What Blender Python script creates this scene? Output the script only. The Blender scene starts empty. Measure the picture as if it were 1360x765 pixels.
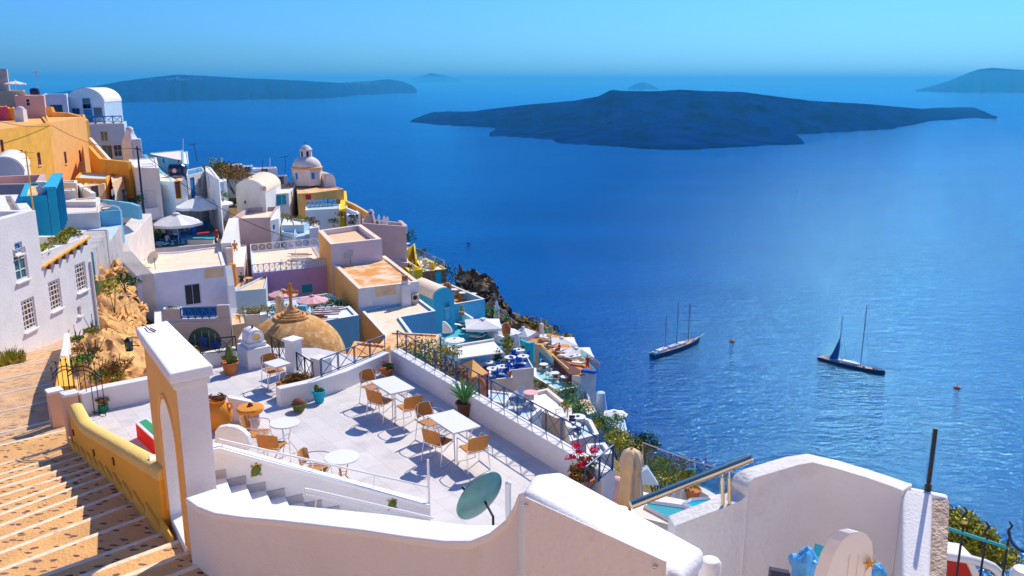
import bpy, math, random
from mathutils import Vector, Matrix, noise
PI = math.pi; R = math.radians
sc = bpy.context.scene; COL = sc.collection
random.seed(7)
# ---------------- measured view: world X right, Y forward, Z up, eye at the origin, sea 220 m below
F = 1130.0; CX, CY = 680.0, 382.5; PIT = R(13.68); cp, sp = math.cos(PIT), math.sin(PIT)
SEA = -220.0
def ray(px, py):
    v = (CY-py)/F
    return Vector(((px-CX)/F, cp+v*sp, -sp+v*cp))
def onz(px, py, z): d = ray(px, py); return d*(z/d.z)
def ony(px, py, y): d = ray(px, py); return d*(y/d.y)
def xat(px, Y, z):                                   # point at depth Y, height z, in picture column px
    return Vector(((px-CX)/F*(Y*cp-z*sp), Y, z))
class Zm:
    def __init__(s, ox, oy, k=5.6667): s.o = (ox, oy, k)
    def __call__(s, a, b): return (s.o[0]+a/s.o[2], s.o[1]+b/s.o[2])
G1=Zm(0,80);G2=Zm(0,200);G3=Zm(160,180);G4=Zm(160,290);G5=Zm(340,180);G6=Zm(380,290);G7=Zm(0,300);G8=Zm(560,340,4.782)
G9=Zm(60,420);G10=Zm(240,400);G11=Zm(280,520);G12=Zm(460,460);G13=Zm(680,480);G14=Zm(560,560);G15=Zm(0,560,3.7333);G16=Zm(240,590,4.25)
G17=Zm(1000,585,3.778);G18=Zm(760,565,3.827);G23=Zm(560,400,6.375);G24=Zm(0,430,4.5)
H3=Zm(560,400,10.925);H4=Zm(660,400,7.65);H5=Zm(520,300,7.65);H7=Zm(590,450,6.953);H8=Zm(300,320,6.957);H2=Zm(60,490,6.957)

# ---------------- materials
def mat(name, col, rough=.85, var=.10, scale=1.2, bump=.15, bscale=14, metal=0, spec=.3, second=None, sec_scale=.35, sec_lo=.5, sec_hi=.62, leaf=False, trans=0):
    m = bpy.data.materials.new(name); m.use_nodes = True
    nt = m.node_tree; N = nt.nodes; L = nt.links
    b = N['Principled BSDF']; b.inputs['Roughness'].default_value = rough
    b.inputs['Metallic'].default_value = metal; b.inputs['Specular IOR Level'].default_value = spec
    g = N.new('ShaderNodeNewGeometry')
    n = N.new('ShaderNodeTexNoise'); n.inputs['Scale'].default_value = scale; n.inputs['Detail'].default_value = 4
    L.new(g.outputs['Position'], n.inputs['Vector'])
    r = N.new('ShaderNodeValToRGB')
    lo = [max(0, c*(1-var)) for c in col]; hi = [min(1, c*(1+var)) for c in col]
    r.color_ramp.elements[0].position = .3; r.color_ramp.elements[1].position = .7
    r.color_ramp.elements[0].color = (*lo, 1); r.color_ramp.elements[1].color = (*hi, 1)
    if leaf: L.new(g.outputs['Random Per Island'], r.inputs[0]); r.color_ramp.elements[0].position = 0; r.color_ramp.elements[1].position = 1
    else: L.new(n.outputs['Fac'], r.inputs[0])
    out = r.outputs[0]
    if second:
        n2 = N.new('ShaderNodeTexNoise'); n2.inputs['Scale'].default_value = sec_scale; n2.inputs['Detail'].default_value = 6; n2.inputs['Roughness'].default_value = .65
        L.new(g.outputs['Position'], n2.inputs['Vector'])
        mr = N.new('ShaderNodeMapRange'); mr.inputs['From Min'].default_value = sec_lo; mr.inputs['From Max'].default_value = sec_hi
        L.new(n2.outputs['Fac'], mr.inputs['Value'])
        mx = N.new('ShaderNodeMix'); mx.data_type = 'RGBA'; L.new(mr.outputs[0], mx.inputs['Factor'])
        L.new(out, mx.inputs['A']); mx.inputs['B'].default_value = (*second, 1); out = mx.outputs['Result']
    L.new(out, b.inputs['Base Color'])
    if bump:
        nb = N.new('ShaderNodeTexNoise'); nb.inputs['Scale'].default_value = bscale; nb.inputs['Detail'].default_value = 5
        L.new(g.outputs['Position'], nb.inputs['Vector'])
        bp = N.new('ShaderNodeBump'); bp.inputs['Strength'].default_value = bump; bp.inputs['Distance'].default_value = .05
        L.new(nb.outputs['Fac'], bp.inputs['Height']); L.new(bp.outputs[0], b.inputs['Normal'])
    if trans: b.inputs['Transmission Weight'].default_value = trans
    return m
W = {}
def defm(k, *a, **kw): W[k] = mat(k, *a, **kw); return W[k]
defm('white', (.80,.78,.76), var=.05, bump=.25, bscale=9, second=(.66,.63,.6), sec_scale=.9, sec_lo=.6, sec_hi=.8)
defm('whitenear', (.82,.79,.77), var=.05, bump=.3, bscale=24, second=(.66,.60,.54), sec_scale=1.2, sec_lo=.53, sec_hi=.82)
defm('capwhite', (.88,.86,.85), var=.03, bump=.18, bscale=40)
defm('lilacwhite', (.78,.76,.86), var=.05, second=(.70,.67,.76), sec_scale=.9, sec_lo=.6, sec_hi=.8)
defm('offwhite', (.80,.70,.62), var=.07, second=(.68,.55,.45), sec_scale=.8, sec_lo=.58, sec_hi=.75)
defm('greywall', (.50,.46,.45), var=.08, second=(.38,.36,.36), sec_scale=.8)
defm('cream', (.86,.60,.36), var=.07, second=(.66,.45,.28), sec_scale=.9, sec_lo=.56, sec_hi=.72)
defm('roofcream', (.90,.70,.52), var=.06, second=(.76,.52,.34), sec_scale=.7, sec_lo=.55, sec_hi=.75)
defm('rooforange', (.88,.56,.30), var=.1, second=(.72,.32,.10), sec_scale=.55, sec_lo=.44, sec_hi=.58)
defm('tan', (.90,.45,.13), var=.07, second=(.80,.36,.09), sec_scale=.6, sec_lo=.55, sec_hi=.72)
defm('ochre', (.86,.43,.06), var=.08, second=(.70,.32,.05), sec_scale=.5, sec_lo=.55, sec_hi=.75)
defm('gold', (1.0,.47,.045), var=.04, bump=.3, bscale=20)
defm('goldcap', (1.0,.62,.17), var=.05, bump=.4, bscale=24)
defm('peach', (.80,.50,.32), var=.05, bump=.3, bscale=18)
defm('yellow', (.86,.62,.04), var=.07)
defm('pink', (.62,.44,.42), var=.05); defm('pinkred', (.75,.10,.16), var=.05)
defm('lilac', (.66,.38,.60), var=.05)
defm('mauve', (.56,.42,.40), var=.05)
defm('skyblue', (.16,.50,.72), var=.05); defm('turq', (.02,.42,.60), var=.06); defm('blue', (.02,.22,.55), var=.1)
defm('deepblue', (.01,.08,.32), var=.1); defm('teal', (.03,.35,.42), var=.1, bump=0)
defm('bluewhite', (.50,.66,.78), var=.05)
defm('dark', (.015,.018,.03), rough=.4, bump=0); defm('glass', (.03,.06,.09), rough=.08, bump=0, spec=.6)
defm('glassgreen', (.05,.16,.15), rough=.1, bump=0, spec=.6)
defm('redframe', (.45,.03,.02), bump=0); defm('brown', (.16,.06,.03)); defm('terracotta', (.52,.17,.05), var=.12, bump=.2)
defm('oldterra', (.20,.08,.05), var=.3, bump=.3); defm('wicker', (.62,.25,.05), var=.12, scale=30, rough=.5, bump=.5, bscale=120)
defm('chrome', (.75,.75,.78), rough=.22, metal=1, var=.02, bump=0); defm('steel', (.70,.54,.36), rough=.18, metal=1, var=.02, bump=0)
defm('iron', (.012,.014,.02), rough=.45, bump=.1); defm('bluerail', (.02,.09,.22), rough=.35, bump=0)
defm('tabletop', (.83,.81,.80), rough=.35, var=.02, bump=0); defm('whitemetal', (.80,.78,.76), rough=.4, var=.02, bump=0)
defm('canvas', (.78,.75,.74), var=.03, bump=.1, rough=.9); defm('pinkcanvas', (.80,.44,.45), var=.04, bump=.1)
defm('beigecanvas', (.90,.62,.36), var=.08, bump=.2, scale=3); defm('soil', (.10,.05,.02))
defm('leaf', (.08,.22,.02), leaf=True, var=.6, bump=0, rough=.6); defm('leafdark', (.02,.10,.02), leaf=True, var=.6, bump=0, rough=.6)
defm('leafyellow', (.34,.32,.03), leaf=True, var=.5, bump=0); defm('leafdry', (.24,.14,.03), leaf=True, var=.6, bump=0)
defm('aloe', (.12,.33,.10), var=.25, scale=8, bump=.1, rough=.5); defm('cactus', (.14,.18,.04), var=.3, scale=20, bump=.6, bscale=60)
defm('flower', (.85,.02,.10), leaf=True, var=.3, bump=0); defm('bark', (.12,.08,.05), var=.3, bump=.6)
defm('wood', (.42,.17,.05), var=.2, scale=6); defm('deck', (.62,.26,.07), var=.2, scale=3); defm('darkdeck', (.13,.05,.04), var=.2)
defm('dish', (.42,.46,.44), rough=.45, var=.08, bump=.05); defm('dishcream', (.72,.62,.48), rough=.5, bump=.05); defm('red', (.70,.02,.03), bump=0); defm('green', (.03,.35,.13), bump=0)
defm('skin', (.50,.26,.16), bump=0); defm('hair', (.05,.03,.02), bump=0); defm('cloth_dark', (.03,.035,.06), bump=0); defm('cloth_red', (.62,.05,.04), bump=0); defm('cloth_white', (.75,.75,.78), bump=0); defm('cloth_blue',(.04,.16,.42),bump=0)
defm('poolwater', (.0,.42,.62), rough=.06, var=.06, scale=2, bump=.1, bscale=3); defm('brass', (.65,.40,.08), metal=1, rough=.35, bump=.2)
defm('starfish', (.72,.36,.03), bump=.4, bscale=60); defm('urn', (.78,.30,.04), var=.1, bump=.3)
defm('cushionblue', (.02,.12,.55), bump=0); defm('hull', (.015,.06,.14), rough=.3, bump=0); defm('hulldark', (.02,.03,.08), rough=.25, bump=0); defm('teak', (.62,.36,.22), bump=0)
defm('buoy', (.30,.08,.07), bump=0); defm('mast', (.03,.06,.14), rough=.4, bump=0)

# ---------------- mesh building
def poly_ccw(p):
    a = sum(p[i][0]*p[(i+1)%len(p)][1]-p[(i+1)%len(p)][0]*p[i][1] for i in range(len(p)))
    return [tuple(q[:2]) for q in (p if a > 0 else p[::-1])]
def inset(p, d):                                    # p ccw
    n = len(p); out = []
    for i in range(n):
        a, b, c = Vector(p[i-1][:2]), Vector(p[i][:2]), Vector(p[(i+1)%n][:2])
        u, v = (b-a).normalized(), (c-b).normalized()
        nu, nv = Vector((-u.y, u.x)), Vector((-v.y, v.x))
        k = 1+nu.dot(nv); k = max(k, .35)
        out.append(tuple(b+(nu+nv)*(d/k)))
    return out
class MB:
    def __init__(s): s.v = []; s.f = []
    def add(s, vs, fs):
        o = len(s.v); s.v += [tuple(v) for v in vs]; s.f += [tuple(i+o for i in f) for f in fs]; return s
    def obox(s, c, U, V, Wv):                       # centre and three full edge vectors
        c = Vector(c); U = Vector(U)/2; V = Vector(V)/2; Wv = Vector(Wv)/2
        vs = [c+a*U+b*V+d*Wv for d in (-1,1) for b in (-1,1) for a in (-1,1)]
        fs = [(0,2,3,1),(4,5,7,6),(0,1,5,4),(2,6,7,3),(0,4,6,2),(1,3,7,5)]
        if U.cross(V).dot(Wv) < 0: fs = [f[::-1] for f in fs]
        return s.add(vs, fs)
    def box(s, c, size, rz=0):
        ca, sa = math.cos(rz), math.sin(rz)
        return s.obox(c, (size[0]*ca, size[0]*sa, 0), (-size[1]*sa, size[1]*ca, 0), (0,0,size[2]))
    def prism(s, p, z0, z1):
        p = poly_ccw(p); n = len(p)
        vs = [(x,y,z0) for x,y in p]+[(x,y,z1) for x,y in p]
        return s.add(vs, [tuple(range(n))[::-1], tuple(range(n,2*n))]+[(i,(i+1)%n,n+(i+1)%n,n+i) for i in range(n)])
    def strip(s, A, B, zb):                         # solid with top edges A[i],B[i] (3d) down to zb (float or list)
        n = len(A); zb = zb if isinstance(zb, (list, tuple)) else [zb]*n
        vs = []
        for a, b, z in zip(A, B, zb): vs += [Vector(a), Vector(b), Vector((b[0],b[1],z)), Vector((a[0],a[1],z))]
        fs = []
        for i in range(n-1):
            o = 4*i
            for k in range(4): fs.append((o+k, o+(k+1)%4, o+4+(k+1)%4, o+4+k))
        fs += [(3,2,1,0), (4*n-4,4*n-3,4*n-2,4*n-1)]
        return s.add(vs, fs)
    def tube(s, pts, r, n=8, closed=False):
        pts = [Vector(p) for p in pts]; m = len(pts); rings = []
        rr = r if isinstance(r, (list, tuple)) else [r]*m
        ref = None
        for i, p in enumerate(pts):
            if closed: t = pts[(i+1)%m]-pts[i-1]
            else: t = (pts[min(i+1,m-1)]-pts[max(i-1,0)])
            t = t.normalized() if t.length > 1e-9 else Vector((0,0,1))
            if ref is None: ref = Vector((0,0,1)) if abs(t.z) < .9 else Vector((1,0,0))
            a = t.cross(ref); a = a.normalized() if a.length > 1e-6 else t.orthogonal().normalized()
            b = a.cross(t).normalized(); ref = b
            rings.append([p+(a*math.cos(2*PI*k/n)+b*math.sin(2*PI*k/n))*rr[i] for k in range(n)])
        vs = [v for rg in rings for v in rg]; fs = []
        for i in range(m if closed else m-1):
            j = (i+1)%m
            for k in range(n): fs.append((i*n+k, j*n+k, j*n+(k+1)%n, i*n+(k+1)%n))
        if not closed: fs += [tuple(range(n)), tuple(range((m-1)*n, m*n))[::-1]]
        return s.add(vs, fs)
    def lathe(s, prof, c=(0,0,0), n=20, a0=0, sx=1, sy=1):
        vs = []; fs = []
        for r, z in prof:
            for k in range(n): vs.append((c[0]+r*sx*math.cos(2*PI*k/n+a0), c[1]+r*sy*math.sin(2*PI*k/n+a0), c[2]+z))
        m = len(prof)
        for i in range(m-1):
            for k in range(n): fs.append((i*n+k, i*n+(k+1)%n, (i+1)*n+(k+1)%n, (i+1)*n+k))
        fs += [tuple(range(n))[::-1], tuple(range((m-1)*n, m*n))]
        return s.add(vs, fs)
    def ball(s, c, r, n=12, m=8, z0=-1):
        rx, ry, rz = r if isinstance(r, (tuple, list)) else (r,r,r)
        pr = []
        for i in range(m+1):
            t = math.asin(z0)+(PI/2-math.asin(z0))*i/m; pr.append((max(math.cos(t),.002), math.sin(t)*rz))
        return s.lathe(pr, c, n, sx=rx, sy=ry)
    def extrude_outline(s, pts, off):               # pts: 3d loop, off vector
        n = len(pts); off = Vector(off); P = [Vector(p) for p in pts]
        nn = Vector((0,0,0))
        for i in range(n): nn += P[i].cross(P[(i+1)%n])
        if nn.dot(off) > 0: P = P[::-1]
        return s.add(P+[p+off for p in P], [tuple(range(n)), tuple(range(n,2*n))[::-1]]+[((i+1)%n, i, n+i, n+(i+1)%n) for i in range(n)])
    def leaves(s, c, rad, n, size, rng, up=.3, shell=.5, clump=6):
        c = Vector(c); cl = []
        for _ in range(clump):
            d = Vector((rng.gauss(0,1), rng.gauss(0,1), abs(rng.gauss(0,1))*.8)).normalized()
            cl.append(Vector((d.x*rad[0], d.y*rad[1], d.z*rad[2]))*.6)
        for _ in range(n):
            d = Vector((rng.gauss(0,1), rng.gauss(0,1), rng.gauss(0,1))).normalized()*(shell+(1-shell)*rng.random())
            q = rng.choice(cl); p = c+q+Vector((d.x*rad[0]*.5, d.y*rad[1]*.5, d.z*rad[2]*.5))
            u = Vector((rng.gauss(0,1), rng.gauss(0,1), rng.gauss(0,.6)+up)).normalized(); w = u.orthogonal().normalized()
            w = (Matrix.Rotation(rng.random()*6.3, 3, u) @ w); k = size*(.6+.8*rng.random())
            s.add([p-u*k*.5, p+w*k*.28+u*k*.05, p+u*k*.6, p-w*k*.28+u*k*.05], [(0,1,2,3)])
        return s
    def build(s, name, m, parent=None, smooth=False, bevel=0, seg=2, org=None, sharp=38):
        me = bpy.data.meshes.new(name)
        if parent is not None: o3 = parent_loc(parent)
        elif org is not None: o3 = Vector(org)
        else:
            n = len(s.v); o3 = Vector((sum(v[0] for v in s.v)/n, sum(v[1] for v in s.v)/n, min(v[2] for v in s.v)))
        me.from_pydata([(v[0]-o3.x, v[1]-o3.y, v[2]-o3.z) for v in s.v], [], s.f)
        me.materials.append(m if not isinstance(m, str) else W[m])
        if smooth:
            me.polygons.foreach_set('use_smooth', [True]*len(me.polygons)); me.set_sharp_from_angle(angle=R(sharp))
        o = bpy.data.objects.new(name, me); COL.objects.link(o)
        if parent is not None: o.parent = parent; OFF[o.name] = parent_loc(parent)
        else: o.location = o3; OFF[o.name] = o3
        if bevel:
            b = o.modifiers.new('soft', 'BEVEL'); b.width = bevel; b.segments = seg; b.limit_method = 'ANGLE'; b.angle_limit = R(40); b.harden_normals = False
        return o
OFF = {}
def parent_loc(p): return OFF[p.name]
def thing(name, label, cat, loc=(0,0,0), group=None):
    o = bpy.data.objects.new(name, None); COL.objects.link(o); o.location = loc; OFF[o.name] = Vector(loc)
    o.empty_display_size = .2; o['label'] = label; o['category'] = cat
    if group: o['group'] = group
    return o
def tag(o, label, cat, group=None, kind=None):
    if label: o['label'] = label
    if cat: o['category'] = cat
    if group: o['group'] = group
    if kind: o['kind'] = kind
    return o
def struct(o, label=None): o['kind'] = 'structure'; (label and o.__setitem__('label', label)); return o
def kids(o): return [c for c in bpy.data.objects if c.parent == o]
def copytree(src, loc, rz=0, label=None, group=None, scale=1, cache={}):
    r = src.copy(); COL.objects.link(r); r.location = loc; r.rotation_euler = (0,0,rz); r.scale = (scale,)*3
    if label: r['label'] = label
    if group: r['group'] = group
    if src.name not in cache: cache[src.name] = [(k, kids(k)) for k in kids(src)]
    for ch, gs in cache[src.name]:
        c = ch.copy(); COL.objects.link(c); c.parent = r
        for g in gs: d = g.copy(); COL.objects.link(d); d.parent = c
    return r
def lerp(a, b, t): return Vector(a)*(1-t)+Vector(b)*t
# ---------------- camera, sun, sky
cam = bpy.data.objects.new('camera', bpy.data.cameras.new('camera')); COL.objects.link(cam)
cam.data.sensor_width = 36; cam.data.lens = 36*F/1360; cam.rotation_euler = (PI/2-PIT, 0, 0); cam.data.clip_start = .1; cam.data.clip_end = 300000
sc.camera = cam
SAZ, SEL = R(29.5), R(45)
sl = bpy.data.lights.new('sun', 'SUN'); sl.energy = 4.1; sl.angle = R(.53); sl.color = (1,.91,.76)
so = bpy.data.objects.new('sun', sl); COL.objects.link(so)
sd = Vector((math.sin(SAZ)*math.cos(SEL), math.cos(SAZ)*math.cos(SEL), math.sin(SEL)))
so.rotation_euler = (-sd).to_track_quat('-Z', 'Y').to_euler(); so.location = (0,0,100)
w = bpy.data.worlds.new('World'); sc.world = w; w.use_nodes = True
nt = w.node_tree; bg = nt.nodes['Background']
sky = nt.nodes.new('ShaderNodeTexSky'); sky.sky_type = 'NISHITA'; sky.sun_disc = False
sky.sun_elevation = SEL; sky.sun_rotation = SAZ; sky.altitude = 200; sky.air_density = 1.0; sky.dust_density = 1.0; sky.ozone_density = 3
mx = nt.nodes.new('ShaderNodeMix'); mx.data_type = 'RGBA'; mx.blend_type = 'MULTIPLY'; mx.inputs['Factor'].default_value = 1
mx.inputs['B'].default_value = (.20,.54,1.06,1)
nt.links.new(sky.outputs[0], mx.inputs['A']); nt.links.new(mx.outputs['Result'], bg.inputs[0]); bg.inputs[1].default_value = .125
sc.view_settings.view_transform = 'Standard'; sc.view_settings.look = 'None'; sc.view_settings.exposure = .30; sc.view_settings.gamma = 1
sc.view_settings.use_curve_mapping = False
try: sc.cycles.max_bounces = 6; sc.cycles.volume_bounces = 0; sc.cycles.sample_clamp_indirect = 4; sc.cycles.caustics_reflective = False
except Exception: pass

# ---------------- sea
def sea_material():
    m = bpy.data.materials.new('sea_water'); m.use_nodes = True; nt = m.node_tree; N = nt.nodes; L = nt.links
    N.remove(N['Principled BSDF']); df = N.new('ShaderNodeBsdfDiffuse'); gl = N.new('ShaderNodeBsdfGlossy'); gl.inputs['Roughness'].default_value = .095; gl.inputs['Color'].default_value = (.31,.80,1.0,1)
    fr = N.new('ShaderNodeFresnel'); fr.inputs['IOR'].default_value = 1.33; ms = N.new('ShaderNodeMixShader'); L.new(fr.outputs[0], ms.inputs[0]); L.new(df.outputs[0], ms.inputs[1]); L.new(gl.outputs[0], ms.inputs[2]); L.new(ms.outputs[0], N['Material Output'].inputs['Surface'])
    g = N.new('ShaderNodeNewGeometry')
    n0 = N.new('ShaderNodeTexNoise'); n0.inputs['Scale'].default_value = .0022; n0.inputs['Detail'].default_value = 5
    mp = N.new('ShaderNodeMapping'); mp.inputs['Scale'].default_value = (.5,1.6,1); mp.inputs['Rotation'].default_value = (0,0,R(-20)); L.new(g.outputs['Position'], mp.inputs[0])
    L.new(mp.outputs[0], n0.inputs['Vector'])
    r = N.new('ShaderNodeValToRGB'); r.color_ramp.elements[0].position = .35; r.color_ramp.elements[1].position = .68
    r.color_ramp.elements[0].color = (0,.030,.20,1); r.color_ramp.elements[1].color = (.0,.066,.30,1)
    L.new(n0.outputs['Fac'], r.inputs[0]); L.new(r.outputs[0], df.inputs['Color'])
    hs = []
    for scl, dist, rot in ((.045, 2.0, 25), (.22, 1.6, -15), (.8, .42, 40)):
        mp = N.new('ShaderNodeMapping'); mp.inputs['Rotation'].default_value = (0,0,R(rot)); mp.inputs['Scale'].default_value = (.6,1.5,1)
        L.new(g.outputs['Position'], mp.inputs[0])
        n = N.new('ShaderNodeTexNoise'); n.inputs['Scale'].default_value = scl; n.inputs['Detail'].default_value = 3; n.inputs['Roughness'].default_value = .6
        L.new(mp.outputs[0], n.inputs['Vector']); mu = N.new('ShaderNodeMath'); mu.operation = 'MULTIPLY'; mu.inputs[1].default_value = dist
        L.new(n.outputs['Fac'], mu.inputs[0]); hs.append(mu)
    ad = N.new('ShaderNodeMath'); L.new(hs[0].outputs[0], ad.inputs[0]); L.new(hs[1].outputs[0], ad.inputs[1])
    ad2 = N.new('ShaderNodeMath'); L.new(ad.outputs[0], ad2.inputs[0]); L.new(hs[2].outputs[0], ad2.inputs[1])
    bp = N.new('ShaderNodeBump'); bp.inputs['Strength'].default_value = .8; bp.inputs['Distance'].default_value = 1
    L.new(ad2.outputs[0], bp.inputs['Height']); [L.new(bp.outputs[0], q.inputs['Normal']) for q in (df, gl, fr)]
    return m
s = MB(); S = 54000
s.add([(-S,-3000,SEA),(S,-3000,SEA),(S,S,SEA),(-S,S,SEA)], [(0,1,2,3)])
struct(s.build('sea', sea_material(), org=(0,0,SEA)))

# ---------------- far islands: real ridges on the water
defm('island', spec=0, col=(.0,.010,.09), var=.8, scale=.01, bump=0, second=(.002,.02,.14), sec_scale=.006)
def dist_at(py): a = PIT+math.atan((py-CY)/F); return -SEA/math.tan(a)
def island(top, bot, name, seed=1, n=90, layers=9, rough=10):
    """top: skyline px list; bot: shoreline px list.  The shoreline sits on the sea, the crest stands behind it."""
    def interp(lst, x):
        for (a, ya), (b, yb) in zip(lst, lst[1:]):
            if x <= b: return ya+(yb-ya)*(x-a)/(b-a+1e-9)
        return lst[-1][1]
    x0, x1 = bot[0][0], bot[-1][0]; mb = MB(); rows = []
    for i in range(n+1):
        px = x0+(x1-x0)*i/n
        P0 = onz(px, interp(bot, px)+(noise.noise(Vector((px*.11,seed,0)))*1.6+noise.noise(Vector((px*.4,seed,5)))*.7)*min(1,min(i,n-i)/8), SEA)
        py = interp(top, px); edge = min(1, min(i, n-i)/6)
        Yc = P0.y*(1.0+.20*edge)+60
        C = ony(px, py, Yc); C.z = max(C.z, SEA+1)
        row = []
        for k in range(layers+1):
            t = k/layers; q = P0.lerp(C, t); prof = t**.8
            q.z = SEA+(C.z-SEA)*prof
            if 0 < k < layers:
                q.z += (noise.noise(Vector((q.x, q.y*.5, seed*77.))*.006)*rough*1.6+noise.noise(Vector((q.x, q.y*.4, seed*7.))*.018)*rough*.8)*math.sin(t*PI)*min(1,(C.z-SEA)/60)
                q.z = max(q.z, SEA+.5)
            if k == layers: q.z += noise.noise(Vector((q.x*.02, 0, seed)))*rough*.12
            row.append(q)
        for k in range(1, 5):
            q = C+(C-P0)*(k*.35); q.z = SEA+(C.z-SEA)*(1-k/4)-(2 if k == 4 else 0); row.append(q)
        row[0].z = SEA-2
        rows.append(row)
    m = len(rows[0]); vs = [v for r_ in rows for v in r_]
    fs = [(i*m+k, (i+1)*m+k, (i+1)*m+k+1, i*m+k+1) for i in range(n) for k in range(m-1)]
    mb.add(vs, fs)
    return struct(mb.build(name, 'island', smooth=True, sharp=80))
island([(545,161),(580,157),(640,146),(700,139),(760,134),(795,128),(812,119),(830,121),(870,121),(905,119),(940,121),(985,122),(1030,128),(1080,134),(1150,138),(1240,146),(1290,149),(1322,154)],
       [(545,162),(580,167),(620,168),(660,170),(700,172),(760,178),(850,181),(930,180),(1010,182),(1060,179),(1110,176),(1180,172),(1240,161),(1290,158),(1324,158)], 'island', 1, 150)
island([(655,176),(700,173),(760,168),(820,164),(880,163),(940,165),(1000,176),(1040,181),(1068,190)],
       [(650,181),(690,184),(735,187),(740,191),(800,194),(870,199),(905,200),(960,197),(1040,194),(1068,192)], 'island', 5, 90, rough=5)
island([(60,125),(110,118),(160,108),(200,103),(235,99),(275,101),(330,104),(400,107),(450,110),(490,108),(515,105),(535,108),(549,114),(553,120)],
       [(60,137),(150,136),(260,134),(340,132),(430,131),(480,126),(520,124),(554,123)], 'island', 9, 120, rough=22)
island([(1216,120),(1235,115),(1262,107),(1285,97),(1300,92),(1318,90),(1345,92),(1375,94)],
       [(1216,121.5),(1250,122.5),(1300,123),(1375,123)], 'island', 13, 60, rough=16)
island([(550,104),(572,97),(590,100),(612,106)], [(548,109.5),(612,109.5)], 'island', 17, 24, rough=8)
island([(836,116),(845,111),(855,109),(866,113),(872,117)], [(834,119),(874,119)], 'island', 21, 20, rough=4)
# white villages along the crest of the long island
vb = MB(); rg = random.Random(3)
for k in range(150):
    px = rg.choice([rg.gauss(235,14), rg.gauss(160,10), rg.gauss(185,8), rg.gauss(480,10)])
    if px < 150 or px > 545: continue
    py = (104.5 if px > 400 else 103.5 if px > 200 else 110.5)+rg.random()*4+(4 if px > 400 else 0)
    q = ony(px, py, dist_at(134)*1.13)
    vb.box(q, (14+rg.random()*22, 12, 8+rg.random()*6), rg.random())
o = vb.build('far_village', 'white'); tag(o, None, None, kind='stuff')

# ---------------- haze: real air between here and the islands
def haze(density, col):
    mb = MB(); mb.prism([(-S-100,-3100),(S+100,-3100),(S+100,S+100),(-S-100,S+100)], SEA-4, 190)
    m = bpy.data.materials.new('haze'); m.use_nodes = True; nt = m.node_tree; nt.nodes.remove(nt.nodes['Principled BSDF'])
    v = nt.nodes.new('ShaderNodeVolumePrincipled'); v.inputs['Density'].default_value = density; v.inputs['Color'].default_value = (*col,1); v.inputs['Anisotropy'].default_value = .2
    nt.links.new(v.outputs[0], nt.nodes['Material Output'].inputs['Volume'])
    o = mb.build('haze', m, org=(0,0,SEA)); o['kind'] = 'stuff'; return o
haze(5.5e-5, (.08,.57,1.0))
defm('terraceblue', (.06,.22,.34), var=.1); defm('turqpale', (.30,.58,.62), var=.05); defm('poolfloor', (.05,.42,.50), var=.08); defm('yellowtan', (.86,.50,.15), var=.08)
defm('roofstain', (.84,.62,.42), var=.07, second=(.76,.30,.06), sec_scale=.45, sec_lo=.42, sec_hi=.55); defm('rooforange2', (.84,.54,.32), var=.06); defm('turqsky', (.05,.45,.68), var=.05); defm('lilacwall', (.72,.66,.70), var=.05)
# =====================================================================================================
# NEAR GROUND: stairs street, gateway, terrace
TZ = -7.6
def onvert(px, py, A, B):                           # ray meets the vertical plane through plan points A,B
    d = ray(px, py); n = Vector((B[1]-A[1], A[0]-B[0], 0)); k = n.dot(Vector((A[0],A[1],0)))/n.dot(d); return d*k
def stone_mat(name, base, spot, scale, lo, hi, bump=.5, stretch=1.8):
    m = mat(name, base, var=.14, scale=1.5, bump=bump, bscale=22); nt = m.node_tree; N = nt.nodes; L = nt.links
    b = N['Principled BSDF']; src = b.inputs['Base Color'].links[0].from_socket
    g = N.new('ShaderNodeNewGeometry'); mp = N.new('ShaderNodeMapping'); mp.inputs['Rotation'].default_value = (0,0,R(35)); mp.inputs['Scale'].default_value = (1,stretch,1)
    nz = N.new('ShaderNodeTexNoise'); nz.inputs['Scale'].default_value = scale*.8; L.new(g.outputs['Position'], nz.inputs['Vector'])
    av = N.new('ShaderNodeVectorMath'); av.operation = 'ADD'; sv = N.new('ShaderNodeVectorMath'); sv.operation = 'SCALE'; sv.inputs['Scale'].default_value = .14
    L.new(nz.outputs['Color'], sv.inputs[0]); L.new(g.outputs['Position'], av.inputs[0]); L.new(sv.outputs[0], av.inputs[1]); L.new(av.outputs[0], mp.inputs[0])
    v = N.new('ShaderNodeTexVoronoi'); v.inputs['Scale'].default_value = scale; v.inputs['Randomness'].default_value = .9; L.new(mp.outputs[0], v.inputs['Vector'])
    mr = N.new('ShaderNodeMapRange'); mr.inputs['From Min'].default_value = lo; mr.inputs['From Max'].default_value = hi; mr.inputs['To Min'].default_value = 1; mr.inputs['To Max'].default_value = 0
    L.new(v.outputs['Distance'], mr.inputs['Value']); mx = N.new('ShaderNodeMix'); mx.data_type = 'RGBA'; L.new(mr.outputs[0], mx.inputs['Factor']); L.new(src, mx.inputs['A'])
    cr = N.new('ShaderNodeValToRGB'); cr.color_ramp.elements[0].color = (*[c*.6 for c in spot],1); cr.color_ramp.elements[1].color = (*[min(1,c*1.9) for c in spot],1)
    L.new(v.outputs['Color'], cr.inputs[0]); L.new(cr.outputs[0], mx.inputs['B']); L.new(mx.outputs['Result'], b.inputs['Base Color']); W[name] = m; return m
stone_mat('stepstone', (.78,.42,.16), (.16,.085,.065), 4.6, .25, .31, stretch=2.0)
stone_mat('cobble', (.76,.46,.24), (.42,.24,.14), 3.0, .30, .42, bump=1.0, stretch=1.5)
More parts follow.
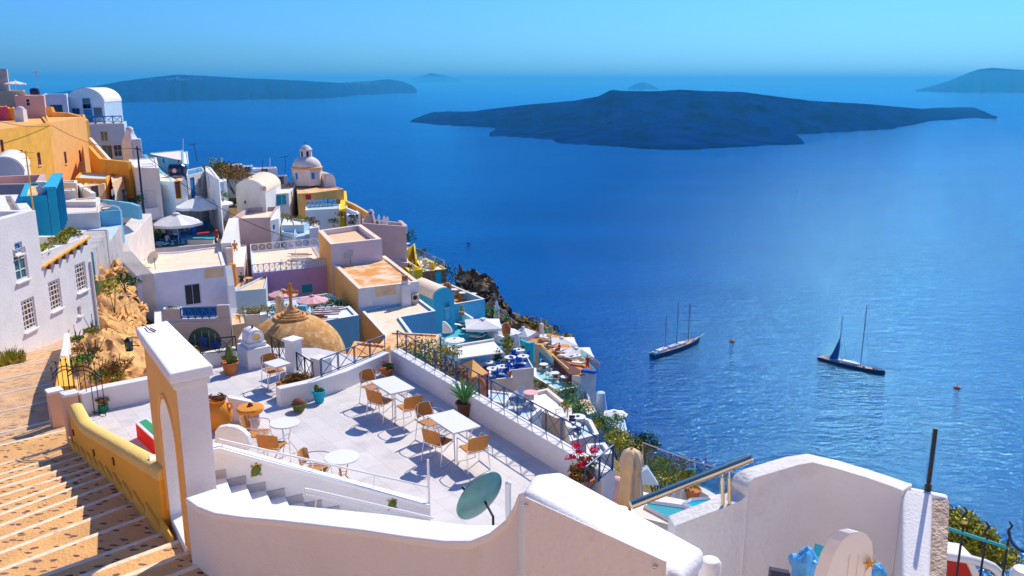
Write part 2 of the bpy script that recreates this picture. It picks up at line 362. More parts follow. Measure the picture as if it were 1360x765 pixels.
def tile_mat():
    m = mat('terracetile', (.70,.66,.64), var=.07, scale=.8, bump=.12, bscale=20, second=(.50,.47,.46), sec_scale=1.3, sec_lo=.50, sec_hi=.78, rough=.7); nt = m.node_tree; N = nt.nodes; L = nt.links
    b = N['Principled BSDF']; src = b.inputs['Base Color'].links[0].from_socket
    g = N.new('ShaderNodeNewGeometry'); mp = N.new('ShaderNodeMapping'); mp.inputs['Rotation'].default_value = (0,0,R(53)); L.new(g.outputs['Position'], mp.inputs[0])
    br = N.new('ShaderNodeTexBrick'); br.inputs['Scale'].default_value = 1; br.inputs['Brick Width'].default_value = .8; br.inputs['Row Height'].default_value = .42; br.inputs['Mortar Size'].default_value = .008
    br.inputs['Color1'].default_value = (1,1,1,1); br.inputs['Color2'].default_value = (.93,.92,.93,1); br.inputs['Mortar'].default_value = (.82,.79,.79,1)
    L.new(mp.outputs[0], br.inputs['Vector']); mx = N.new('ShaderNodeMix'); mx.data_type = 'RGBA'; mx.blend_type = 'MULTIPLY'; mx.inputs['Factor'].default_value = 1
    L.new(src, mx.inputs['A']); L.new(br.outputs['Color'], mx.inputs['B']); L.new(mx.outputs['Result'], b.inputs['Base Color']); W['terracetile'] = m
tile_mat()

defm('nosing', (.88,.72,.52), var=.12, scale=6, bump=.4, second=(.62,.42,.26), sec_scale=3, sec_lo=.55, sec_hi=.7)
# ---- the stepped street (goes down away from us)
E_ = [((0,115),(205,68)),((0,210),(350,115)),((0,258),(340,155)),((0,290),(360,180)),((0,325),(385,210)),((0,365),(410,238)),((0,415),(430,262)),((0,455),(455,290)),((0,510),(495,325)),((0,575),(545,368)),((0,645),(600,420)),((0,730),(690,475)),((190,765),(830,540)),((520,765),(890,605)),((790,765),(1000,690)),((1000,790),(1110,765)),((1100,850),(1220,820))]
nE = len(E_); RISE = .168; noses = []
for k, (a, b) in enumerate(E_):
    z = -6.12+RISE*(k-13); A = onz(*G15(*a), z); B = onz(*G15(*b), z)
    if k == 0: B = onz(*G15(330,38), z)
    d = (B-A); d.z = 0; d.normalize()
    if k > 12:
        A0, B0, _z, d = noses[12]; pn_ = Vector((d.y,-d.x,0)); pn_ = pn_ if pn_.y < 0 else -pn_
        A = A0+pn_*.66*(k-12); B = B0+d*(.35+.12*(k-13))+pn_*.66*(k-12); noses.append((Vector((A.x,A.y,z)), Vector((B.x,B.y,z)), z, d)); continue
    noses.append((B-d*9, B+d*.25, z, d))
st = MB(); ns = MB()
for k in range(nE-1):
    A, B, z, d = noses[k]; A2, B2, _, _ = noses[k+1]
    st.prism([A, B, Vector((B2.x,B2.y,0)), Vector((A2.x,A2.y,0))], -12, z)
    n = Vector((-d.y, d.x, 0))
    ns.strip([A+n*.015+Vector((0,0,.004)), B+n*.015+Vector((0,0,.004))], [A-n*.09+Vector((0,0,.004)), B-n*.09+Vector((0,0,.004))], z-.05)
steps = struct(st.build('stone_steps', 'stepstone')); ns.build('painted_step_edge', 'nosing', steps, bevel=.01, seg=1)
# ramp of cobbles beyond the steps, with shallow painted edges
rows = []; e = noses[1][3]; z0 = noses[0][2]-.02; Rn = noses[0][1]; Rf = ony(95,441,39)
for k in range(15):
    t = k/14; q = Rn.lerp(Rf, t); q.z = z0+(-11.7-z0)*t; rows.append((q-e*14, q+e*.15))
mb = MB(); vs = []; ln = MB(); NX = 24; rc = random.Random(11)
for (a, b) in rows: vs += [a.lerp(b, i/NX)+Vector((0,0,noise.noise(a.lerp(b,i/NX)*.8)*.06)) for i in range(NX+1)]
mb.add(vs, [(r_*(NX+1)+i, r_*(NX+1)+i+1, (r_+1)*(NX+1)+i+1, (r_+1)*(NX+1)+i) for r_ in range(14) for i in range(NX)])
ramp = struct(mb.build('cobbled_path', 'cobble', smooth=True))
for a, b in rows[1:12:2]:
    pts = [a.lerp(b, i/NX)+Vector((noise.noise(Vector((i*.7,a.y,0)))*.12, noise.noise(Vector((i*.6,a.y,4)))*.15, noise.noise(a.lerp(b,i/NX)*.8)*.06+.0)) for i in range(8,NX+1)]
    ln.tube(pts, .045, 6)
ln.build('painted_step_edge', 'offwhite', ramp)
# low tufts growing at the foot of the white house
def tuft(px, py, z, rad, n, size, m, label, seed, name='grass_tuft', cat='plant', group=None):
    q = onz(px, py, z); b = MB(); rr = random.Random(seed)
    for _ in range(n):
        a = rr.random()*6.3; r_ = rad*rr.random()**.7*.6; p = q+Vector((math.cos(a)*r_, math.sin(a)*r_, 0)); t = Vector((rr.gauss(0,.35), rr.gauss(0,.35), 1)).normalized()*size*(.5+rr.random())
        w_ = t.orthogonal().normalized()*size*.05; b.add([p-w_, p+w_, p+t*.6+w_*.6+Vector((rr.gauss(0,.02),0,0)), p+t], [(0,1,2,3)])
    return tag(b.build(name, m, org=q), label, cat, group)
tuft(24,462,-11.2,1.3,500,.85,'leaf','tall bright green grass tuft by the path at the corner of the white house',1)
tuft(12,482,-10.6,1.0,240,.45,'leafyellow','yellow green weeds along the foot of the far left white wall',2)
tuft(56,454,-11.2,.6,70,.30,'leafdry','small dry tuft on the cobbles under the barred window of the white house',4)
tuft(80,447,-11.4,.5,60,.30,'leafdry','tiny dry weed at the far end of the cobbled path by the wall end',5)

# ---- yellow stair wall with rounded cap and round vents
Q0 = onz(211,706,-6.42); Q0.z = 0; Q1 = onz(94,591,noses[1][2]); Q1.z = 0
fr = [onvert(203,623.5,Q0,Q1), onvert(160,598,Q0,Q1), onvert(128,579,Q0,Q1), onvert(104,565,Q0,Q1)]
fr.append(onz(97,552,fr[-1].z+.02)); fr.append(onz(91,540,fr[-2].z+.02))
bk = [onz(201,589,fr[0].z), onz(168,574,fr[1].z), onz(145,565,fr[2].z), onz(130.4,559,fr[3].z), onz(122,540,fr[4].z), onz(114.6,522,fr[5].z)]
GTL = [onz(225,497,-3.4), onz(180,435,-3.4)]
Ix = [None]
defm('gateorange', (.95,.52,.16), var=.06, bump=.25, bscale=18)
fr.insert(0, onvert(207,627,Q0,Q1)); bk.insert(0, onz(203,588,fr[0].z)); _g = onz(180,435,-3.4); _h = (onz(225,497,-3.4)-_g).normalized(); _g = _g+Vector((.06,0,0)); fr.insert(0, Vector((*(_g+_h*.55)[:2],fr[0].z+.03))); bk.insert(0, Vector((*(_g+_h*.05)[:2],fr[0].z)))
yw = thing('stair_wall', 'golden yellow plastered wall with a pale rounded cap along the stone steps', 'wall', (fr[2].x, fr[2].y, -8))
def densify(P, n=6):
    out = [P[i].lerp(P[i+1], k/n) for i in range(len(P)-1) for k in range(n)]+[P[-1]]
    for _ in range(4): out = [out[0]]+[(out[i-1]+out[i]*2+out[i+1])/4 for i in range(1, len(out)-1)]+[out[-1]]
    return out
def sweep_cap(A, th, prof, side=1):
    vs = []; nP = len(prof)
    for i, p in enumerate(A):
        t = A[min(i+1,len(A)-1)]-A[max(i-1,0)]; t.z = 0; t.normalize(); n = Vector((-t.y,t.x,0))*side
        vs += [p+n*th*x+Vector((0,0,z)) for x, z in prof]
    m = len(A); return vs, [(i*nP+k, i*nP+(k+1)%nP, (i+1)*nP+(k+1)%nP, (i+1)*nP+k) for i in range(m-1) for k in range(nP)]+[tuple(range(nP))[::-1], tuple(range((m-1)*nP, m*nP))]
FD = densify([fr[2]+(fr[2]-fr[3]).normalized()*.30]+fr[2:], 6); _t = FD[6]-FD[0]; sdw = 1 if (-_t.y) > 0 else -1; sdw = 1 if Vector((-_t.y,_t.x,0)).x > 0 else -1
vs_, fs_ = sweep_cap(FD, .29, [(0,-.14),(0,-.05),(.06,.0),(.2,.035),(.5,.05),(.8,.035),(.94,.0),(1,-.05),(1,-.14)], sdw); b = MB(); b.add(vs_, fs_); b.build('wall_cap', 'goldcap', yw, smooth=True, sharp=60)
vs_, fs_ = sweep_cap([Vector((p.x,p.y,0)) for p in FD], .29, [(.02,0),(.02,1),(.98,1),(.98,0)], sdw); vs_ = [Vector((v.x,v.y,(-10 if v.z < .5 else FD[i//4].z-.13))) for i, v in enumerate(vs_)]; b = MB(); b.add(vs_, fs_); b.build('wall_face', 'gold', yw)
dirw = (Q1-Q0).normalized(); nw = Vector((-dirw.y, dirw.x, 0)); nw = nw if nw.x < 0 else -nw
for zx, zy in ((563,197),(466,155),(363,55)):
    c = onvert(*G15(zx,zy), Q0, Q1); b = MB()
    b.tube([c-nw*.03+dirw*0, c+nw*.015], .075, 16)
    v = b.build('round_vent', 'brown', yw)
    b2 = MB()
    for a in (-.045,-.015,.015,.045): b2.obox(c+nw*.022+Vector((0,0,a)), dirw*.11, nw*.012, (0,0,.012))
    b2.build('vent_grille', 'gold', v)
defm('goldlow', (1.0,.51,.07), var=.08, bump=.4, bscale=20)
sk = MB()
for k in range(1, 13):
    z = noses[k][2]; A = noses[k][1]-noses[k][3]*.25; B = noses[k+1][1]-noses[k+1][3]*.25
    A = Q0+dirw*((Vector((A.x,A.y,0))-Q0).dot(dirw)); B = Q0+dirw*((Vector((B.x,B.y,0))-Q0).dot(dirw))
    sk.obox((A+B)/2+Vector((0,0,z+.07))+nw*.012, (B-A)+dirw*.0, nw*.03, (0,0,.30))
sk.build('stepped_skirting', 'goldlow', yw)

# ---- gateway: thick slab of wall with an arched passage
z_t = -3.4
S4 = [onz(225,497,z_t), onz(283,485,z_t), onz(222,425,z_t), onz(180,435,z_t)]
gw = thing('gateway', 'tall arched gateway of orange and white plaster with a flat white top slab', 'gateway', ((S4[0].x+S4[2].x)/2, (S4[0].y+S4[2].y)/2, -5.9))
b = MB(); b.prism(S4, z_t-.14, z_t); b.build('top_slab', 'capwhite', gw, bevel=.025, seg=2)
b = MB(); b.prism(inset(poly_ccw(S4), .035), z_t-.24, z_t-.141); b.build('moulding', 'whitenear', gw, bevel=.03, seg=2)
bd = [Vector((*q, 0)) for q in inset([tuple(q[:2]) for q in (S4[0],S4[1],S4[2],S4[3])], .075)]
N0, R0, B0, L0 = bd
ux = (L0-N0); LEN = ux.length; ux.normalize(); off = (R0-N0)
t0 = (onvert(240,716,N0,L0)-N0); t0 = Vector((t0.x,t0.y,0)).dot(ux); t1 = (onvert(221,704,N0,L0)-N0); t1 = Vector((t1.x,t1.y,0)).dot(ux)
t0, t1 = .38, 1.42
zb = -6.3; zt = z_t-.24; rr = (t1-t0)/2; zs = onvert(205.6,511,N0,L0).z-rr
out = [(0,zb),(0,zt),(LEN,zt),(LEN,zb),(t1,zb),(t1,zs)]+[((t0+t1)/2+rr*math.cos(a), zs+rr*math.sin(a)) for a in [PI*k/14 for k in range(1,14)]]+[(t0,zs),(t0,zb)]
b = MB(); b.extrude_outline([N0+ux*t+Vector((0,0,z)) for t, z in out], off)
b.build('gateway_wall', 'gateorange', gw)
nl = Vector((-ux.y, ux.x, 0)); nl = nl if nl.x < 0 else -nl
lin = [(t1,-6.2)]+[((t0+t1)/2+rr*math.cos(a), zs+rr*math.sin(a)) for a in [PI*k/16 for k in range(17)]]+[(t0,-6.2)]; vl = []
for t_, z in lin:
    cx_ = (t0+t1)/2; k_ = .985; p = N0+ux*(cx_+(t_-cx_)*k_)+Vector((0,0,z if z < zs else zs+(z-zs)*k_)); vl += [p-off*.003, p+off*1.003]
b = MB(); b.add(vl, [(2*i, 2*i+1, 2*i+3, 2*i+2) for i in range(len(lin)-1)]); b.build('arch_lining', 'whitenear', gw, smooth=True)
ar = [((t0+t1)/2+(rr+.05)*math.cos(a), zs+(rr+.05)*math.sin(a)) for a in [PI*k/18 for k in range(0,19)]]
b = MB(); b.tube([N0+ux*t+nl*.0+Vector((0,0,z)) for t, z in [(t0-.05+.0,-5.9)]+[(a[0],a[1]) for a in ar[::-1]]+[(t1+.05,-5.9)]], .025, 6); b.build('arch_trim', 'gateorange', gw)
# white side skin: the end face towards us is white
c_ = (N0+R0)/2; b = MB(); ud = off.normalized(); nn = Vector((ud.y,-ud.x,0)); nn = nn if nn.y < 0 else -nn
b.obox(Vector((c_.x,c_.y,(zb+zt)/2))+nn*.004, off*1.0, nn*.012, (0,0,zt-zb)); b.build('white_end_face', 'whitenear', gw)
# lantern on the gateway's left face
q = onvert(183,452,N0,L0)+nl*.02; lz = onz(171,457,q.z)
lamp = thing('wall_lantern', 'small dark iron lantern on a bracket at the top of the orange gateway face', 'lantern', lz)
q = lz+nl*0+Vector((.0,.0,0)); b = MB(); w0 = N0+ux*(Vector((lz.x-N0.x,lz.y-N0.y,0)).dot(ux)); w0.z = lz.z
b.tube([w0+Vector((0,0,.08)), lz.lerp(w0,.4)+Vector((0,0,.10)), lz+Vector((0,0,.07))], .008, 6); b.tube([w0-Vector((0,0,.05)), lz+Vector((0,0,-.02))], .008, 6)
b.build('bracket', 'iron', lamp)
b = MB(); b.lathe([(.02,.10),(.05,.07),(.07,.05)], lz, 8); b.lathe([(.05,-.10),(.055,-.085)], lz, 8)
for k in range(6): a = k*PI/3; b.tube([lz+Vector((math.cos(a)*.06,math.sin(a)*.06,.05)), lz+Vector((math.cos(a)*.05,math.sin(a)*.05,-.09))], .005, 4)
b.build('lantern_cage', 'iron', lamp); b = MB(); b.lathe([(.035,-.08),(.052,.04)], lz, 8); b.build('lantern_glass', 'glassgreen', lamp)
# rusty wire hook on top
b = MB(); b.tube([onz(*G9(755,75),z_t+.02), onz(*G9(785,100),z_t+.03), onz(*G9(820,115),z_t+.02), onz(*G9(832,108),z_t+.02), onz(*G9(790,88),z_t+.02)], .008, 6)
tag(b.build('wire_hook', 'brown'), 'bent rusty wire lying on the white top slab of the gateway', 'wire')

# ---- curved foreground wall from the gateway to the thick parapet block
topF = [(247,661,9.45),(262,672,9.2),(285,681,8.95),(320,686,8.7),(365,690,8.4),(420,696,8.05),(480,703,7.7),(540,712,7.35),(590,718,7.0),(625,718,6.8),(650,708,6.62),(672,690,6.5),(684,670,6.42),(689,655,6.38)]
A = [ony(x,y,Y) for x,y,Y in topF]; Bk = []
for i, p in enumerate(A):
    t = (A[min(i+1,len(A)-1)]-A[max(i-1,0)]); t.z = 0; t.normalize(); n = Vector((-t.y,t.x,0)); n = n if n.y > 0 else -n
    Bk.append(p+n*.36)
fw = thing('front_wall', 'long curved white plaster wall sweeping down from the gateway along the lower steps', 'wall', (A[6].x, A[6].y, -7))
b = MB(); b.strip([p-Vector((0,0,.08)) for p in A], [p-Vector((0,0,.08)) for p in Bk], -9); b.build('wall_face', 'pinkwhite' if 'pinkwhite' in W else 'whitenear', fw, smooth=True, sharp=50)
b = MB(); b.strip([p+(p-q)*.03 for p,q in zip(A,Bk)], [q+(q-p)*.03 for p,q in zip(A,Bk)], [p.z-.085 for p in A]); b.build('wall_cap', 'capwhite', fw, bevel=.035, seg=3, smooth=True, sharp=50)
# thick block
zk = -3.09
P = [onz(693,652,zk), onz(708,628,zk), onz(745,624,zk), onz(938,728,zk), onz(905,768,zk)]
bb = thing('parapet_block', 'thick white parapet block with rough rounded top in the centre foreground', 'parapet', (P[0].x, P[0].y, -6))
b = MB(); b.prism(P, zk-.16, zk); b.build('block_cap', 'capwhite', bb, bevel=.06, seg=4, smooth=True, sharp=50)
Pi = inset(poly_ccw(P), .02); b = MB(); b.prism(Pi, -7.5, zk-.15); b.build('block_face', 'whitenear', bb, bevel=.04, seg=3)
# hatch panel set into the front face
f0, f1 = Vector((P[0].x,P[0].y,0)), Vector((P[4].x,P[4].y,0)); fu = (f1-f0).normalized(); fn = Vector((fu.y,-fu.x,0)); fn = fn if fn.y < 0 else -fn
h0 = onvert(*G14(785,565), f0, f1); h1 = onvert(*G18(480,690), f0, f1)
b = MB(); pw = [h0, Vector((h1.x,h1.y,h1.z)), Vector((h1.x,h1.y,h1.z-1.2)), Vector((h0.x,h0.y,h0.z-1.5))]
b.extrude_outline([p+fn*.0 for p in pw], fn*.010); b.build('hatch_panel', 'peach2' if 'peach2' in W else 'whitenear', bb)
for g_, zz in ((G14,(800,618)),(G18,(432,710))):
    c = onvert(*g_(*zz), f0, f1); b = MB(); b.ball(c+fn*.03, .014, 10, 6); b.tube([c, c+fn*.03], .008, 8); b.build('stud', 'chrome', bb)
q = onz(944,742,-3.28); b = MB(); b.lathe([(.075,-1.5),(.075,-.03),(.06,-.008),(.03,0)], q, 20)
tag(b.build('round_post', 'whitenear', smooth=True), 'short rounded white post tucked against the end of the parapet block', 'post')

# ---- right hand enclosure wall
ztw = [(896,694,4.9),(930,681,4.92),(961,669.5,4.95),(984,660,4.98),(991,654,5.0),(993.5,644,5.0),(996.5,635.5,5.02),(1002,630,5.03),(1011,627,5.04),(1035,620,5.08),(1060,612.5,5.12),(1079,609,5.15),(1110,617,5.1),(1150,629,5.02),(1185,641,4.95),(1199,647,4.9)]
KE = 1.27
A = [ony(x,y+5,Y*KE) for x,y,Y in ztw]; Bk = []
for i, p in enumerate(A):
    t = (A[min(i+1,len(A)-1)]-A[max(i-1,0)]); t.z = 0; t.normalize(); n = Vector((-t.y,t.x,0)); n = n if n.y > 0 else -n; Bk.append(p+n*.17)
ew = thing('enclosure_wall', 'white rough plaster wall with a stepped curved top at the lower right', 'wall', (A[8].x, A[8].y, -5))
b = MB(); b.strip(A, Bk, -6); b.build('wall_face', 'whitenear', ew, bevel=.035, seg=3, smooth=True, sharp=60)
zq = A[-1].z+.012
b = MB(); b.strip([ony(1199,648,4.95*KE), ony(1198,775,4.35*KE)], [ony(1239,655,4.95*KE), ony(1235,775,4.35*KE)], -8)
b.build('corner_pier', 'capwhite', ew, bevel=.03, seg=3)
b = MB(); b.strip([ony(1197,644,5.02*KE), ony(1197,648,4.952*KE)], [ony(1259,655,5.02*KE), ony(1260,663,4.952*KE)], -8); b.build('pier_top', 'capwhite', ew, bevel=.03, seg=3)
def rough_block(name, m, parent, c0, U, V, H, n=14, amp=.02, seed=1):
    b = MB(); vs = []; c0 = Vector(c0); nf = []
    for fa, fb, org, nrm in ((U,H,c0,-V),(V,H,c0+U,U),(U,V,c0+H,H)):
        nr = Vector(nrm).normalized(); g = []
        for j in range(n+1):
            for i in range(n+1):
                p = org+fa*(i/n)+fb*(j/n); g.append(p+nr*(noise.noise(p*14+Vector((seed,0,0)))*amp+noise.noise(p*40)*amp*.5 if 0<i<n and 0<j<n else 0))
        b.add(g, [(j*(n+1)+i, j*(n+1)+i+1, (j+1)*(n+1)+i+1, (j+1)*(n+1)+i) for j in range(n) for i in range(n)])
    return b.build(name, m, parent, smooth=True, sharp=60)
def rough_sheet(name, m, parent, c4, zb, n, amp, seed):
    b = MB(); P00, P10, P11, P01 = c4; g = []; nr = (P10-P00).cross(P01-P00).normalized(); nr = nr if nr.z > 0 else -nr
    for j in range(n+1):
        for i in range(n//3+1):
            p = (P00.lerp(P10, i/(n//3))).lerp(P01.lerp(P11, i/(n//3)), j/n); g.append(p+nr*(noise.noise(p*11+Vector((seed,0,0)))*amp+noise.noise(p*33)*amp*.6))
    w = n//3+1; k = len(g); g += [Vector((q.x,q.y,zb)) for q in g[w-1::w]]
    fs = [(j*w+i, j*w+i+1, (j+1)*w+i+1, (j+1)*w+i) for j in range(n) for i in range(w-1)]+[(j*w+w-1, (j+1)*w+w-1, k+j+1, k+j) for j in range(n)]
    b.add(g, fs); return b.build(name, m, parent, smooth=True, sharp=70)
defm('roughstone', (.66,.52,.42), var=.2, scale=9, bump=1, bscale=45, second=(.45,.33,.26), sec_scale=8)
rough_sheet('rough_stone_face', 'roughstone', ew, [ony(1238,664,4.94*KE), ony(1261,664,4.94*KE), ony(1256,780,4.35*KE), ony(1234,780,4.35*KE)], -8, 60, .014, 4)
q = ony(1233,645,5.0*KE); b = MB(); b.tube([q-Vector((0,0,.06)), q+Vector((0,0,.50))], .017, 10); b.tube([q-Vector((0,0,.04)), q+Vector((0,0,.02))], .028, 10)
tag(b.build('iron_post', 'iron'), 'thin black iron post standing on the white corner at the lower right', 'post')

# arched panel with starfish, leaning inside the enclosure
Yp = 5.2
def pv(px, py, Y=Yp): return ony(px, py, Y)
oc = [pv(1094,800),pv(1098,765),pv(1107,738),pv(1118,719),pv(1130,709),pv(1142,706.5),pv(1152,710),pv(1159,720),pv(1160,735),pv(1158,765),pv(1155,800)]
pn = thing('arched_panel', 'white arch topped wooden panel standing in front of the enclosure wall', 'panel', pv(1128,790))
b = MB(); b.extrude_outline(oc, (-.07,.05,0)); b.build('board', 'whitemetal', pn, bevel=.006, seg=2)
b = MB()
for x in (1126,1138,1149): b.obox(pv(x,760,Yp-.003), (.004,0,0), (0,.006,0), (0,0,.26))
b.build('plank_groove', 'offwhite', pn)
b = MB(); sc0 = pv(1155,749,Yp-.03); ang0 = .5
for k in range(5):
    a = ang0+k*2*PI/5; d = Vector((math.cos(a)*.045,0,math.sin(a)*.055)); n = Vector((-math.sin(a)*.009,0,math.cos(a)*.009)); b.add([sc0-n+d*.1, sc0+n+d*.1, sc0+d*1.0, sc0+Vector((0,-.012,0))], [(0,2,3),(2,1,3),(1,0,3)])
    b.tube([sc0, sc0+d*.5, sc0+d], [.012,.008,.003], 6)
tag(b.build('starfish', 'starfish'), 'golden starfish ornament fixed to the edge of the white arched panel', 'starfish')
# blue wrapped bundle
def lump(name, m, c, rad, label, cat, seed, amp=.35, n=28, mm=20):
    b = MB(); b.ball((0,0,0), 1, n, mm); vs = []
    for v in b.v:
        p = Vector(v); k = 1+amp*noise.noise(p*1.6+Vector((seed,0,0)))+amp*.5*abs(noise.noise(p*4+Vector((0,seed,0))))
        vs.append((c[0]+p.x*k*rad[0], c[1]+p.y*k*rad[1], c[2]+p.z*k*rad[2]))
    b.v = vs; o = b.build(name, m, smooth=True, sharp=25); return tag(o, label, cat)
defm('tarp', (.10,.42,.80), var=.15, rough=.35, bump=.3, bscale=30)
q = pv(1068,757,5.4); lump('wrapped_bundle', 'tarp', q, (.10,.10,.15), 'crumpled light blue plastic wrapped bundle beside the arched panel', 'bundle', 3)
q = pv(1166,762,5.4); lump('wrapped_bundle', 'tarp', q, (.05,.06,.07), 'small blue plastic bundle behind the starfish end of the arched panel', 'bundle', 8)
b = MB(); b.extrude_outline([pv(1084,722,5.75),pv(1112,731,5.75),pv(1106,745,5.65),pv(1080,742,5.65)], (0,.02,-.01)); tag(b.build('teal_board', 'teal'), 'teal board leaning on the enclosure wall just above the wrapped bundle', 'board')
b = MB(); b.extrude_outline([pv(1024,757,5.65),pv(1050,762,5.65),pv(1046,800,5.65),pv(1020,800,5.65)], (0,.05,0)); tag(b.build('dark_box', 'hulldark'), 'dark blue box at the bottom left foot of the blue wrapped bundle', 'box')

# stainless handrail
hr = thing('metal_handrail', 'thick polished steel handrail slanting up over the white walls', 'handrail', ony(965,668,4.95*KE))
a_, b_ = ony(838,671,4.75*KE), ony(996,609,4.98*KE)
b = MB(); b.tube([a_, b_], .034, 14); b.build('rail', 'steel', hr, smooth=True)
b = MB(); b.tube([b_, b_+(b_-a_).normalized()*.012], .037, 14); b.build('end_cap', 'chrome', hr)
for dx in (960,969):
    p0 = ony(dx,671,4.98*KE); p1 = ony(dx-.5,634,4.98*KE)
    b = MB(); b.tube([p0,p1], .015, 10); b.tube([p1, p1+Vector((0,0,.05))], .006, 8); b.build('post', 'steel', hr, smooth=True)

# ---- iron fence, shrub and red and white bench at the lower right
Gb = Zm(1230,660,7.285); Yf = 7.6
fe = thing('iron_fence', 'black iron fence with twisted spiral finials at the lower right corner', 'fence', ony(*Gb(560,760),Yf))
for zx in (385,600,822):
    top = ony(*Gb(zx,{385:100,600:240,822:235}[zx]),Yf); base = ony(*Gb({385:325,600:540,822:760}[zx], 765), Yf); base.x = top.x; base.z = top.z-.95
    b = MB(); pts = [base, top-Vector((0,0,.22))]; b.tube(pts, .011, 6)
    b.tube([top-Vector((0,0,.22))+Vector((math.sin(k*.9)*.016*(1 if k else 0), math.cos(k*.9)*.01, k*.0185)) for k in range(13)], .010, 6)
    b.build('spiral_bar', 'iron', fe)
b = MB(); p0 = ony(*Gb(-60,235),Yf); p1 = ony(*Gb(1000,535),Yf); p1.z = p0.z-.10; p0 = ony(*Gb(200,300),Yf); p1 = ony(*Gb(790,490),Yf)
b.obox((p0+p1)/2, p1-p0, (0,.02,0), (0,0,.03)); b.build('top_rail', 'teal', fe)
b = MB(); pts = [ony(*Gb(*q_),Yf) for q_ in ((800,330),(810,400),(840,460),(890,505),(960,535))]; b.tube(pts, .012, 6); b.build('scroll', 'iron', fe)
b = MB(); b.ball(ony(*Gb(375,235),Yf-.03), .035, 10, 6); b.build('brass_knob', 'brass', fe)
sh = MB(); rs = random.Random(5)
for (zx,zy,rx,rz) in ((270,265,.38,.3),(380,340,.42,.3),(540,500,.5,.3),(650,600,.42,.28),(330,440,.55,.35),(250,350,.4,.35),(450,470,.5,.32)):
    sh.leaves(ony(*Gb(zx,zy),12.5), (rx,.5,rz), 900, .07, rs)
shr = thing('shrub', 'round yellow green shrub behind the twisted iron fence', 'shrub', ony(*Gb(420,700),12.5)); sh.build('foliage', 'leafyellow', shr)
b = MB(); q = ony(*Gb(420,700),12.5); b.tube([q-Vector((0,0,1.2)), q+Vector((0,0,.4))], [.08,.03], 6); b.build('stem', 'bark', shr)
be = thing('curved_bench', 'white curved edge bench with a dark red back at the bottom right corner', 'bench', ony(*Gb(400,765),8.6))
pts = [ony(*Gb(*q_),8.6) for q_ in ((60,545),(240,575),(420,605),(560,640),(650,680),(715,740),(740,800))]
b = MB(); b.tube(pts, .05, 10); b.build('rounded_edge', 'whitemetal', be, smooth=True)
b = MB(); b.extrude_outline([ony(*Gb(*q_),8.7) for q_ in ((60,505),(440,565),(460,600),(60,590))], (0,.25,0)); b.build('seat_top', 'whitemetal', be)
b = MB(); b.extrude_outline([ony(*Gb(*q_),8.72) for q_ in ((60,600),(400,640),(440,700),(490,800),(60,800))], (0,.05,0)); b.build('back_panel', 'redframe', be)
b = MB(); b.extrude_outline([ony(*Gb(*q_),8.66) for q_ in ((385,610),(450,622),(545,800),(470,800))], (0,.05,0)); b.build('side_strut', 'whitemetal', be)
b = MB(); q = ony(*Gb(950,700),8.2); b.lathe([(.12,-.25),(.13,-.05),(.10,.0),(.02,.02)], q, 20); tag(b.build('white_bollard', 'whitemetal', smooth=True), 'rounded white bollard at the very right edge of the picture', 'bollard')

# =====================================================================================================
# TERRACE
mc = [(f+b_)/2 for f,b_ in zip(fr,bk)]
fl = [mc[0], mc[1], mc[2], mc[3], mc[4], mc[5], mc[6], mc[7], onz(143,544,TZ), onz(215,529,TZ), onz(236,498,TZ), onz(280,486,TZ), onz(350,462,TZ), onz(420,462,TZ), onz(519,483,TZ), onz(800,660,TZ), (1.6,9,0), (-2,8,0), (-4.3,10.2,0)]
b = MB(); b.prism(fl, TZ-5, TZ); struct(b.build('terrace_floor', 'terracetile'))
def wall_line(name, label, pts, h, th, m='whitenear', cat='wall', side=1, zb=None, z=None, capm=None, bevel=.02, group=None):
    """pts: plan points (inner face), thickness th to the left (side=1) of the walking direction"""
    z = TZ if z is None else z; A = [Vector((p[0],p[1],z+(h[i] if isinstance(h,(list,tuple)) else h))) for i,p in enumerate(pts)]; B = []
    for i, p in enumerate(A):
        ts = []
        if i > 0: ts.append((A[i]-A[i-1])); 
        if i < len(A)-1: ts.append((A[i+1]-A[i]))
        ns_ = []
        for t in ts: t = Vector((t.x,t.y,0)).normalized(); ns_.append(Vector((-t.y,t.x,0))*side)
        n = sum(ns_, Vector((0,0,0)))/len(ns_); n = n/ max(n.length_squared, .4); B.append(p+n*th)
    b = MB(); b.strip(A, B, (zb if zb is not None else z-1.5)); o = b.build(name, m, bevel=bevel, seg=2); tag(o, label, cat, group); return o, A, B
Pc = onz(519,489,TZ); Pe = onz(800,663,TZ); dP = (Pe-Pc).normalized(); nP = Vector((-dP.y,dP.x,0)); nP = nP if nP.x > 0 else -nP
sidep = 1 if Vector((-dP.y,dP.x,0)).x > 0 else -1
wR, RA, RB = wall_line('parapet_wall', 'long low white parapet on the sea side of the terrace', [Pc, Pe], .53, .30, side=sidep, zb=-15)
La = onz(372.6,541,TZ); Lb = onz(416,531,TZ); Lc_ = onz(460,516.5,TZ)
wL, LA, LB = wall_line('parapet_wall', 'low white wall across the terrace between the lower floor and the brown dome', [La, Lb, Lc_, Pc+Vector((-.02,0,0))], .46, .25, side=1, zb=-9)
# low walls at the back of the terrace
wall_line('low_wall', 'low white wall with blue shadow between the terrace and the rocky slope behind the gateway', [onz(112,553,TZ), onz(143,544,TZ), onz(215,529,TZ)], .55, .3, side=1)
wall_line('low_wall', 'low white wall under the iron railing left of the little arched chimney block', [onz(240,498,TZ), onz(280,488,TZ), onz(316,481,TZ)], .42, .2, side=1)
wall_line('low_wall', 'short low white wall behind the large orange urn', [onz(306,562,TZ), onz(337,557,TZ)], [.62,.42], .22, side=1)
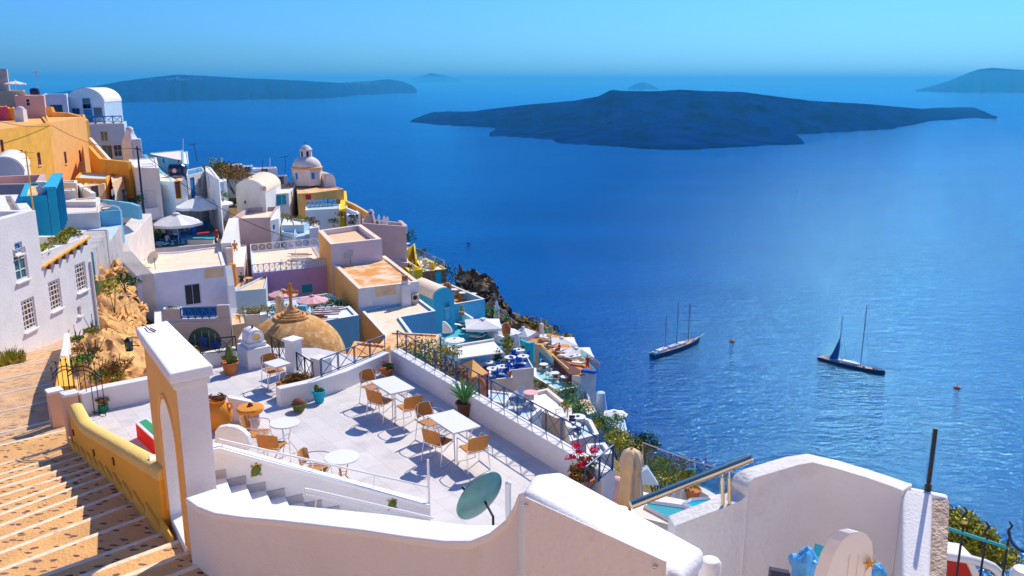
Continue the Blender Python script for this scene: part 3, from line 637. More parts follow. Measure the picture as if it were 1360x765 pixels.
# railings with an X in every bay
def railing(name, label, pts, h, bay, m='bluerail', zoff=0, lower=.04, rr=.013, group=None, mid=False):
    pts = [Vector(p) for p in pts]; t = thing(name, label, 'railing', pts[0], group)
    top = MB(); top.tube([p+Vector((0,0,h)) for p in pts], rr*1.4, 8); top.build('top_rail', m, t)
    lo = MB(); lo.tube([p+Vector((0,0,lower)) for p in pts], rr*.9, 6); lo.build('bottom_rail', m, t)
    for a, b2 in zip(pts, pts[1:]):
        L_ = (b2-a).length; n = max(1, round(L_/bay)); u = (b2-a)/L_
        for k in range(n):
            p, q_ = a.lerp(b2, k/n), a.lerp(b2, (k+1)/n); g_ = u*.035
            for w_ in [p-g_*.6, p+g_*.6]+([q_] if k == n-1 else []):
                po = MB(); po.tube([w_, w_+Vector((0,0,h))], rr, 6); po.build('railing_post', m, t)
            x = MB(); x.tube([p+g_+Vector((0,0,lower)), q_-g_+Vector((0,0,h-.02))], rr*.75, 6); x.tube([p+g_+Vector((0,0,h-.02)), q_-g_+Vector((0,0,lower))], rr*.75, 6); x.build('cross_brace', m, t)
    return t
mid_ = lambda A,B,t=.5: [a.lerp(b_, t) for a,b_ in zip(A,B)]
rp = mid_(RA, RB, .75)
railing('iron_railing', 'long blue black iron railing with X braces on the sea side parapet', [rp[0], rp[1]], .50, .52, rr=.010)
lp = mid_(LA, LB, .6); s0 = onz(433,496,LA[2].z+.0); s0 = lp[1].lerp(lp[2], .38)
railing('iron_railing', 'iron railing with X braces on the low wall in front of the brown dome', [s0, lp[3]], .46, .62)
e0 = rp[1]; e1 = e0+(-nP)*1.0-dP*.0; e1 = onz(762,668,e0.z)
railing('iron_railing', 'short end panel of the terrace railing beside the pink flowers', [e0, e0+(e1-e0).normalized()*1.1], .50, .55)
z_ = TZ+.42
railing('iron_railing', 'black iron railing on the low wall left of the arched chimney block', [onz(244,474,z_), onz(*G10(420,376),z_)], .42, .5, m='iron')
railing('iron_railing', 'iron railing between the chimney block and the square white pillar at the dome', [onz(*G10(690,395),TZ+.1), onz(*G10(800,455),TZ+.1)], .50, .42, m='iron')
railing('iron_railing', 'iron railing between the square white pillar and the low end block below the dome', [onz(*G10(878,520),TZ+.1), onz(*G10(1000,600),TZ+.1)], .50, .42, m='iron')
# little arched chimney block
c0 = onz(*G10(510,520),TZ); c1 = onz(*G10(690,482),TZ); c2 = onz(*G10(430,462),TZ); c3 = c1+(c2-c0)
ch = thing('chimney_block', 'white block with a little arched chimney hood on the terrace edge', 'chimney', c0)
b = MB(); b.prism([c0,c1,c3,c2], TZ-.5, TZ+.56); b.build('base_block', 'whitenear', ch, bevel=.03, seg=3)
u1 = (c1-c0); u2 = (c2-c0); cc = c0+u1*.5+u2*.5; b = MB(); b.obox(cc+Vector((0,0,.62)), u1*.78, u2*.72, (0,0,.12)); b.build('plinth', 'whitenear', ch, bevel=.015, seg=2)
d1 = u1.normalized(); w1 = u1.length*.66; base_ = cc+Vector((0,0,.68))-u2*.3
ow, iw, hh = w1/2, w1*.28, .14
outl = [(-ow,0),(-ow,hh)]+[(-ow*math.cos(a), hh+ow*math.sin(a)*.95) for a in [PI*k/12 for k in range(1,12)]]+[(ow,hh),(ow,0)]
b = MB(); b.extrude_outline([base_+d1*x+Vector((0,0,z)) for x,z in outl], u2*.6); b.build('arched_hood', 'capwhite', ch, bevel=.01, seg=2)
b = MB(); b.tube([base_-u2*.015+d1*(iw*math.cos(a))+Vector((0,0,hh+.02+iw*math.sin(a)*.9)) for a in [2*PI*k/20 for k in range(20)]], .025, 6, closed=True); b.build('arch_trim', 'whitenear', ch)
b = MB(); b.extrude_outline([base_-u2*.004+d1*(iw*math.cos(a))+Vector((0,0,hh+.02+iw*math.sin(a)*.9)) for a in [2*PI*k/20 for k in range(20)]], -u2*.01); b.build('arch_opening', 'goldcap', ch)
b = MB(); b.lathe([(.03,0),(.035,.05),(.02,.08)], cc+Vector((0,0,.68+hh+ow*.95)), 8); b.build('finial', 'oldterra', ch)
# square pillar and end block
p0 = onz(*G10(845,540),TZ); b = MB(); b.box(p0+Vector((0,.17,.35)), (.32,.32,1.0), R(-35)); 
pl = thing('square_pillar', 'square white pillar with a flat cap between two iron railings', 'pillar', p0); b.build('shaft', 'whitenear', pl, bevel=.015)
b = MB(); b.box(p0+Vector((0,.17,.885)), (.42,.42,.07), R(-35)); b.build('cap', 'capwhite', pl, bevel=.015)
p0 = onz(*G10(1050,590),TZ); b = MB(); b.box(p0+Vector((0,.2,.25)), (.42,.38,.6), R(-35)); tag(b.build('end_block', 'whitenear', bevel=.02), 'low square white block at the end of the iron railing below the dome', 'block')

# ---- pots and planters
def pot(c, r, h, m, name='plant_pot', parent=None, rim=True):
    b = MB(); pr = [(r*.62,0),(r*.70,h*.15),(r*.92,h*.8),(r*.95,h*.86)]
    if rim: pr += [(r*1.08,h*.86),(r*1.08,h),(r*.92,h),(r*.90,h*.9),(.01,h*.9)]
    else: pr += [(r,h),(r*.9,h),(r*.88,h*.92),(.01,h*.92)]
    b.lathe(pr, c, 22); return b.build(name, m, parent, smooth=True)
def potted(name, label, c, r, h, m, plantf, cat='potted plant'):
    t = thing(name, label, cat, c); pot(c, r, h, m, 'plant_pot', t)
    b = MB(); b.lathe([(r*.9,h*.88),(.01,h*.9)], c, 18); b.build('soil', 'soil', t); plantf(t, Vector(c)+Vector((0,0,h*.88))); return t
def aloe(t, c):
    rr_ = random.Random(2); b = MB()
    for k in range(22):
        a = k*2.4; tilt = .2+.75*(k/22)+rr_.random()*.1; L_ = .62-.12*(k/22)+rr_.random()*.08; pts = []; d = Vector((math.cos(a),math.sin(a),0))
        for j in range(6): s_ = j/5; pts.append(c+d*(math.sin(tilt)*L_*s_*(.5+.55*s_))+Vector((0,0,math.cos(tilt*.8)*L_*s_)))
        b.tube(pts, [.030,.034,.030,.024,.014,.003], 5)
    b.build('aloe_leaves', 'aloe', t, smooth=True)
def cactus(t, c):
    b = MB(); b.lathe([(.07,0),(.10,.12),(.105,.26),(.08,.42),(.03,.50)], c, 12)
    for sx in (-1,1): b.ball(c+Vector((sx*.14,0,.16)), (.08,.08,.07), 10, 6)
    b.build('cactus', 'cactus', t, smooth=True)
def geranium(t, c):
    rr_ = random.Random(9); b = MB(); b.leaves(c+Vector((0,0,.12)), (.26,.22,.2), 420, .07, rr_); b.build('foliage', 'leafdry', t)
    b = MB()
    for q_ in ((-.22,0,.42),(-.05,.05,.5),(.1,0,.38),(0,-.1,.34),(.22,.05,.55),(-.12,.1,.62)): b.leaves(c+Vector(q_), (.12,.10,.08), 60, .06, rr_)
    b.build('blossoms', 'flower', t); b = MB()
    for q_ in ((-.22,0,.42),(-.05,.05,.5),(.1,0,.38),(.22,.05,.55),(-.12,.1,.62)): b.tube([c, c+Vector(q_)], .006, 4)
    b.leaves(c+Vector((.08,0,.28)), (.2,.15,.22), 150, .07, rr_); b.build('stems', 'leaf', t)
potted('potted_aloe', 'green spiky aloe in a brown clay pot against the terrace parapet', onz(*G12(890,520),TZ), .20, .34, 'oldterra', aloe)
potted('potted_cactus', 'upright cactus in a terracotta pot beside the arched chimney block', onz(*G10(377,548),TZ), .22, .34, 'terracotta', cactus)
potted('potted_geranium', 'bright pink geranium in a large terracotta pot at the near end of the parapet', onz(772,660,TZ), .24, .42, 'terracotta', geranium)
def redplant(t, c):
    rr_ = random.Random(3); b = MB(); b.leaves(c+Vector((0,0,.08)), (.17,.17,.12), 160, .06, rr_); b.build('foliage', 'leafdark', t); b = MB(); b.leaves(c+Vector((0,0,.16)), (.14,.14,.06), 40, .04, rr_); b.build('blossoms', 'flower', t)
potted('potted_flower', 'low red flower in a round terracotta bowl in the far corner of the terrace', onz(*G12(305,218),TZ), .19, .20, 'terracotta', redplant)
def twocact(t, c):
    b = MB(); b.ball(c+Vector((-.05,0,.08)), (.07,.07,.12), 10, 6); b.ball(c+Vector((.07,0,.05)), (.06,.06,.07), 10, 6); b.build('cactus', 'cactus', t, smooth=True)
potted('potted_cactus', 'pair of small cacti in a blue pot against the low white wall', onz(*G11(818,80),TZ), .16, .30, 'turq', twocact)
def ballcact(t, c):
    b = MB(); b.ball(c+Vector((0,0,.02)), (.15,.15,.13), 16, 8, 0); b.build('cactus', 'oldterra', t, smooth=True)
potted('potted_cactus', 'dark ball cactus in a squat ochre pot near the end of the low white wall', onz(*G11(665,145),TZ), .18, .20, 'cactus', ballcact)
q = onz(*G11(70,285),TZ); ur = thing('urn', 'large bulbous orange clay urn filled with dry twigs beside the gateway', 'urn', q)
b = MB(); b.lathe([(.14,0),(.24,.12),(.30,.32),(.29,.48),(.22,.60),(.15,.66),(.19,.70),(.19,.73),(.14,.71),(.13,.62)], q, 26); b.build('urn_body', 'urn', ur, smooth=True)
for sx in (-1,1): b = MB(); b.tube([q+Vector((sx*.20,0,.62)), q+Vector((sx*.30,0,.62)), q+Vector((sx*.31,0,.54)), q+Vector((sx*.26,0,.50))], .022, 8); b.build('handle', 'urn', ur, smooth=True)
b = MB(); rr_ = random.Random(4)
for k in range(40): a = rr_.random()*6.3; r_ = .10+rr_.random()*.1; z = .70+rr_.random()*.12; b.tube([q+Vector((math.cos(a)*r_,math.sin(a)*r_,z)), q+Vector((math.cos(a+.9)*r_,math.sin(a+.9)*r_,z+rr_.gauss(0,.03)))], .014, 5)
b.build('twigs', 'brown', ur)
q = onz(*G11(310,285),TZ); ur = thing('clay_bowl', 'wide ochre clay bowl on a rounded foot pot beside the orange urn', 'bowl', q)
b = MB(); b.lathe([(.10,0),(.17,.08),(.20,.2),(.18,.32),(.14,.36)], q, 20); b.build('foot_pot', 'pink', ur, smooth=True)
b = MB(); b.lathe([(.15,.36),(.26,.42),(.30,.50),(.28,.54),(.12,.56),(.02,.56)], q, 24); b.build('bowl', 'urn', ur, smooth=True)
b = MB(); b.lathe([(.07,.56),(.05,.62),(.01,.65)], q, 5); b.build('seed_head', 'brown', ur)
# planter behind the end of the low wall
pp = [onz(*G10(x,y),TZ+.38) for x,y in ((715,610),(860,548),(965,585),(775,650))]; t = thing('planter_box', 'terracotta planter box full of low brown green succulents beside the square table', 'planter', pp[0]-Vector((0,0,.38)))
b = MB(); b.prism(pp, TZ, TZ+.38); b.build('box', 'terracotta', t, bevel=.015)
b = MB(); rr_ = random.Random(8)
for k in range(5): b.leaves(pp[0].lerp(pp[2],.25+.14*k)+Vector((.1,0,.06)), (.26,.2,.12), 260, .055, rr_)
b.build('succulents', 'leafdry', t)

# ---- furniture
def make_chair(loc, rz, label):
    t = thing('cafe_chair', label, 'chair', (0,0,0), 'woven cafe chairs on the terrace')
    b = MB(); n = 8
    seat = [(-.21,-.20),(.21,-.20),(.225,0),(.21,.20),(-.21,.20),(-.225,0)]
    b.prism(seat, .425, .455); b.build('seat', 'wicker', t, bevel=.012, seg=2)
    vs = []; fs = []; m_ = 9
    for k in range(m_):
        a = -PI*.40+PI*.80*k/(m_-1); x = math.sin(a)*.235; y = -.17-math.cos(a)*.10
        for zz, o_ in ((.50,0),(.80,-.05),(.80,-.068),(.50,-.018)): vs.append((x*(1+(.02 if zz>.6 else 0)), y+o_, zz-(.05*(abs(a)/(PI*.4))**2 if zz > .6 else 0)))
    for k in range(m_-1):
        for j in range(4): fs.append((k*4+j, k*4+(j+1)%4, (k+1)*4+(j+1)%4, (k+1)*4+j))
    fs += [(3,2,1,0), ((m_-1)*4,(m_-1)*4+1,(m_-1)*4+2,(m_-1)*4+3)]
    b = MB(); b.add(vs, fs); b.build('backrest', 'wicker', t, smooth=True, sharp=50)
    r_ = .0105
    for sx in (-1,1):
        b = MB(); b.tube([(sx*.25,.22,0),(sx*.255,.20,.30),(sx*.26,.18,.60)], r_, 8); b.build('leg', 'chrome', t, smooth=True)
        b = MB(); b.tube([(sx*.25,-.27,0),(sx*.235,-.20,.40),(sx*.20,-.225,.62),(sx*.15,-.285,.80)], r_, 8); b.build('leg', 'chrome', t, smooth=True)
        b = MB(); b.tube([(sx*.26,.18,.60),(sx*.27,.16,.645),(sx*.275,.08,.665),(sx*.275,-.06,.665),(sx*.25,-.18,.66),(sx*.20,-.235,.66)], r_, 8); b.build('armrest', 'chrome', t, smooth=True)
        b = MB(); b.tube([(sx*.25,.22,.012),(sx*.25,-.27,.012)], .008, 6); b.build('floor_bar', 'chrome', t)
    b = MB(); b.tube([(-.255,.20,.40),(.255,.20,.40)], .008, 6); b.tube([(-.235,-.20,.41),(.235,-.20,.41)], .008, 6); b.build('stretcher', 'chrome', t)
    t.location = loc; t.rotation_euler = (0,0,rz); return t
def face(p, q_): return math.atan2(q_[1]-p[1], q_[0]-p[0])-PI/2
def square_table(corn, label, h=.70):
    c = sum(corn, Vector((0,0,0)))/4; u = ((corn[3]-corn[0])+(corn[2]-corn[1]))/2; v = ((corn[1]-corn[0])+(corn[2]-corn[3]))/2; u.z = v.z = 0
    v = v-u*(v.dot(u)/u.length_squared)
    t = thing('cafe_table', label, 'table', (c.x,c.y,TZ), 'white cafe tables on the terrace')
    b = MB(); b.obox((c.x,c.y,TZ+h-.012), u, v, (0,0,.026)); b.build('tabletop', 'tabletop', t, bevel=.006)
    b = MB()
    for a_ in (-1,1): b.obox(Vector((c.x,c.y,TZ+h-.045))+v*.44*a_, u*.9, v.normalized()*.02, (0,0,.035)); b.obox(Vector((c.x,c.y,TZ+h-.045))+u*.44*a_, v*.88, u.normalized()*.02, (0,0,.035))
    b.build('apron', 'whitemetal', t)
    for a_ in (-1,1):
        for b__ in (-1,1):
            q_ = Vector((c.x,c.y,TZ))+u*.42*a_+v*.38*b__; i_ = (u*-a_*.14)+(v*-b__*.12); b = MB()
            b.tube([q_+Vector((0,0,0)), q_+i_*.35+Vector((0,0,.18)), q_+i_+Vector((0,0,.36)), q_+i_*.5+Vector((0,0,.56)), q_+Vector((0,0,h-.03))], .012, 8); b.build('leg', 'whitemetal', t, smooth=True)
    return c, u, v
T1 = square_table([onz(*G12(*p),TZ+.7) for p in [(185,265),(350,215),(512,310),(340,362)]], 'rectangular white table nearest the far corner of the terrace parapet')
T2 = square_table([onz(*G12(*p),TZ+.7) for p in [(620,530),(790,465),(1002,592),(815,662)]], 'rectangular white table beside the potted aloe, nearest to the satellite dish')
T3 = square_table([onz(*G10(*p),TZ+.7) for p in [(630,460),(728,430),(833,460),(705,502)]], 'small square white table between the chimney block and the square pillar')
def round_table(c, r, label, legm='whitemetal'):
    t = thing('round_table', label, 'table', (c.x,c.y,TZ), 'round white tables on the terrace'); h = .70
    b = MB(); b.lathe([(r*.98,h-.03),(r,h-.02),(r,h-.005),(r*.985,h),(.01,h)], (c.x,c.y,TZ), 36); b.build('tabletop', 'tabletop', t, smooth=True)
    for k in range(3):
        a = k*2*PI/3+.4; d = Vector((math.cos(a),math.sin(a),0)); q_ = Vector((c.x,c.y,TZ)); b = MB()
        b.tube([q_+d*r*.75, q_+d*r*.55+Vector((0,0,.12)), q_+d*.06+Vector((0,0,.30)), q_+d*.10+Vector((0,0,.5)), q_+d*r*.5+Vector((0,0,h-.02))], .012, 8); b.build('leg', legm, t, smooth=True)
    b = MB(); b.tube([Vector((c.x+math.cos(a)*.075,c.y+math.sin(a)*.075,TZ+.36)) for a in [2*PI*k/12 for k in range(12)]], .006, 5, closed=True); b.build('leg_ring', legm, t)
C1_ = onz(*G11(556,232),TZ+.7); C2_ = onz(*G11(985,490),TZ+.7)
round_table(C1_, .31, 'round white cafe table between the orange urn and the pots')
round_table(C2_, .33, 'round white cafe table close to the stair handrail', 'wicker')
chs = [(G12,(205,300),T1[0],'cafe chair at the far end of the corner table, its back to the low wall'),
 (G12,(262,405),T1[0],'cafe chair on the near left side of the corner table, casting a long blue shadow'),
 (G12,(470,450),T1[0],'cafe chair at the near end of the corner table, facing away from the aloe'),
 (G12,(640,565),T2[0],'cafe chair at the far left end of the table beside the aloe'),
 (G14,(128,140),T2[0],'cafe chair with a brown bag on its seat, left of the table beside the aloe'),
 (G14,(385,190),T2[0],'cafe chair at the near right end of the table beside the aloe'),
 (G10,(700,515),T3[0],'cafe chair pushed to the small square table by the chimney block'),
 (G11,(350,310),C1_,'cafe chair beside the ochre clay bowl at the round table near the urn'),
 (G11,(470,400),C1_,'cafe chair nearest the stair wall at the round table near the urn'),
 (G11,(800,575),C2_,'cafe chair half hidden by the stair wall at the round table near the handrail')]
ch0 = None
for g_, zz, tc, lb in chs:
    p = onz(*g_(*zz), TZ+.45); q_ = Vector((p.x,p.y,TZ)); rz = face(p, tc)
    if ch0 is None: ch0 = make_chair((0,0,0), 0, lb); first = (q_, rz)
    else: copytree(ch0, q_, rz, lb)
ch0.location = first[0]; ch0.rotation_euler = (0,0,first[1])
q = onz(*G14(128,138),TZ+.5); lump('brown_bag', 'brown', q+Vector((0,0,.03)), (.14,.11,.08), 'slouched brown bag on the seat of a cafe chair', 'bag', 5, amp=.25)

# ---- white stairs down to the terrace, stair wall, handrails
us = Vector((.897,.44,0)).normalized(); vsd = Vector((.44,-.897,0)).normalized(); S0 = Vector((-4.45,12.15,0))
b = MB(); nsn = MB()
lz0 = -5.98
b.prism([(N0+ux*.15)[:2], (N0+ux*(LEN-.1))[:2], (S0-us*.9)[:2], S0[:2], (S0+vsd*2.0)[:2]], TZ-.5, lz0)
for k in range(1, 10):
    z = lz0-.17*k
    if z < TZ+.02: break
    a = S0+us*(.29*(k-1)); c = S0+us*(.29*k); b.prism([a[:2], c[:2], (c+vsd*1.5)[:2], (a+vsd*1.5)[:2]], TZ-.5, z)
wst = struct(b.build('white_stairs', 'capwhite', bevel=.01)); 
for k in range(0, 10):
    z = lz0-.17*k
    a = S0+us*(.29*(k-1)); c = S0+us*(.29*k); nsn.obox((a+c)/2+Vector((0,0,z+.06))+vsd*.01, us*.31, vsd*.02, (0,0,.14))
iA = [(S0-us*1.05), (S0-us*.05), (S0+us*3.35)]; iA = [Vector(p)-vsd*.0 for p in iA]
zt_ = [ony(262,612,iA[0].y).z, -5.48, -7.24]
sw = thing('stair_side_wall', 'pale wall with a white cap on the terrace side of the white stairs', 'wall', S0+Vector((0,0,TZ)))
A = [Vector((p.x,p.y,z)) for p,z in zip(iA, zt_)]; B = [p-vsd*.20 for p in A]; A[0] = A[0]; 
b = MB(); b.strip([p-Vector((0,0,.06)) for p in A], [p-Vector((0,0,.06)) for p in B], TZ-.3); b.build('wall_face', 'whitenear', sw)
b = MB(); b.strip([p+vsd*.02 for p in A], [p-vsd*.02 for p in B], [p.z-.065 for p in A]); b.build('wall_cap', 'capwhite', sw, bevel=.015)
nsn.build('stepped_skirting', 'greywall', sw)
for pxx, lb in (((340,625),'green turtle shaped ornament on the stair wall, the upper one near the gateway'),((521,670),'green turtle shaped ornament on the stair wall, the lower one near the handrail post')):
    c = onvert(*pxx, S0, S0+us); b = MB(); tt = thing('turtle_ornament', lb, 'ornament', c)
    n_ = vsd; b.add([], []); bb_ = MB(); bb_.ball((0,0,0), (.075,.03,.10), 16, 8); M3 = Matrix(((us.x,vsd.x,0),(us.y,vsd.y,0),(0,0,1)))
    bb_.v = [tuple(c+M3 @ (Matrix.Rotation(.5,3,'Y') @ Vector(v))) for v in bb_.v]; bb_.build('shell', 'cactus', tt, smooth=True)
    bb_ = MB(); 
    for a in (.7,2.3,3.9,5.5,1.5): bb_.ball(c+us*math.cos(a)*.09+Vector((0,0,math.sin(a)*.11))+vsd*.01, .022, 8, 5)
    bb_.build('feet', 'brass', tt)
hr2 = thing('stair_handrail', 'upper grey tubular handrail on the stair wall cap with a tall end post', 'handrail', A[1])
ra = A[1]-us*.05+vsd*-.1+Vector((0,0,.20)); ra = Vector((A[1].x,A[1].y,0))-vsd*.1; ra.z = onvert(328,577,ra,ra+us).z; rb = Vector((A[2].x,A[2].y,0))-vsd*.1; rb.z = onvert(566,647,rb,rb+us).z
b = MB(); b.tube([ra, rb], .019, 10); b.build('rail', 'whitemetal', hr2, smooth=True)
for tt_ in (.02,.42,.72): p = ra.lerp(rb, tt_); wz = A[1].z+(A[2].z-A[1].z)*tt_; b = MB(); b.tube([p, Vector((p.x-.02,p.y,wz-.02))], .009, 6); b.build('bracket', 'whitemetal', hr2)
b = MB(); b.tube([Vector((rb.x+.02,rb.y,TZ)), Vector((rb.x+.02,rb.y,rb.z+.52))], .022, 10); b.build('end_post', 'whitemetal', hr2, smooth=True)
hr3 = thing('stair_handrail', 'lower white tubular handrail with a bent end just above the curved front wall', 'handrail', ony(405,660,11.3))
p0 = ony(405,649,11.3); p1 = ony(575,688,12.9); p2 = ony(404,655,11.3)
b = MB(); b.tube([p2+Vector((0,0,-.05)), p2, p0, p0.lerp(p1,.03), p1], .02, 10); b.tube([p2+Vector((0,0,-.02)), p1-Vector((0,0,.09))], .010, 6); b.build('rail', 'whitemetal', hr3, smooth=True)
for tt_ in (.08,.55,.95): p = p0.lerp(p1, tt_); b = MB(); b.tube([p, p-Vector((.04,.0,.35))], .009, 6); b.build('bracket', 'whitemetal', hr3)
# arched slab at the stair head
q0 = onz(*G11(35,450),-6.3); al = [G11(30,455),G11(28,300),G11(50,272),G11(110,262),G11(180,270),G11(235,298),G11(275,340),G11(288,400),G11(265,450),G11(180,440)]
b = MB(); b.extrude_outline([ony(x,y,12.9) for x,y in al], (.02,.12,0)); tag(b.build('curved_slab', 'whitenear', bevel=.015), 'low round topped white slab at the head of the stairs beside the orange urn', 'slab')

# satellite dish by the front wall
def dish(name, label, c, r, nrm, m='dish', arm=True, group=None, mount=None, depth=.16):
    c = Vector(c); nrm = Vector(nrm).normalized(); a = nrm.orthogonal().normalized(); a = Vector((0,0,1)).cross(nrm).normalized(); bb = nrm.cross(a)
    t = thing(name, label, 'satellite dish', mount if mount is not None else c, group); vs = []; fs = []; n = 28; mR = 6
    for side in (0,1):
        for i in range(mR+1):
            s_ = i/mR
            for k in range(n): th = 2*PI*k/n; vs.append(c+a*(r*s_*math.cos(th))+bb*(r*1.08*s_*math.sin(th))+nrm*(depth*r*1.6*(s_*s_)-side*.012))
    o2 = (mR+1)*n
    for sd_ in (0,1):
        for i in range(mR):
            for k in range(n): f = (sd_*o2+i*n+k, sd_*o2+i*n+(k+1)%n, sd_*o2+(i+1)*n+(k+1)%n, sd_*o2+(i+1)*n+k); fs.append(f if sd_ else f[::-1])
    for k in range(n): fs.append((mR*n+k, mR*n+(k+1)%n, o2+mR*n+(k+1)%n, o2+mR*n+k))
    b = MB(); b.add(vs, fs); b.build('reflector', m, t, smooth=True, sharp=60)
    if arm:
        b = MB(); tip = c+nrm*r*1.15-bb*r*.35; b.tube([c-bb*r*1.05+nrm*depth*r*1.6, tip], r*.022, 6); b.build('feed_arm', 'whitemetal', t)
        b = MB(); b.tube([tip-nrm*r*.03, tip-nrm*r*.18], r*.07, 10); b.build('receiver', 'iron', t)
    if mount is not None: b = MB(); mm = Vector(mount); b.tube([mm, Vector((mm.x,mm.y,c.z-.1*r)), c-nrm*.03], r*.045, 8); b.build('mount_pole', 'iron', t)
    return t
defm('dishteal', (.15,.34,.32), rough=.4, var=.3, scale=3, bump=.05)
dc = ony(642,664,8.3)
dish('satellite_dish', 'large teal satellite dish seen from behind by the curved front wall', dc, .30, (-.62,.70,.34), 'dishteal', mount=ony(655,697,8.0))
b = MB(); q = ony(675,690,8.1); b.tube([q-Vector((0,0,.4)), ony(675,643,8.1)], .03, 12); b.ball(ony(675,643,8.1), .036, 12, 6)
tag(b.build('vent_pipe', 'whitemetal', smooth=True), 'short white pipe with a rounded cap right behind the foreground dish', 'pipe')
# painted box (red side, green and white lid) between gateway and yellow wall
P_ = [onz(180,562,TZ+.35), onz(205,585,TZ+.35), onz(222,575,TZ+.35), onz(196,555,TZ+.35)]; t = thing('painted_box', 'box with a red side and a green and white lid behind the yellow wall', 'box', P_[0])
b = MB(); b.prism(P_, TZ, TZ+.34); b.build('box_body', 'red', t); b = MB(); b.prism(P_, TZ+.342, TZ+.37); b.build('lid', 'whitemetal', t); b = MB(); b.prism(inset(poly_ccw(P_), .07), TZ+.372, TZ+.378); b.build('lid_panel', 'green', t)

# ---- iron garden gates and piers by the path
def spear_gate(name, label, a, b2, h0, rise, m='iron', n=6):
    a = Vector(a); b2 = Vector(b2); t = thing(name, label, 'gate', a); u = (b2-a)
    def top(s_): return h0+rise*math.sin(PI*min(s_,.5) if False else PI*(.15+.7*s_))-rise*.45
    for off in (0,-.10):
        b = MB(); b.tube([a+u*s_+Vector((0,0,top(s_)+off)) for s_ in [k/14 for k in range(15)]], .014, 6); b.build('arched_rail', m, t)
    b = MB(); b.tube([a+Vector((0,0,.12)), b2+Vector((0,0,.12))], .014, 6); b.build('bottom_rail', m, t)
    for k in range(n+1):
        s_ = k/n; p = a+u*s_; b = MB(); tz_ = top(s_)+.14; b.tube([p, p+Vector((0,0,tz_))], .009, 6); b.lathe([(.008,tz_),(.024,tz_+.03),(.004,tz_+.09)], p, 6); b.build('spear_bar', m, t)
    b = MB()
    for k in range(n): s_ = (k+.5)/n; p = a+u*s_; ud_ = u.normalized(); b.tube([p+ud_*.04*math.cos(x)+Vector((0,0,top(s_)-.05+.04*math.sin(x))) for x in [2*PI*j/10 for j in range(10)]], .005, 4, closed=True)
    b.build('ring_row', m, t)
g0 = onz(74,572,-8.2); g1 = ony(107,560,21.3); g1.z = g0.z
pA = ony(72,520,20.0); pB = ony(92,524,18.6)
for q_, lb, hw in ((pA,'slim cream gate pier left of the small arched iron gate',.16),(pB,'slim white gate pier where the yellow wall begins',.15)):
    b = MB(); b.box(q_-Vector((0,0,.85)), (hw*2,hw*2,1.7), R(40)); tt = thing('gate_pier', lb, 'pier', q_-Vector((0,0,1.7)), 'gate piers'); b.build('shaft', 'peach', tt, bevel=.02); b = MB(); b.box(q_+Vector((0,0,.03)), (hw*2.3,hw*2.3,.06), R(40)); b.build('cap', 'capwhite', tt, bevel=.012)
spear_gate('garden_gate', 'small black iron gate with spear points and an arched top against the orange wall', ony(76,548,20.2), ony(108,541,21.0), 1.0, .35, n=5)
spear_gate('garden_gate', 'arched black iron gate behind the end of the yellow wall, hung with a green planter', ony(97,550,18.9), ony(141,556,18.6), 1.05, .35, n=6)
q = ony(133,540,18.9); t = thing('window_box', 'green planter box with red brown plants hanging inside the arched iron gate', 'planter', q-Vector((0,0,.2)))
b = MB(); b.box(q-Vector((0,0,.08)), (.30,.18,.26), R(-10)); b.build('box', 'leafgreen' if 'leafgreen' in W else 'green', t); b = MB(); b.leaves(q+Vector((0,0,.14)), (.2,.14,.16), 160, .08, random.Random(3)); b.build('plants', 'leafdry', t)
# orange wall running up beside the cobbled path
A = [ony(84,444,34), ony(82,458,28.5), ony(79,474,25.0), ony(73,513,20.6)]; B = [ony(92,443,34), ony(91,457,28.6), ony(89,473,25.1), ony(102,512,20.9)]
ow_ = thing('path_wall', 'orange wall with a white cap at its far end beside the cobbled path', 'wall', A[3]-Vector((0,0,1.5)))
b = MB(); b.strip([A[2],A[3]], [B[2],B[3]], -11); b.build('orange_part', 'gold', ow_, bevel=.03); b = MB(); b.strip([p+Vector((0,0,.03)) for p in A[:3]], [p+Vector((0,0,.03)) for p in B[:3]], -13); b.build('white_part', 'whitenear', ow_, bevel=.05, seg=2)
# rocky slope with shrubs behind the gateway
defm('rock', (.80,.42,.14), var=.28, scale=1.6, bump=1.0, bscale=7, second=(.42,.22,.10), sec_scale=1.1, sec_lo=.5, sec_hi=.65)
nx, ny = 110, 110; vs = []
pg = [[None]*(nx+1) for _ in range(ny+1)]
for j in range(ny+1):
    for i in range(nx+1):
        s_, t_ = i/nx, j/ny
        near = Vector((-12.0+4.2*s_, 20.2+1.2*s_, -8.7)); far = Vector((-20.6+5.6*s_, 39-2*s_, -11.7+.3*s_))
        p = near.lerp(far, t_); lf = math.sin(PI*s_)*math.sin(PI*min(1,t_*1.15))
        dome_ = 1.0*math.exp(-((s_-.45)**2/.05+(t_-.45)**2/.07))+.9*math.exp(-((s_-.2)**2/.02+(t_-.6)**2/.03))
        p.z += (dome_+noise.noise(p*.35)*.9+noise.noise(p*.9)*.35-abs(noise.noise(p*1.7))*.5+noise.noise(p*4)*.10)*min(1, 6*min(s_,1-s_,t_,1-t_)+.12)
        vs.append(p)
b = MB(); b.add(vs, [(j*(nx+1)+i, j*(nx+1)+i+1, (j+1)*(nx+1)+i+1, (j+1)*(nx+1)+i) for j in range(ny) for i in range(nx)])
struct(b.build('rock_slope', 'rock', smooth=True))
rr_ = random.Random(21)
def near_slope(px, py):
    d = ray(px, py); best = None
    for v in vs[::5]:
        k = v.dot(d)/d.dot(d); e_ = (v-d*k).length
        if best is None or e_ < best[0]: best = (e_, v)
    return best[1]
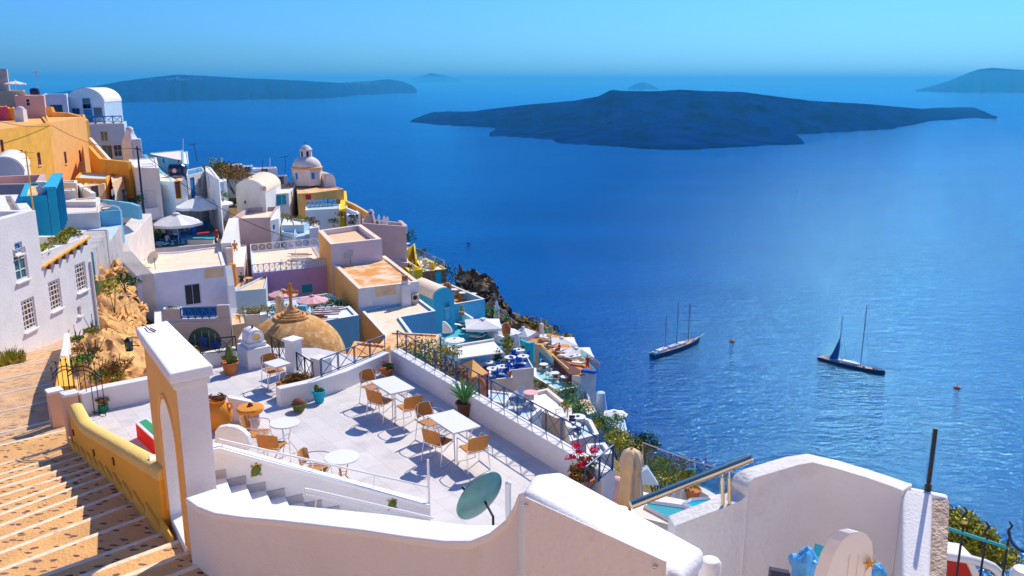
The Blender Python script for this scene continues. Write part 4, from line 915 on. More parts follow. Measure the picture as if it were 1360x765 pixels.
places = [((100,437),.6,'at the top left of the rocky slope, by the wall end'),((97,455),.7,'just right of the white capped wall end'),((106,470),.9,'on the left side of the rocky slope above the iron gate'),((125,441),.6,'at the upper middle of the rocky slope'),((142,450),.8,'under the bare twigs in the upper middle of the rocky slope'),((129,470),.5,'alone in the middle of the bare rock'),((102,490),.9,'behind the arched iron gate'),((122,484),.8,'left of the smooth boulder'),((160,496),.9,'at the right foot of the rocky slope beside the gateway'),((150,508),.9,'behind the low wall at the foot of the rocky slope'),((134,505),.7,'right behind the spear points of the iron gate')]
for k, ((px, py), s_, lb) in enumerate(places):
    p = near_slope(px, py); b = MB(); b.leaves(p+Vector((0,0,.18*s_)), (.6*s_,.55*s_,.26*s_), 330, .085, rr_, clump=8)
    tt = thing('wild_shrub', 'low wild shrub '+lb, 'shrub', p, 'wild shrubs on the rocky slope'); b.build('foliage', ['leaf','leafdry','leaf'][(k*2)%3] if k%3 else 'leafyellow', tt)
    b = MB()
    for _ in range(8): b.tube([p-Vector((0,0,.1)), p+Vector((rr_.gauss(0,.25),rr_.gauss(0,.25),.3+rr_.random()*.4))*1], .012, 4)
    b.build('twigs', 'bark', tt)
# ---- street paving; unseen house fronts added to bounce light on to the near walls
A13, B13 = noses[13][0], noses[13][1]; b = MB(); b.prism([(A13.x,A13.y),(B13.x,B13.y),(B13.x+.3,B13.y),(-.6,6.2),(1.2,4.6),(1.6,-3),(-13,-3)], -9, -6.14); struct(b.build('street_paving', 'stepstone'))
b = MB(); b.prism([(1.2,6.2),(5.6,6.2),(7,3),(2,3)], -9, -4.6); struct(b.build('yard_floor', 'offwhite'))
for x0, x1, y, zt_, m_, lb in ((-16,-5,-4,2.5,'cream','unseen cream house front added behind the viewpoint on the street side to bounce light'),(-4.6,5,-5,3.5,'roofcream','unseen pale house front added directly behind the viewpoint to bounce light'),(5.4,16,-6,2,'offwhite','unseen off white house front added behind the viewpoint on the sea side to bounce light')):
    b = MB(); b.prism([(x0,y),(x1,y),(x1,y-5),(x0,y-5)], -10, zt_); tag(b.build('house', m_), lb, 'house')
# =====================================================================================================
# TOWN BUILDING KIT
HP = []; CTRL = []                                            # terrain control points collected from the buildings
def wall_holes(mb, A, B, z0, z1, holes, depth, n):
    """vertical wall A->B with rectangular holes (u0,u1,v0,v1 metres / world z); reveals go inward by depth"""
    A = Vector((A[0],A[1],0)); B = Vector((B[0],B[1],0)); L_ = (B-A).length; u = (B-A)/L_
    us = sorted({0, L_, *[h[0] for h in holes], *[h[1] for h in holes]}); vs_ = sorted({z0, z1, *[h[2] for h in holes], *[h[3] for h in holes]})
    flip = u.cross(Vector((0,0,1))).dot(n) < 0
    def q(pts): mb.add(pts, [tuple(range(4))[::-1] if flip else (0,1,2,3)])
    for i in range(len(us)-1):
        for j in range(len(vs_)-1):
            cu, cv = (us[i]+us[i+1])/2, (vs_[j]+vs_[j+1])/2
            if any(h[0] < cu < h[1] and h[2] < cv < h[3] for h in holes): continue
            P = lambda a, c: A+u*a+Vector((0,0,c))
            q([P(us[i],vs_[j]), P(us[i+1],vs_[j]), P(us[i+1],vs_[j+1]), P(us[i],vs_[j+1])])
    for h in holes:
        c = [A+u*a+Vector((0,0,v)) for a, v in ((h[0],h[2]),(h[1],h[2]),(h[1],h[3]),(h[0],h[3]))]; d = [p-n*depth for p in c]
        for k in range(4): q([c[(k+1)%4], c[k], d[k], d[(k+1)%4]][::-1])
def opening(t, c, u, n, w, h, kind, fr, pane, bars, depth=.14, arch=False):
    nm = 'door' if kind == 'door' else 'window'; ft = min(.09, w*.12); ci = c-n*(depth*.55)
    f = MB(); Z_ = Vector((0,0,1))
    for sx in (-1,1): f.obox(ci+u*sx*(w-ft)/2, u*ft, n*.07, Z_*h)
    f.obox(ci+Z_*(h-ft)/2, u*(w-2*ft), n*.07, Z_*ft); f.obox(ci-Z_*(h-ft)/2, u*(w-2*ft), n*.07, Z_*ft)
    for k in range(1, bars[0]): f.obox(ci+u*(-w/2+w*k/bars[0]), u*.035, n*.05, Z_*(h-2*ft))
    for k in range(1, bars[1]): f.obox(ci+Z_*(-h/2+h*k/bars[1]), u*(w-2*ft), n*.046, Z_*.035)
    o = f.build(nm, fr, t)
    g = MB(); g.obox(c-n*(depth*.75), u*(w-.01), n*.03, Z_*(h-.01)); g.build('door_leaf' if nm == 'door' else 'pane', pane, o)
    if nm == 'window': s_ = MB(); s_.obox(c-Z_*(h/2+.035)+n*.03, u*(w+.12), n*.16, Z_*.05); s_.build('sill', 'offwhite', o)
def house(label, poly, z1, h, m, roofm='roofcream', ph=.35, pt=.25, ops=(), name='house', cat='house', group=None, bevel=.035, hz=None, topm=None):
    """poly: list of 3D/2D plan points in picture order; ops: (side, point3d, w, h, kind, frame, pane, bars)"""
    pc = poly_ccw(poly); cen = sum((Vector((*p,0)) for p in pc), Vector())/len(pc); base = z1-h
    CTRL.append((cen.x, cen.y, z1-(hz if hz else h)+.3))
    HP.append((inset(pc, -2.2), z1-ph-1.0))
    t = thing(name, label, cat, (cen.x, cen.y, base), group)
    b = MB(); inn = inset(pc, pt); zr = z1-ph
    n_ = len(poly); orig = [Vector((p[0],p[1],0)) for p in poly]; area = sum(orig[i].x*orig[(i+1)%n_].y-orig[(i+1)%n_].x*orig[i].y for i in range(n_))
    for i in range(n_):
        A, B = orig[i], orig[(i+1)%n_]; u = (B-A).normalized(); n = Vector((u.y,-u.x,0)); n = n if area > 0 else -n
        hs = []; mine = [o for o in ops if o[0] == i]
        for o in mine:
            uu = (Vector((o[1].x,o[1].y,0))-A).dot(u); hs.append((uu-o[2]/2, uu+o[2]/2, o[1].z-o[3]/2, o[1].z+o[3]/2))
        wall_holes(b, A, B, base, z1, hs, .14, n)
        for o in mine:
            uu = (Vector((o[1].x,o[1].y,0))-A).dot(u); opening(t, A+u*uu+Vector((0,0,o[1].z)), u, n, o[2], o[3], o[4], o[5], o[6], o[7])
    nn = len(pc)
    b.add([(x,y,z1) for x,y in pc]+[(x,y,z1) for x,y in inn]+[(x,y,zr-.05) for x,y in inn], [(i,(i+1)%nn,nn+(i+1)%nn,nn+i) for i in range(nn)]+[(nn+i,nn+(i+1)%nn,2*nn+(i+1)%nn,2*nn+i) for i in range(nn)])
    o = b.build('wall', m, t)
    if topm:
        r = MB()
        for i in range(nn): r.add([(*pc[i],z1+.004),(*pc[(i+1)%nn],z1+.004),(*inn[(i+1)%nn],z1+.004),(*inn[i],z1+.004)], [(0,1,2,3)])
        r.build('parapet_top', topm, t)
    r = MB(); r.add([(x,y,zr) for x,y in inn], [tuple(range(nn))]); r.build('roof', roofm, t)
    t['_n'] = 1; del t['_n']
    return t
def hpx(label, G, pts, Y, h, m, roofm='roofcream', z=None, ops=(), **kw):
    """roof outline given in picture coordinates on one level; first point at depth Y"""
    px = [G(*p) for p in pts]; z1 = z if z is not None else ony(*px[0], Y).z
    P = [onz(*p, z1) for p in px]
    oo = []
    for s_, g_, c, w, hh, kind, fr, pane, bars in ops:
        q = onvert(*g_(*c), P[s_], P[(s_+1)%len(P)]); oo.append((s_, q, w, hh, kind, fr, pane, bars))
    return house(label, P, z1, h, m, roofm, ops=oo, **kw), z1
def hF(label, pts, z1, h, m, roofm='roofcream', ops=(), **kw):
    """roof outline by picture column and depth"""
    P = [xat(x, Y, z1) for x, Y in pts]; oo = []
    for s_, c, w, hh, kind, fr, pane, bars in ops:
        q = onvert(*c, P[s_], P[(s_+1)%len(P)]); oo.append((s_, q, w, hh, kind, fr, pane, bars))
    return house(label, P, z1, h, m, roofm, ops=oo, **kw)
def vault(label, A, B, D, zs, h, rise, m, roofm, front=(), name='vaulted_house', n=18, over=.0, hz=None, group=None):
    """barrel vaulted house: front springers A,B (plan), depth vector D, spring level zs"""
    A = Vector((A[0],A[1],0)); B = Vector((B[0],B[1],0)); D = Vector((D[0],D[1],0)); u = (B-A).normalized(); L_ = (B-A).length; nrm = Vector((u.y,-u.x,0)); nrm = nrm if nrm.dot(D) < 0 else -nrm
    c = (A+B+D)/2; t = thing(name, label, 'house', (c.x,c.y,zs-h), group); CTRL.append((c.x, c.y, zs-(hz or h)+.3))
    arc = [(L_/2-L_/2*math.cos(PI*k/n), rise*math.sin(PI*k/n)) for k in range(n+1)]
    b = MB(); b.extrude_outline([A+Vector((0,0,zs-h)), B+Vector((0,0,zs-h))]+[A+u*x+Vector((0,0,zs+z)) for x,z in arc[::-1]], D); b.build('wall', m, t)
    r = MB(); off = nrm*-.22; k_ = .05
    vs = []; e0, e1 = D.normalized()*.20, D+D.normalized()*.05
    for (x,z) in arc:
        s_ = (x-L_/2)/(L_/2); ox = u*(s_*k_); oz = Vector((0,0,k_*math.sqrt(max(0,1-s_*s_))))
        vs += [A+u*x+Vector((0,0,zs+z))+ox+oz+e0, A+u*x+Vector((0,0,zs+z))+ox+oz+e1]
    r.add(vs, [(2*k, 2*k+2, 2*k+3, 2*k+1) for k in range(n)]); r.build('vault_roof', roofm, t, smooth=True)
    for (q, w, hh, kind, fr, pane, bars) in front:
        p = onvert(*q, A, B); uu = (Vector((p.x,p.y,0))-A).dot(u); pc = A+u*uu+Vector((0,0,p.z))+nrm*.10
        opening(t, pc, u, nrm, w, hh, kind, fr, pane, bars, depth=.12)
    return t
def umbrella(label, c, r, h, m='canvas', n=8, rot=0, name='parasol', group=None, droop=.28, val=.16, polem='whitemetal'):
    """c: centre of the canopy rim level"""
    c = Vector(c); t = thing(name, label, 'parasol', c-Vector((0,0,h)), group)
    b = MB(); vs = [c+Vector((0,0,r*droop))]; k_ = r
    m1 = 4
    for j in range(1, m1+1):
        s_ = j/m1
        for k in range(n*2):
            a = rot+PI*k/n; rr = r*s_*(1 if k%2 == 0 else math.cos(PI/n)*.985); sag = 0 if k%2 == 0 else -.035*r*s_
            vs.append(c+Vector((math.cos(a)*rr, math.sin(a)*rr, r*droop*(1-s_)**.9*(1-.12*s_)+sag)))
    N2 = n*2; fs = [(0, 1+k, 1+(k+1)%N2) for k in range(N2)]
    for j in range(m1-1):
        for k in range(N2): fs.append((1+j*N2+k, 1+(j+1)*N2+k, 1+(j+1)*N2+(k+1)%N2, 1+j*N2+(k+1)%N2))
    o = len(vs); last = 1+(m1-1)*N2
    for k in range(N2): vs.append(vs[last+k]-Vector((0,0,val*r*.6)))
    for k in range(N2): fs.append((last+k, o+k, o+(k+1)%N2, last+(k+1)%N2))
    b.add(vs, fs); b.build('canopy', m, t)
    b = MB(); b.tube([c-Vector((0,0,h)), c+Vector((0,0,r*droop+.06))], .03, 8); b.build('pole', polem, t)
    b = MB(); b.lathe([(r*.16,-.02),(r*.13,.05),(.02,.10)], c+Vector((0,0,r*droop)), n); b.build('top_cap', m, t)
    return t
def closed_umbrella(label, c, r, h, m='beigecanvas', name='closed_parasol', base=.8, group=None):
    """c: top of the furled canopy"""
    c = Vector(c); t = thing(name, label, 'parasol', c-Vector((0,0,h+base)), group); b = MB(); vs = []; n = 40; pr = [(.05,.02*h),(.38,0),(.62,-.04*h),(.80,-.14*h),(.92,-.26*h),(.97,-.32*h),(.74,-.325*h),(.74,-.45*h),(.84,-.62*h),(.93,-.8*h),(1.0,-.97*h),(.6,-1.0*h)]
    for i, (k_, z) in enumerate(pr):
        for k in range(n): a = 2*PI*k/n; rr = r*k_*(1+(.16*math.sin(a*7+i*.12)+.07*math.sin(a*12+i*.3))*min(1,i/3)); vs.append(c+Vector((math.cos(a)*rr, math.sin(a)*rr, z)))
    fs = [tuple(range(n))]+[(i*n+k, (i+1)*n+k, (i+1)*n+(k+1)%n, i*n+(k+1)%n) for i in range(len(pr)-1) for k in range(n)]+[tuple(range((len(pr)-1)*n, len(pr)*n))[::-1]]
    b.add(vs, fs); b.build('furled_canopy', m, t, smooth=True, sharp=70); b = MB(); b.tube([c-Vector((0,0,h+base)), c+Vector((0,0,.06))], max(.02, r*.12), 8); b.build('pole', 'wood', t); return t
RB_ = random.Random(77)
def bush(label, c, rad, n=300, size=.16, m='leaf', name='bush', stem=True, group=None, cat='bush', m2=None):
    c = Vector(c); t = thing(name, label, cat, c-Vector((0,0,rad[2])), group); b = MB(); b.leaves(c, rad, n, size, RB_, clump=9); b.build('foliage', m, t)
    if stem:
        b = MB(); f_ = c-Vector((0,0,rad[2]*1.2))
        for k in range(3): b.tube([f_, c+Vector((RB_.uniform(-.4,.4)*rad[0], RB_.uniform(-.4,.4)*rad[1], RB_.uniform(-.2,.3)*rad[2]))], [max(.02,rad[0]*.05), .012], 5)
        b.build('stems', 'bark', t)
    return t
def rail_px(label, pts, h=.9, bay=.9, m='whitemetal', group=None, rr=.03, name='railing'):
    return railing(name, label, pts, h, bay, m=m, rr=rr, lower=.08, group=group)
def glass_rail(label, pts, h=1.0, post=1.4, m='glassgreen', group=None):
    t = thing('glass_railing', label, 'railing', pts[0], group); b = MB(); b.tube([Vector(p)+Vector((0,0,h)) for p in pts], .03, 8); b.build('top_rail', 'chrome', t)
    for a, b2 in zip(pts, pts[1:]):
        a, b2 = Vector(a), Vector(b2); n = max(1, round((b2-a).length/post)); u = (b2-a).normalized()
        for k in range(n+1):
            p = a.lerp(b2, k/n); q = MB(); q.tube([p, p+Vector((0,0,h))], .025, 6); q.build('post', 'chrome', t)
            if k < n:
                p2 = a.lerp(b2, (k+1)/n); g = MB(); v = Vector((-u.y,u.x,0)); g.obox((p+p2)/2+Vector((0,0,h*.52)), (p2-p)-u*.12, v*.012, (0,0,h*.8)); g.build('glass_panel', 'railglass', t)
    return t
def glassy(name, tint):
    m = bpy.data.materials.new(name); m.use_nodes = True; nt = m.node_tree; N = nt.nodes; L = nt.links; N.remove(N['Principled BSDF'])
    tr = N.new('ShaderNodeBsdfTransparent'); tr.inputs[0].default_value = (*tint,1); gl = N.new('ShaderNodeBsdfGlossy'); gl.inputs['Roughness'].default_value = .05
    fr = N.new('ShaderNodeLayerWeight'); fr.inputs[0].default_value = .35; mx = N.new('ShaderNodeMixShader'); L.new(fr.outputs['Facing'], mx.inputs[0]); L.new(tr.outputs[0], mx.inputs[1]); L.new(gl.outputs[0], mx.inputs[2])
    mm = N.new('ShaderNodeMath'); mm.operation = 'MULTIPLY'; mm.inputs[1].default_value = .5; L.new(fr.outputs['Facing'], mm.inputs[0]); L.new(mm.outputs[0], mx.inputs[0])
    L.new(mx.outputs[0], N['Material Output'].inputs['Surface']); W[name] = m
glassy('railglass', (.55,.85,.86))
# ---- people: one skinned body, hair and clothes as parts
def person(label, loc, rz=0, top='cloth_red', bottom='cloth_dark', pose='stand', hairc='hair', h=1.7):
    loc = Vector(loc); t = thing('person', label, 'person', (0,0,0)); k = h/1.7
    if pose == 'stand': hip = .88; J = dict(pel=(0,0,.90),ch=(0,.01,1.25),nk=(0,.01,1.46),hd=(0,.03,1.60),ls=(-.18,0,1.40),le=(-.25,.03,1.12),lw=(-.22,.16,.92),rs=(.18,0,1.40),re=(.25,.0,1.12),rw=(.26,.10,.88),lh=(-.09,0,.86),lk=(-.10,.04,.47),la=(-.10,0,.08),lf=(-.10,.14,.04),rh=(.09,0,.86),rk=(.11,.02,.47),ra=(.13,-.08,.08),rf=(.13,.06,.04))
    else: J = dict(pel=(0,0,.50),ch=(0,-.04,.85),nk=(0,-.02,1.06),hd=(0,.02,1.20),ls=(-.18,-.02,1.0),le=(-.24,.08,.76),lw=(-.16,.30,.72),rs=(.18,-.02,1.0),re=(.24,.08,.76),rw=(.16,.30,.72),lh=(-.09,.04,.48),lk=(-.12,.44,.50),la=(-.12,.46,.08),lf=(-.12,.60,.04),rh=(.09,.04,.48),rk=(.12,.44,.50),ra=(.12,.46,.08),rf=(.12,.60,.04))
    rad = dict(pel=.13,ch=.14,nk=.055,hd=.095,ls=.065,le=.045,lw=.03,rs=.065,re=.045,rw=.03,lh=.09,lk=.06,la=.04,lf=.035,rh=.09,rk=.06,ra=.04,rf=.035)
    names = list(J); idx = {n:i for i,n in enumerate(names)}
    E = [('pel','ch'),('ch','nk'),('nk','hd'),('ch','ls'),('ls','le'),('le','lw'),('ch','rs'),('rs','re'),('re','rw'),('pel','lh'),('lh','lk'),('lk','la'),('la','lf'),('pel','rh'),('rh','rk'),('rk','ra'),('ra','rf')]
    me = bpy.data.meshes.new('body'); me.from_pydata([J[n] for n in names], [(idx[a],idx[b]) for a,b in E], []); me.materials.append(W['skin'])
    o = bpy.data.objects.new('body', me); COL.objects.link(o); o.parent = t; OFF[o.name] = Vector((0,0,0))
    sm = o.modifiers.new('skin', 'SKIN'); 
    if not me.skin_vertices: 
        me.skin_vertices if False else None
    for i, n in enumerate(names):
        sv = me.skin_vertices[0].data[i] if me.skin_vertices else None
        if sv: sv.radius = (rad[n],)*2; sv.use_root = (n == 'pel')
    ss = o.modifiers.new('sub', 'SUBSURF'); ss.levels = 1; ss.render_levels = 1
    V = lambda n: Vector(J[n])
    b = MB(); b.tube([V('pel')-Vector((0,0,.02)), (V('pel')+V('ch'))/2, V('ch')+Vector((0,0,.1)), V('nk')-Vector((0,0,.03))], [.155,.15,.175,.075], 12)
    for s_ in 'lr': b.tube([V(s_+'s')+Vector((0,0,.02)), V(s_+'s').lerp(V(s_+'e'),.7)], [.085,.07], 8)
    b.build('shirt', top, t, smooth=True)
    b = MB()
    for s_ in 'lr': b.tube([V('pel').lerp(V(s_+'h'),.5)+Vector((0,0,.05)), V(s_+'h'), V(s_+'k'), V(s_+'k').lerp(V(s_+'a'),.85)], [.13,.115,.085,.065], 8)
    b.build('trousers', bottom, t, smooth=True)
    b = MB(); b.ball(V('hd')+Vector((0,-.015,.045)), (.098,.108,.10), 12, 6, -.2); b.build('hair', hairc, t, smooth=True)
    t.location = loc; t.rotation_euler = (0,0,rz); t.scale = (k,)*3
    return t
# small outdoor table with chairs around it (templates are copied)
TPL = {}
def far_table(label, c, r=.42, group='small tables on the lower terraces', m='tabletop', centre=True):
    key = ('t', m, centre); c = Vector(c)
    if key not in TPL:
        t = thing('dining_table', label, 'table', (0,0,0), group)
        b = MB(); b.lathe([(.49,.70),(.5,.715),(.5,.735),(.01,.74)], (0,0,0), 20); b.build('tabletop', m, t, smooth=True)
        b = MB(); b.lathe([(.26,0),(.24,.03),(.04,.06),(.035,.70)], (0,0,0), 12); b.build('pedestal', 'whitemetal', t, smooth=True)
        if centre: b = MB(); b.lathe([(.10,.74),(.12,.80),(.05,.82)], (0,0,0), 10); b.build('table_setting', 'deepblue', t)
        TPL[key] = t; t.location = c; t.scale = (2*r,2*r,1); return t
    return copytree(TPL[key], c, 0, label, group, 1) if False else _sc(copytree(TPL[key], c, 0, label, group), r)
def _sc(o, r): o.scale = (2*r, 2*r, 1); return o
def far_chair(label, c, rz, m='wood', group='chairs on the lower terraces'):
    key = ('c', m)
    if key not in TPL:
        t = thing('terrace_chair', label, 'chair', (0,0,0), group); b = MB(); b.box((0,0,.44), (.46,.44,.05)); b.build('seat', m, t, bevel=.01)
        b = MB(); b.box((0,-.22,.68), (.46,.05,.46)); b.build('backrest', m, t, bevel=.01)
        for sx in (-1,1):
            for sy in (-1,1): b = MB(); b.box((sx*.2,sy*.19,.21), (.04,.04,.42)); b.build('leg', m, t)
        TPL[key] = t; t.location = c; t.rotation_euler = (0,0,rz); return t
    return copytree(TPL[key], c, rz, label, group)
def lounger(label, c, rz, m='brown', cush='canvas', group='sun loungers on the lower terraces'):
    key = ('l', m, cush)
    if key not in TPL:
        t = thing('sun_lounger', label, 'sun lounger', (0,0,0), group)
        b = MB(); b.box((0,.2,.28), (.62,1.4,.06)); b.build('frame', m, t)
        bk = MB(); bk.obox((0,-.78,.45), (.62,0,0), (0,.60,-.32), (0,.03,.05)); bk.build('backrest', m, t)
        b = MB(); b.box((0,.2,.35), (.56,1.34,.08)); b.obox((0,-.77,.53), (.56,0,0), (0,.58,-.31), (0,.04,.07)); b.build('cushion', cush, t, bevel=.02)
        for sx in (-1,1):
            for yy in (-.4,.8): b = MB(); b.box((sx*.27,yy,.13), (.05,.05,.26)); b.build('leg', m, t)
        TPL[key] = t; t.location = c; t.rotation_euler = (0,0,rz); return t
    return copytree(TPL[key], c, rz, label, group)
# =====================================================================================================
# TOWN, left and middle
WIN = ('window','whitemetal','glass'); 
# --- white house on the far left with barred windows
zlow = ony(118,312,42).z
P_wh = [xat(53,35.5,zlow), xat(118,42,zlow), xat(88,49,zlow), xat(30,43,zlow)]
Pw0, Pw1 = onz(13,478,-11.0), onz(132,431,-11.7)
# wall plane from the ground line, roofs follow it
uw = (Pw1-Pw0); uw.z = 0; uw.normalize(); nwv = Vector((uw.y,-uw.x,0))
def onw(px, py): return onvert(px, py, Pw0, Pw1)
lowR, lowL, upR, upL = onw(118,313), onw(53,353), onw(45,279), onw(-14,287)
zl = lowR.z; zu = upR.z
def wop(c, w, h, bars, fr='whitemetal', pane='glassgreen'): return c, w, h, 'window', fr, pane, bars
A_ = Vector((lowR.x,lowR.y,0)); Bm = Vector((upR.x,upR.y,0)); Cf = Vector((Pw0.x,Pw0.y,0))-uw*5
bk_ = -nwv*7 if nwv.x > 0 else nwv*7
oo = [(0, onw(*G7(*c)), w_, h_, 'window', 'whitemetal', pn_, br) for c, w_, h_, br, pn_ in (((612,385),1.0,1.35,(4,6),'brown'),((418,520),1.0,1.35,(4,6),'brown'),((597,640),.35,.45,(1,1),'greywall'))]
wh = house('lower right part of the white house, with a planted roof edge', [Bm-uw*.15, A_, A_+bk_, Bm-uw*.15+bk_], zl, 12, 'white', 'roofcream', ph=.55, pt=.35, ops=oo, hz=5.0)
oo = [(0, onw(*G7(130,167))+Vector((0,0,0)), .55, .50, 'window', 'whitemetal', 'blue', (1,1)), (0, onw(*G7(148,290)), .95, 1.35, 'window', 'whitemetal', 'glassgreen', (2,3)), (0, onw(*G7(210,665)), 1.0, 1.35, 'window', 'whitemetal', 'brown', (4,6))]
Bm2 = Bm+nwv*(.06 if nwv.x > 0 else -.06); Cf2 = Cf+nwv*(.06 if nwv.x > 0 else -.06)
house('taller left part of the white house, with one green glazed window', [Cf2, Bm2, Bm2+bk_*1.1, Cf2+bk_*1.1], zu, 9, 'white', 'roofcream', ph=.6, pt=.4, ops=oo, hz=6)
# narrow rainwater pipe at the corner
b = MB(); q = Vector((A_.x,A_.y,0))+nwv*(.05 if nwv.x > 0 else -.05)-uw*.25; b.tube([q+Vector((0,0,zl-1.2)), q+Vector((0,0,-12.5))], .05, 8); tag(b.build('rain_pipe', 'whitemetal'), 'pale rainwater pipe at the right corner of the white house', 'pipe')
# planted roof edge
t = thing('roof_planter', 'long white roof planter overgrown with yellow green shrubs on the white house', 'planter', onw(85,330))
nn_ = nwv if nwv.x > 0 else -nwv
a0_, a1_ = onw(54,352), onw(117,312); b = MB(); b.obox((a0_+a1_)/2+Vector((0,0,.12))-nn_*.3, (a1_-a0_), nn_*.5, (0,0,.22)); b.build('planter_box', 'whitenear', t)
b = MB(); b.obox((a0_+a1_)/2+nn_*.07-Vector((0,0,.1)), (a1_-a0_), nn_*.10, (0,0,.08)); b.build('ledge', 'gold', t)
for k in range(6): q = a0_.lerp(a1_, .1+.155*k)+nn_*.10-Vector((0,0,.22)); b = MB(); b.obox(q, uw*.12, nn_*.14, (0,0,.22)); b.build('bracket', 'brown', t)
b = MB()
for k in range(13):
    if k in (5,6,9): continue
    b.leaves(a0_.lerp(a1_, .03+.072*k)-nn_*.45+Vector((0,0,.28)), (.5,.35,.30), 150, .13, RB_)
b.build('shrubs', 'leafyellow', t)
# strip facing us left of the corner
# --- turquoise building with louvres
z_ = ony(*G2(350,335),47).z
t, z_ = hpx('small deep turquoise building with a row of tall blue louvre posts', G2, [(150,345),(352,335),(400,235),(190,245)], 46, 6, 'turq', 'rooforange', ph=.15, ops=(), hz=3.0)
P0_ = onz(*G2(352,335), z_); P1_ = onz(*G2(418,168), z_+.0); P1_ = P0_+(onz(*G2(412,225), z_)-P0_)*1.0
t = thing('louvre_screen', 'row of tall blue vertical louvres on the side of the turquoise building', 'screen', P0_-Vector((0,0,2.6)))
uL = (P1_-P0_); nL = Vector((uL.y,-uL.x,0)).normalized()
for k in range(6): b = MB(); q = P0_.lerp(P1_, k/5)+nL*.25; b.obox(q-Vector((0,0,1.15)), uL.normalized()*.08, nL*.42, (0,0,2.9)); b.build('louvre', 'turq', t)
b = MB(); b.obox((P0_+P1_)/2+Vector((0,0,.38))+nL*.2, uL*1.04, nL*.6, (0,0,.14)); b.build('top_beam', 'turq', t)
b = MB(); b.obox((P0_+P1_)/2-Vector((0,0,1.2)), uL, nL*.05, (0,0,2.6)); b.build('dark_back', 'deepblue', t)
q = onz(*G2(318,315), z_); b = MB(); b.lathe([(.25,0),(.3,.3),(.18,.34),(.15,.5),(.28,.55),(.28,.62)], q, 10); tag(b.build('chimney_pot', 'whitenear', smooth=True), 'white chimney pot on the corner of the turquoise building', 'chimney')
q = onz(*G2(250,435), z_-.4); t = thing('antenna_mast', 'rusty yellow antenna mast in front of the turquoise building', 'antenna', q); b = MB(); b.tube([q-Vector((0,0,.5)), q+Vector((0,0,3.0))], .035, 6); b.build('mast', 'gold', t)
for k, zz in enumerate((2.9,2.6,2.2)): b = MB(); b.tube([q+Vector((-.35+.1*k,0,zz)), q+Vector((.35-.1*k,.1,zz))], .015, 5); b.build('cross_arm', 'gold', t)
hpx('flat house behind the turquoise building with a pale pink parapet', G2, [(-60,255),(300,250),(340,178),(-60,195)], 53, 5, 'pink', 'rooforange', ph=.7, pt=.3, hz=4)
t = vault('small white barrel vault at the left edge behind the turquoise building', *[Vector(ony(*G2(x,y),60)) for x,y in ((-80,185),(185,185))], (-3.2,6.5), ony(*G2(100,160),60).z, 3, 1.0, 'white', 'white')
hpx('low white roof with a raised cream rim at the left edge', G2, [(0,500),(250,455),(150,330),(-40,335)], 41, 5, 'white', 'roofcream', ph=.3, pt=.5, hz=4)
# --- top left hill houses
z4 = ony(66,163,91).z
hF('large tan house with two small red framed windows on the left hillside', [(65,91),(113.5,106),(112,114),(60,110)], z4, 14, 'tan', 'tan', ph=.2, hz=8, ops=[(0,(87,209.5),.95,1.35,'window','redframe','glass',(1,2)),(0,(106.3,207),.95,1.35,'window','redframe','glass',(1,2))])
hF('ochre yellow house front with dark windows at the left edge of the hillside', [(-14,76),(65,91),(58,108),(-14,106)], ony(66,163,91).z, 14, 'ochre', 'tan', ph=.2, hz=7, ops=[(0,(52,211),.95,1.3,'window','redframe','glass',(1,2)),(0,(28.5,213),1.2,1.9,'door','redframe','dark',(1,2)),(0,(3,195),.7,1.3,'window','redframe','glass',(1,2)),(0,(14,210),.7,.6,'window','redframe','dark',(1,1))])
hF('small crimson red house front at the far left edge of the hillside', [(-14,100),(10,100),(9,106),(-14,106)], ony(5,142,100).z, 5, 'pinkred', 'tan', ph=.1)
hF('narrow orange house between the crimson wall and the white chimney', [(9.5,100.5),(20,100.5),(19,106),(9.5,106)], ony(15,144,100).z, 5, 'ochre', 'cream', ph=.1)
hF('grey square tower at the top left edge of the picture', [(-12,121),(8.5,121),(10,127),(-12,127)], ony(4,91.5,121).z, 9, 'greywall', 'greywall', ph=.2)
hF('cream house below the grey tower at the top left', [(-12,112),(33,112.5),(33,122),(-12,122)], ony(20,121,112).z, 10, 'cream', 'cream', ph=.15)
hF('pinkish house between the cream house and the ochre wall', [(19,106),(58,107),(60,118),(22,118)], ony(40,127,107).z, 12, 'pink', 'cream', ph=.15, ops=[(0,(37,136),.5,.9,'window','whitemetal','dark',(1,2))])
hF('white house with pale blue shutters left of the vaulted house', [(58,117),(88,119),(90,127),(60,127)], ony(72,125.5,117).z, 10, 'bluewhite', 'white', ph=.15, ops=[(0,(75,144),1.6,1.0,'window','blue','glass',(2,1))])
b = MB(); pts = [(53,142,109),(67,142,110),(70,149,110),(90,150,111),(108,155,111),(114,160,111)]; A = [ony(*p) for p in pts]; b.strip(A, [p+Vector((.1,.5,0)) for p in A], -15); tag(b.build('terrace_wall', 'ochre'), 'bright ochre terrace wall with a stepped top above the tan house', 'wall')
t = thing('chimney', 'small white arched chimney between orange walls on the left hillside', 'chimney', ony(28,163,98)); q = ony(29,162,98); b = MB(); b.box(q+Vector((0,0,.6)), (1.0,.8,1.6)); b.ball(q+Vector((0,0,1.4)), (.5,.4,.35), 12, 5, 0); b.build('stack', 'white', t)
umbrella('white parasol on the cream rooftop at the very top left', ony(20,111,117), 1.35, 1.6)
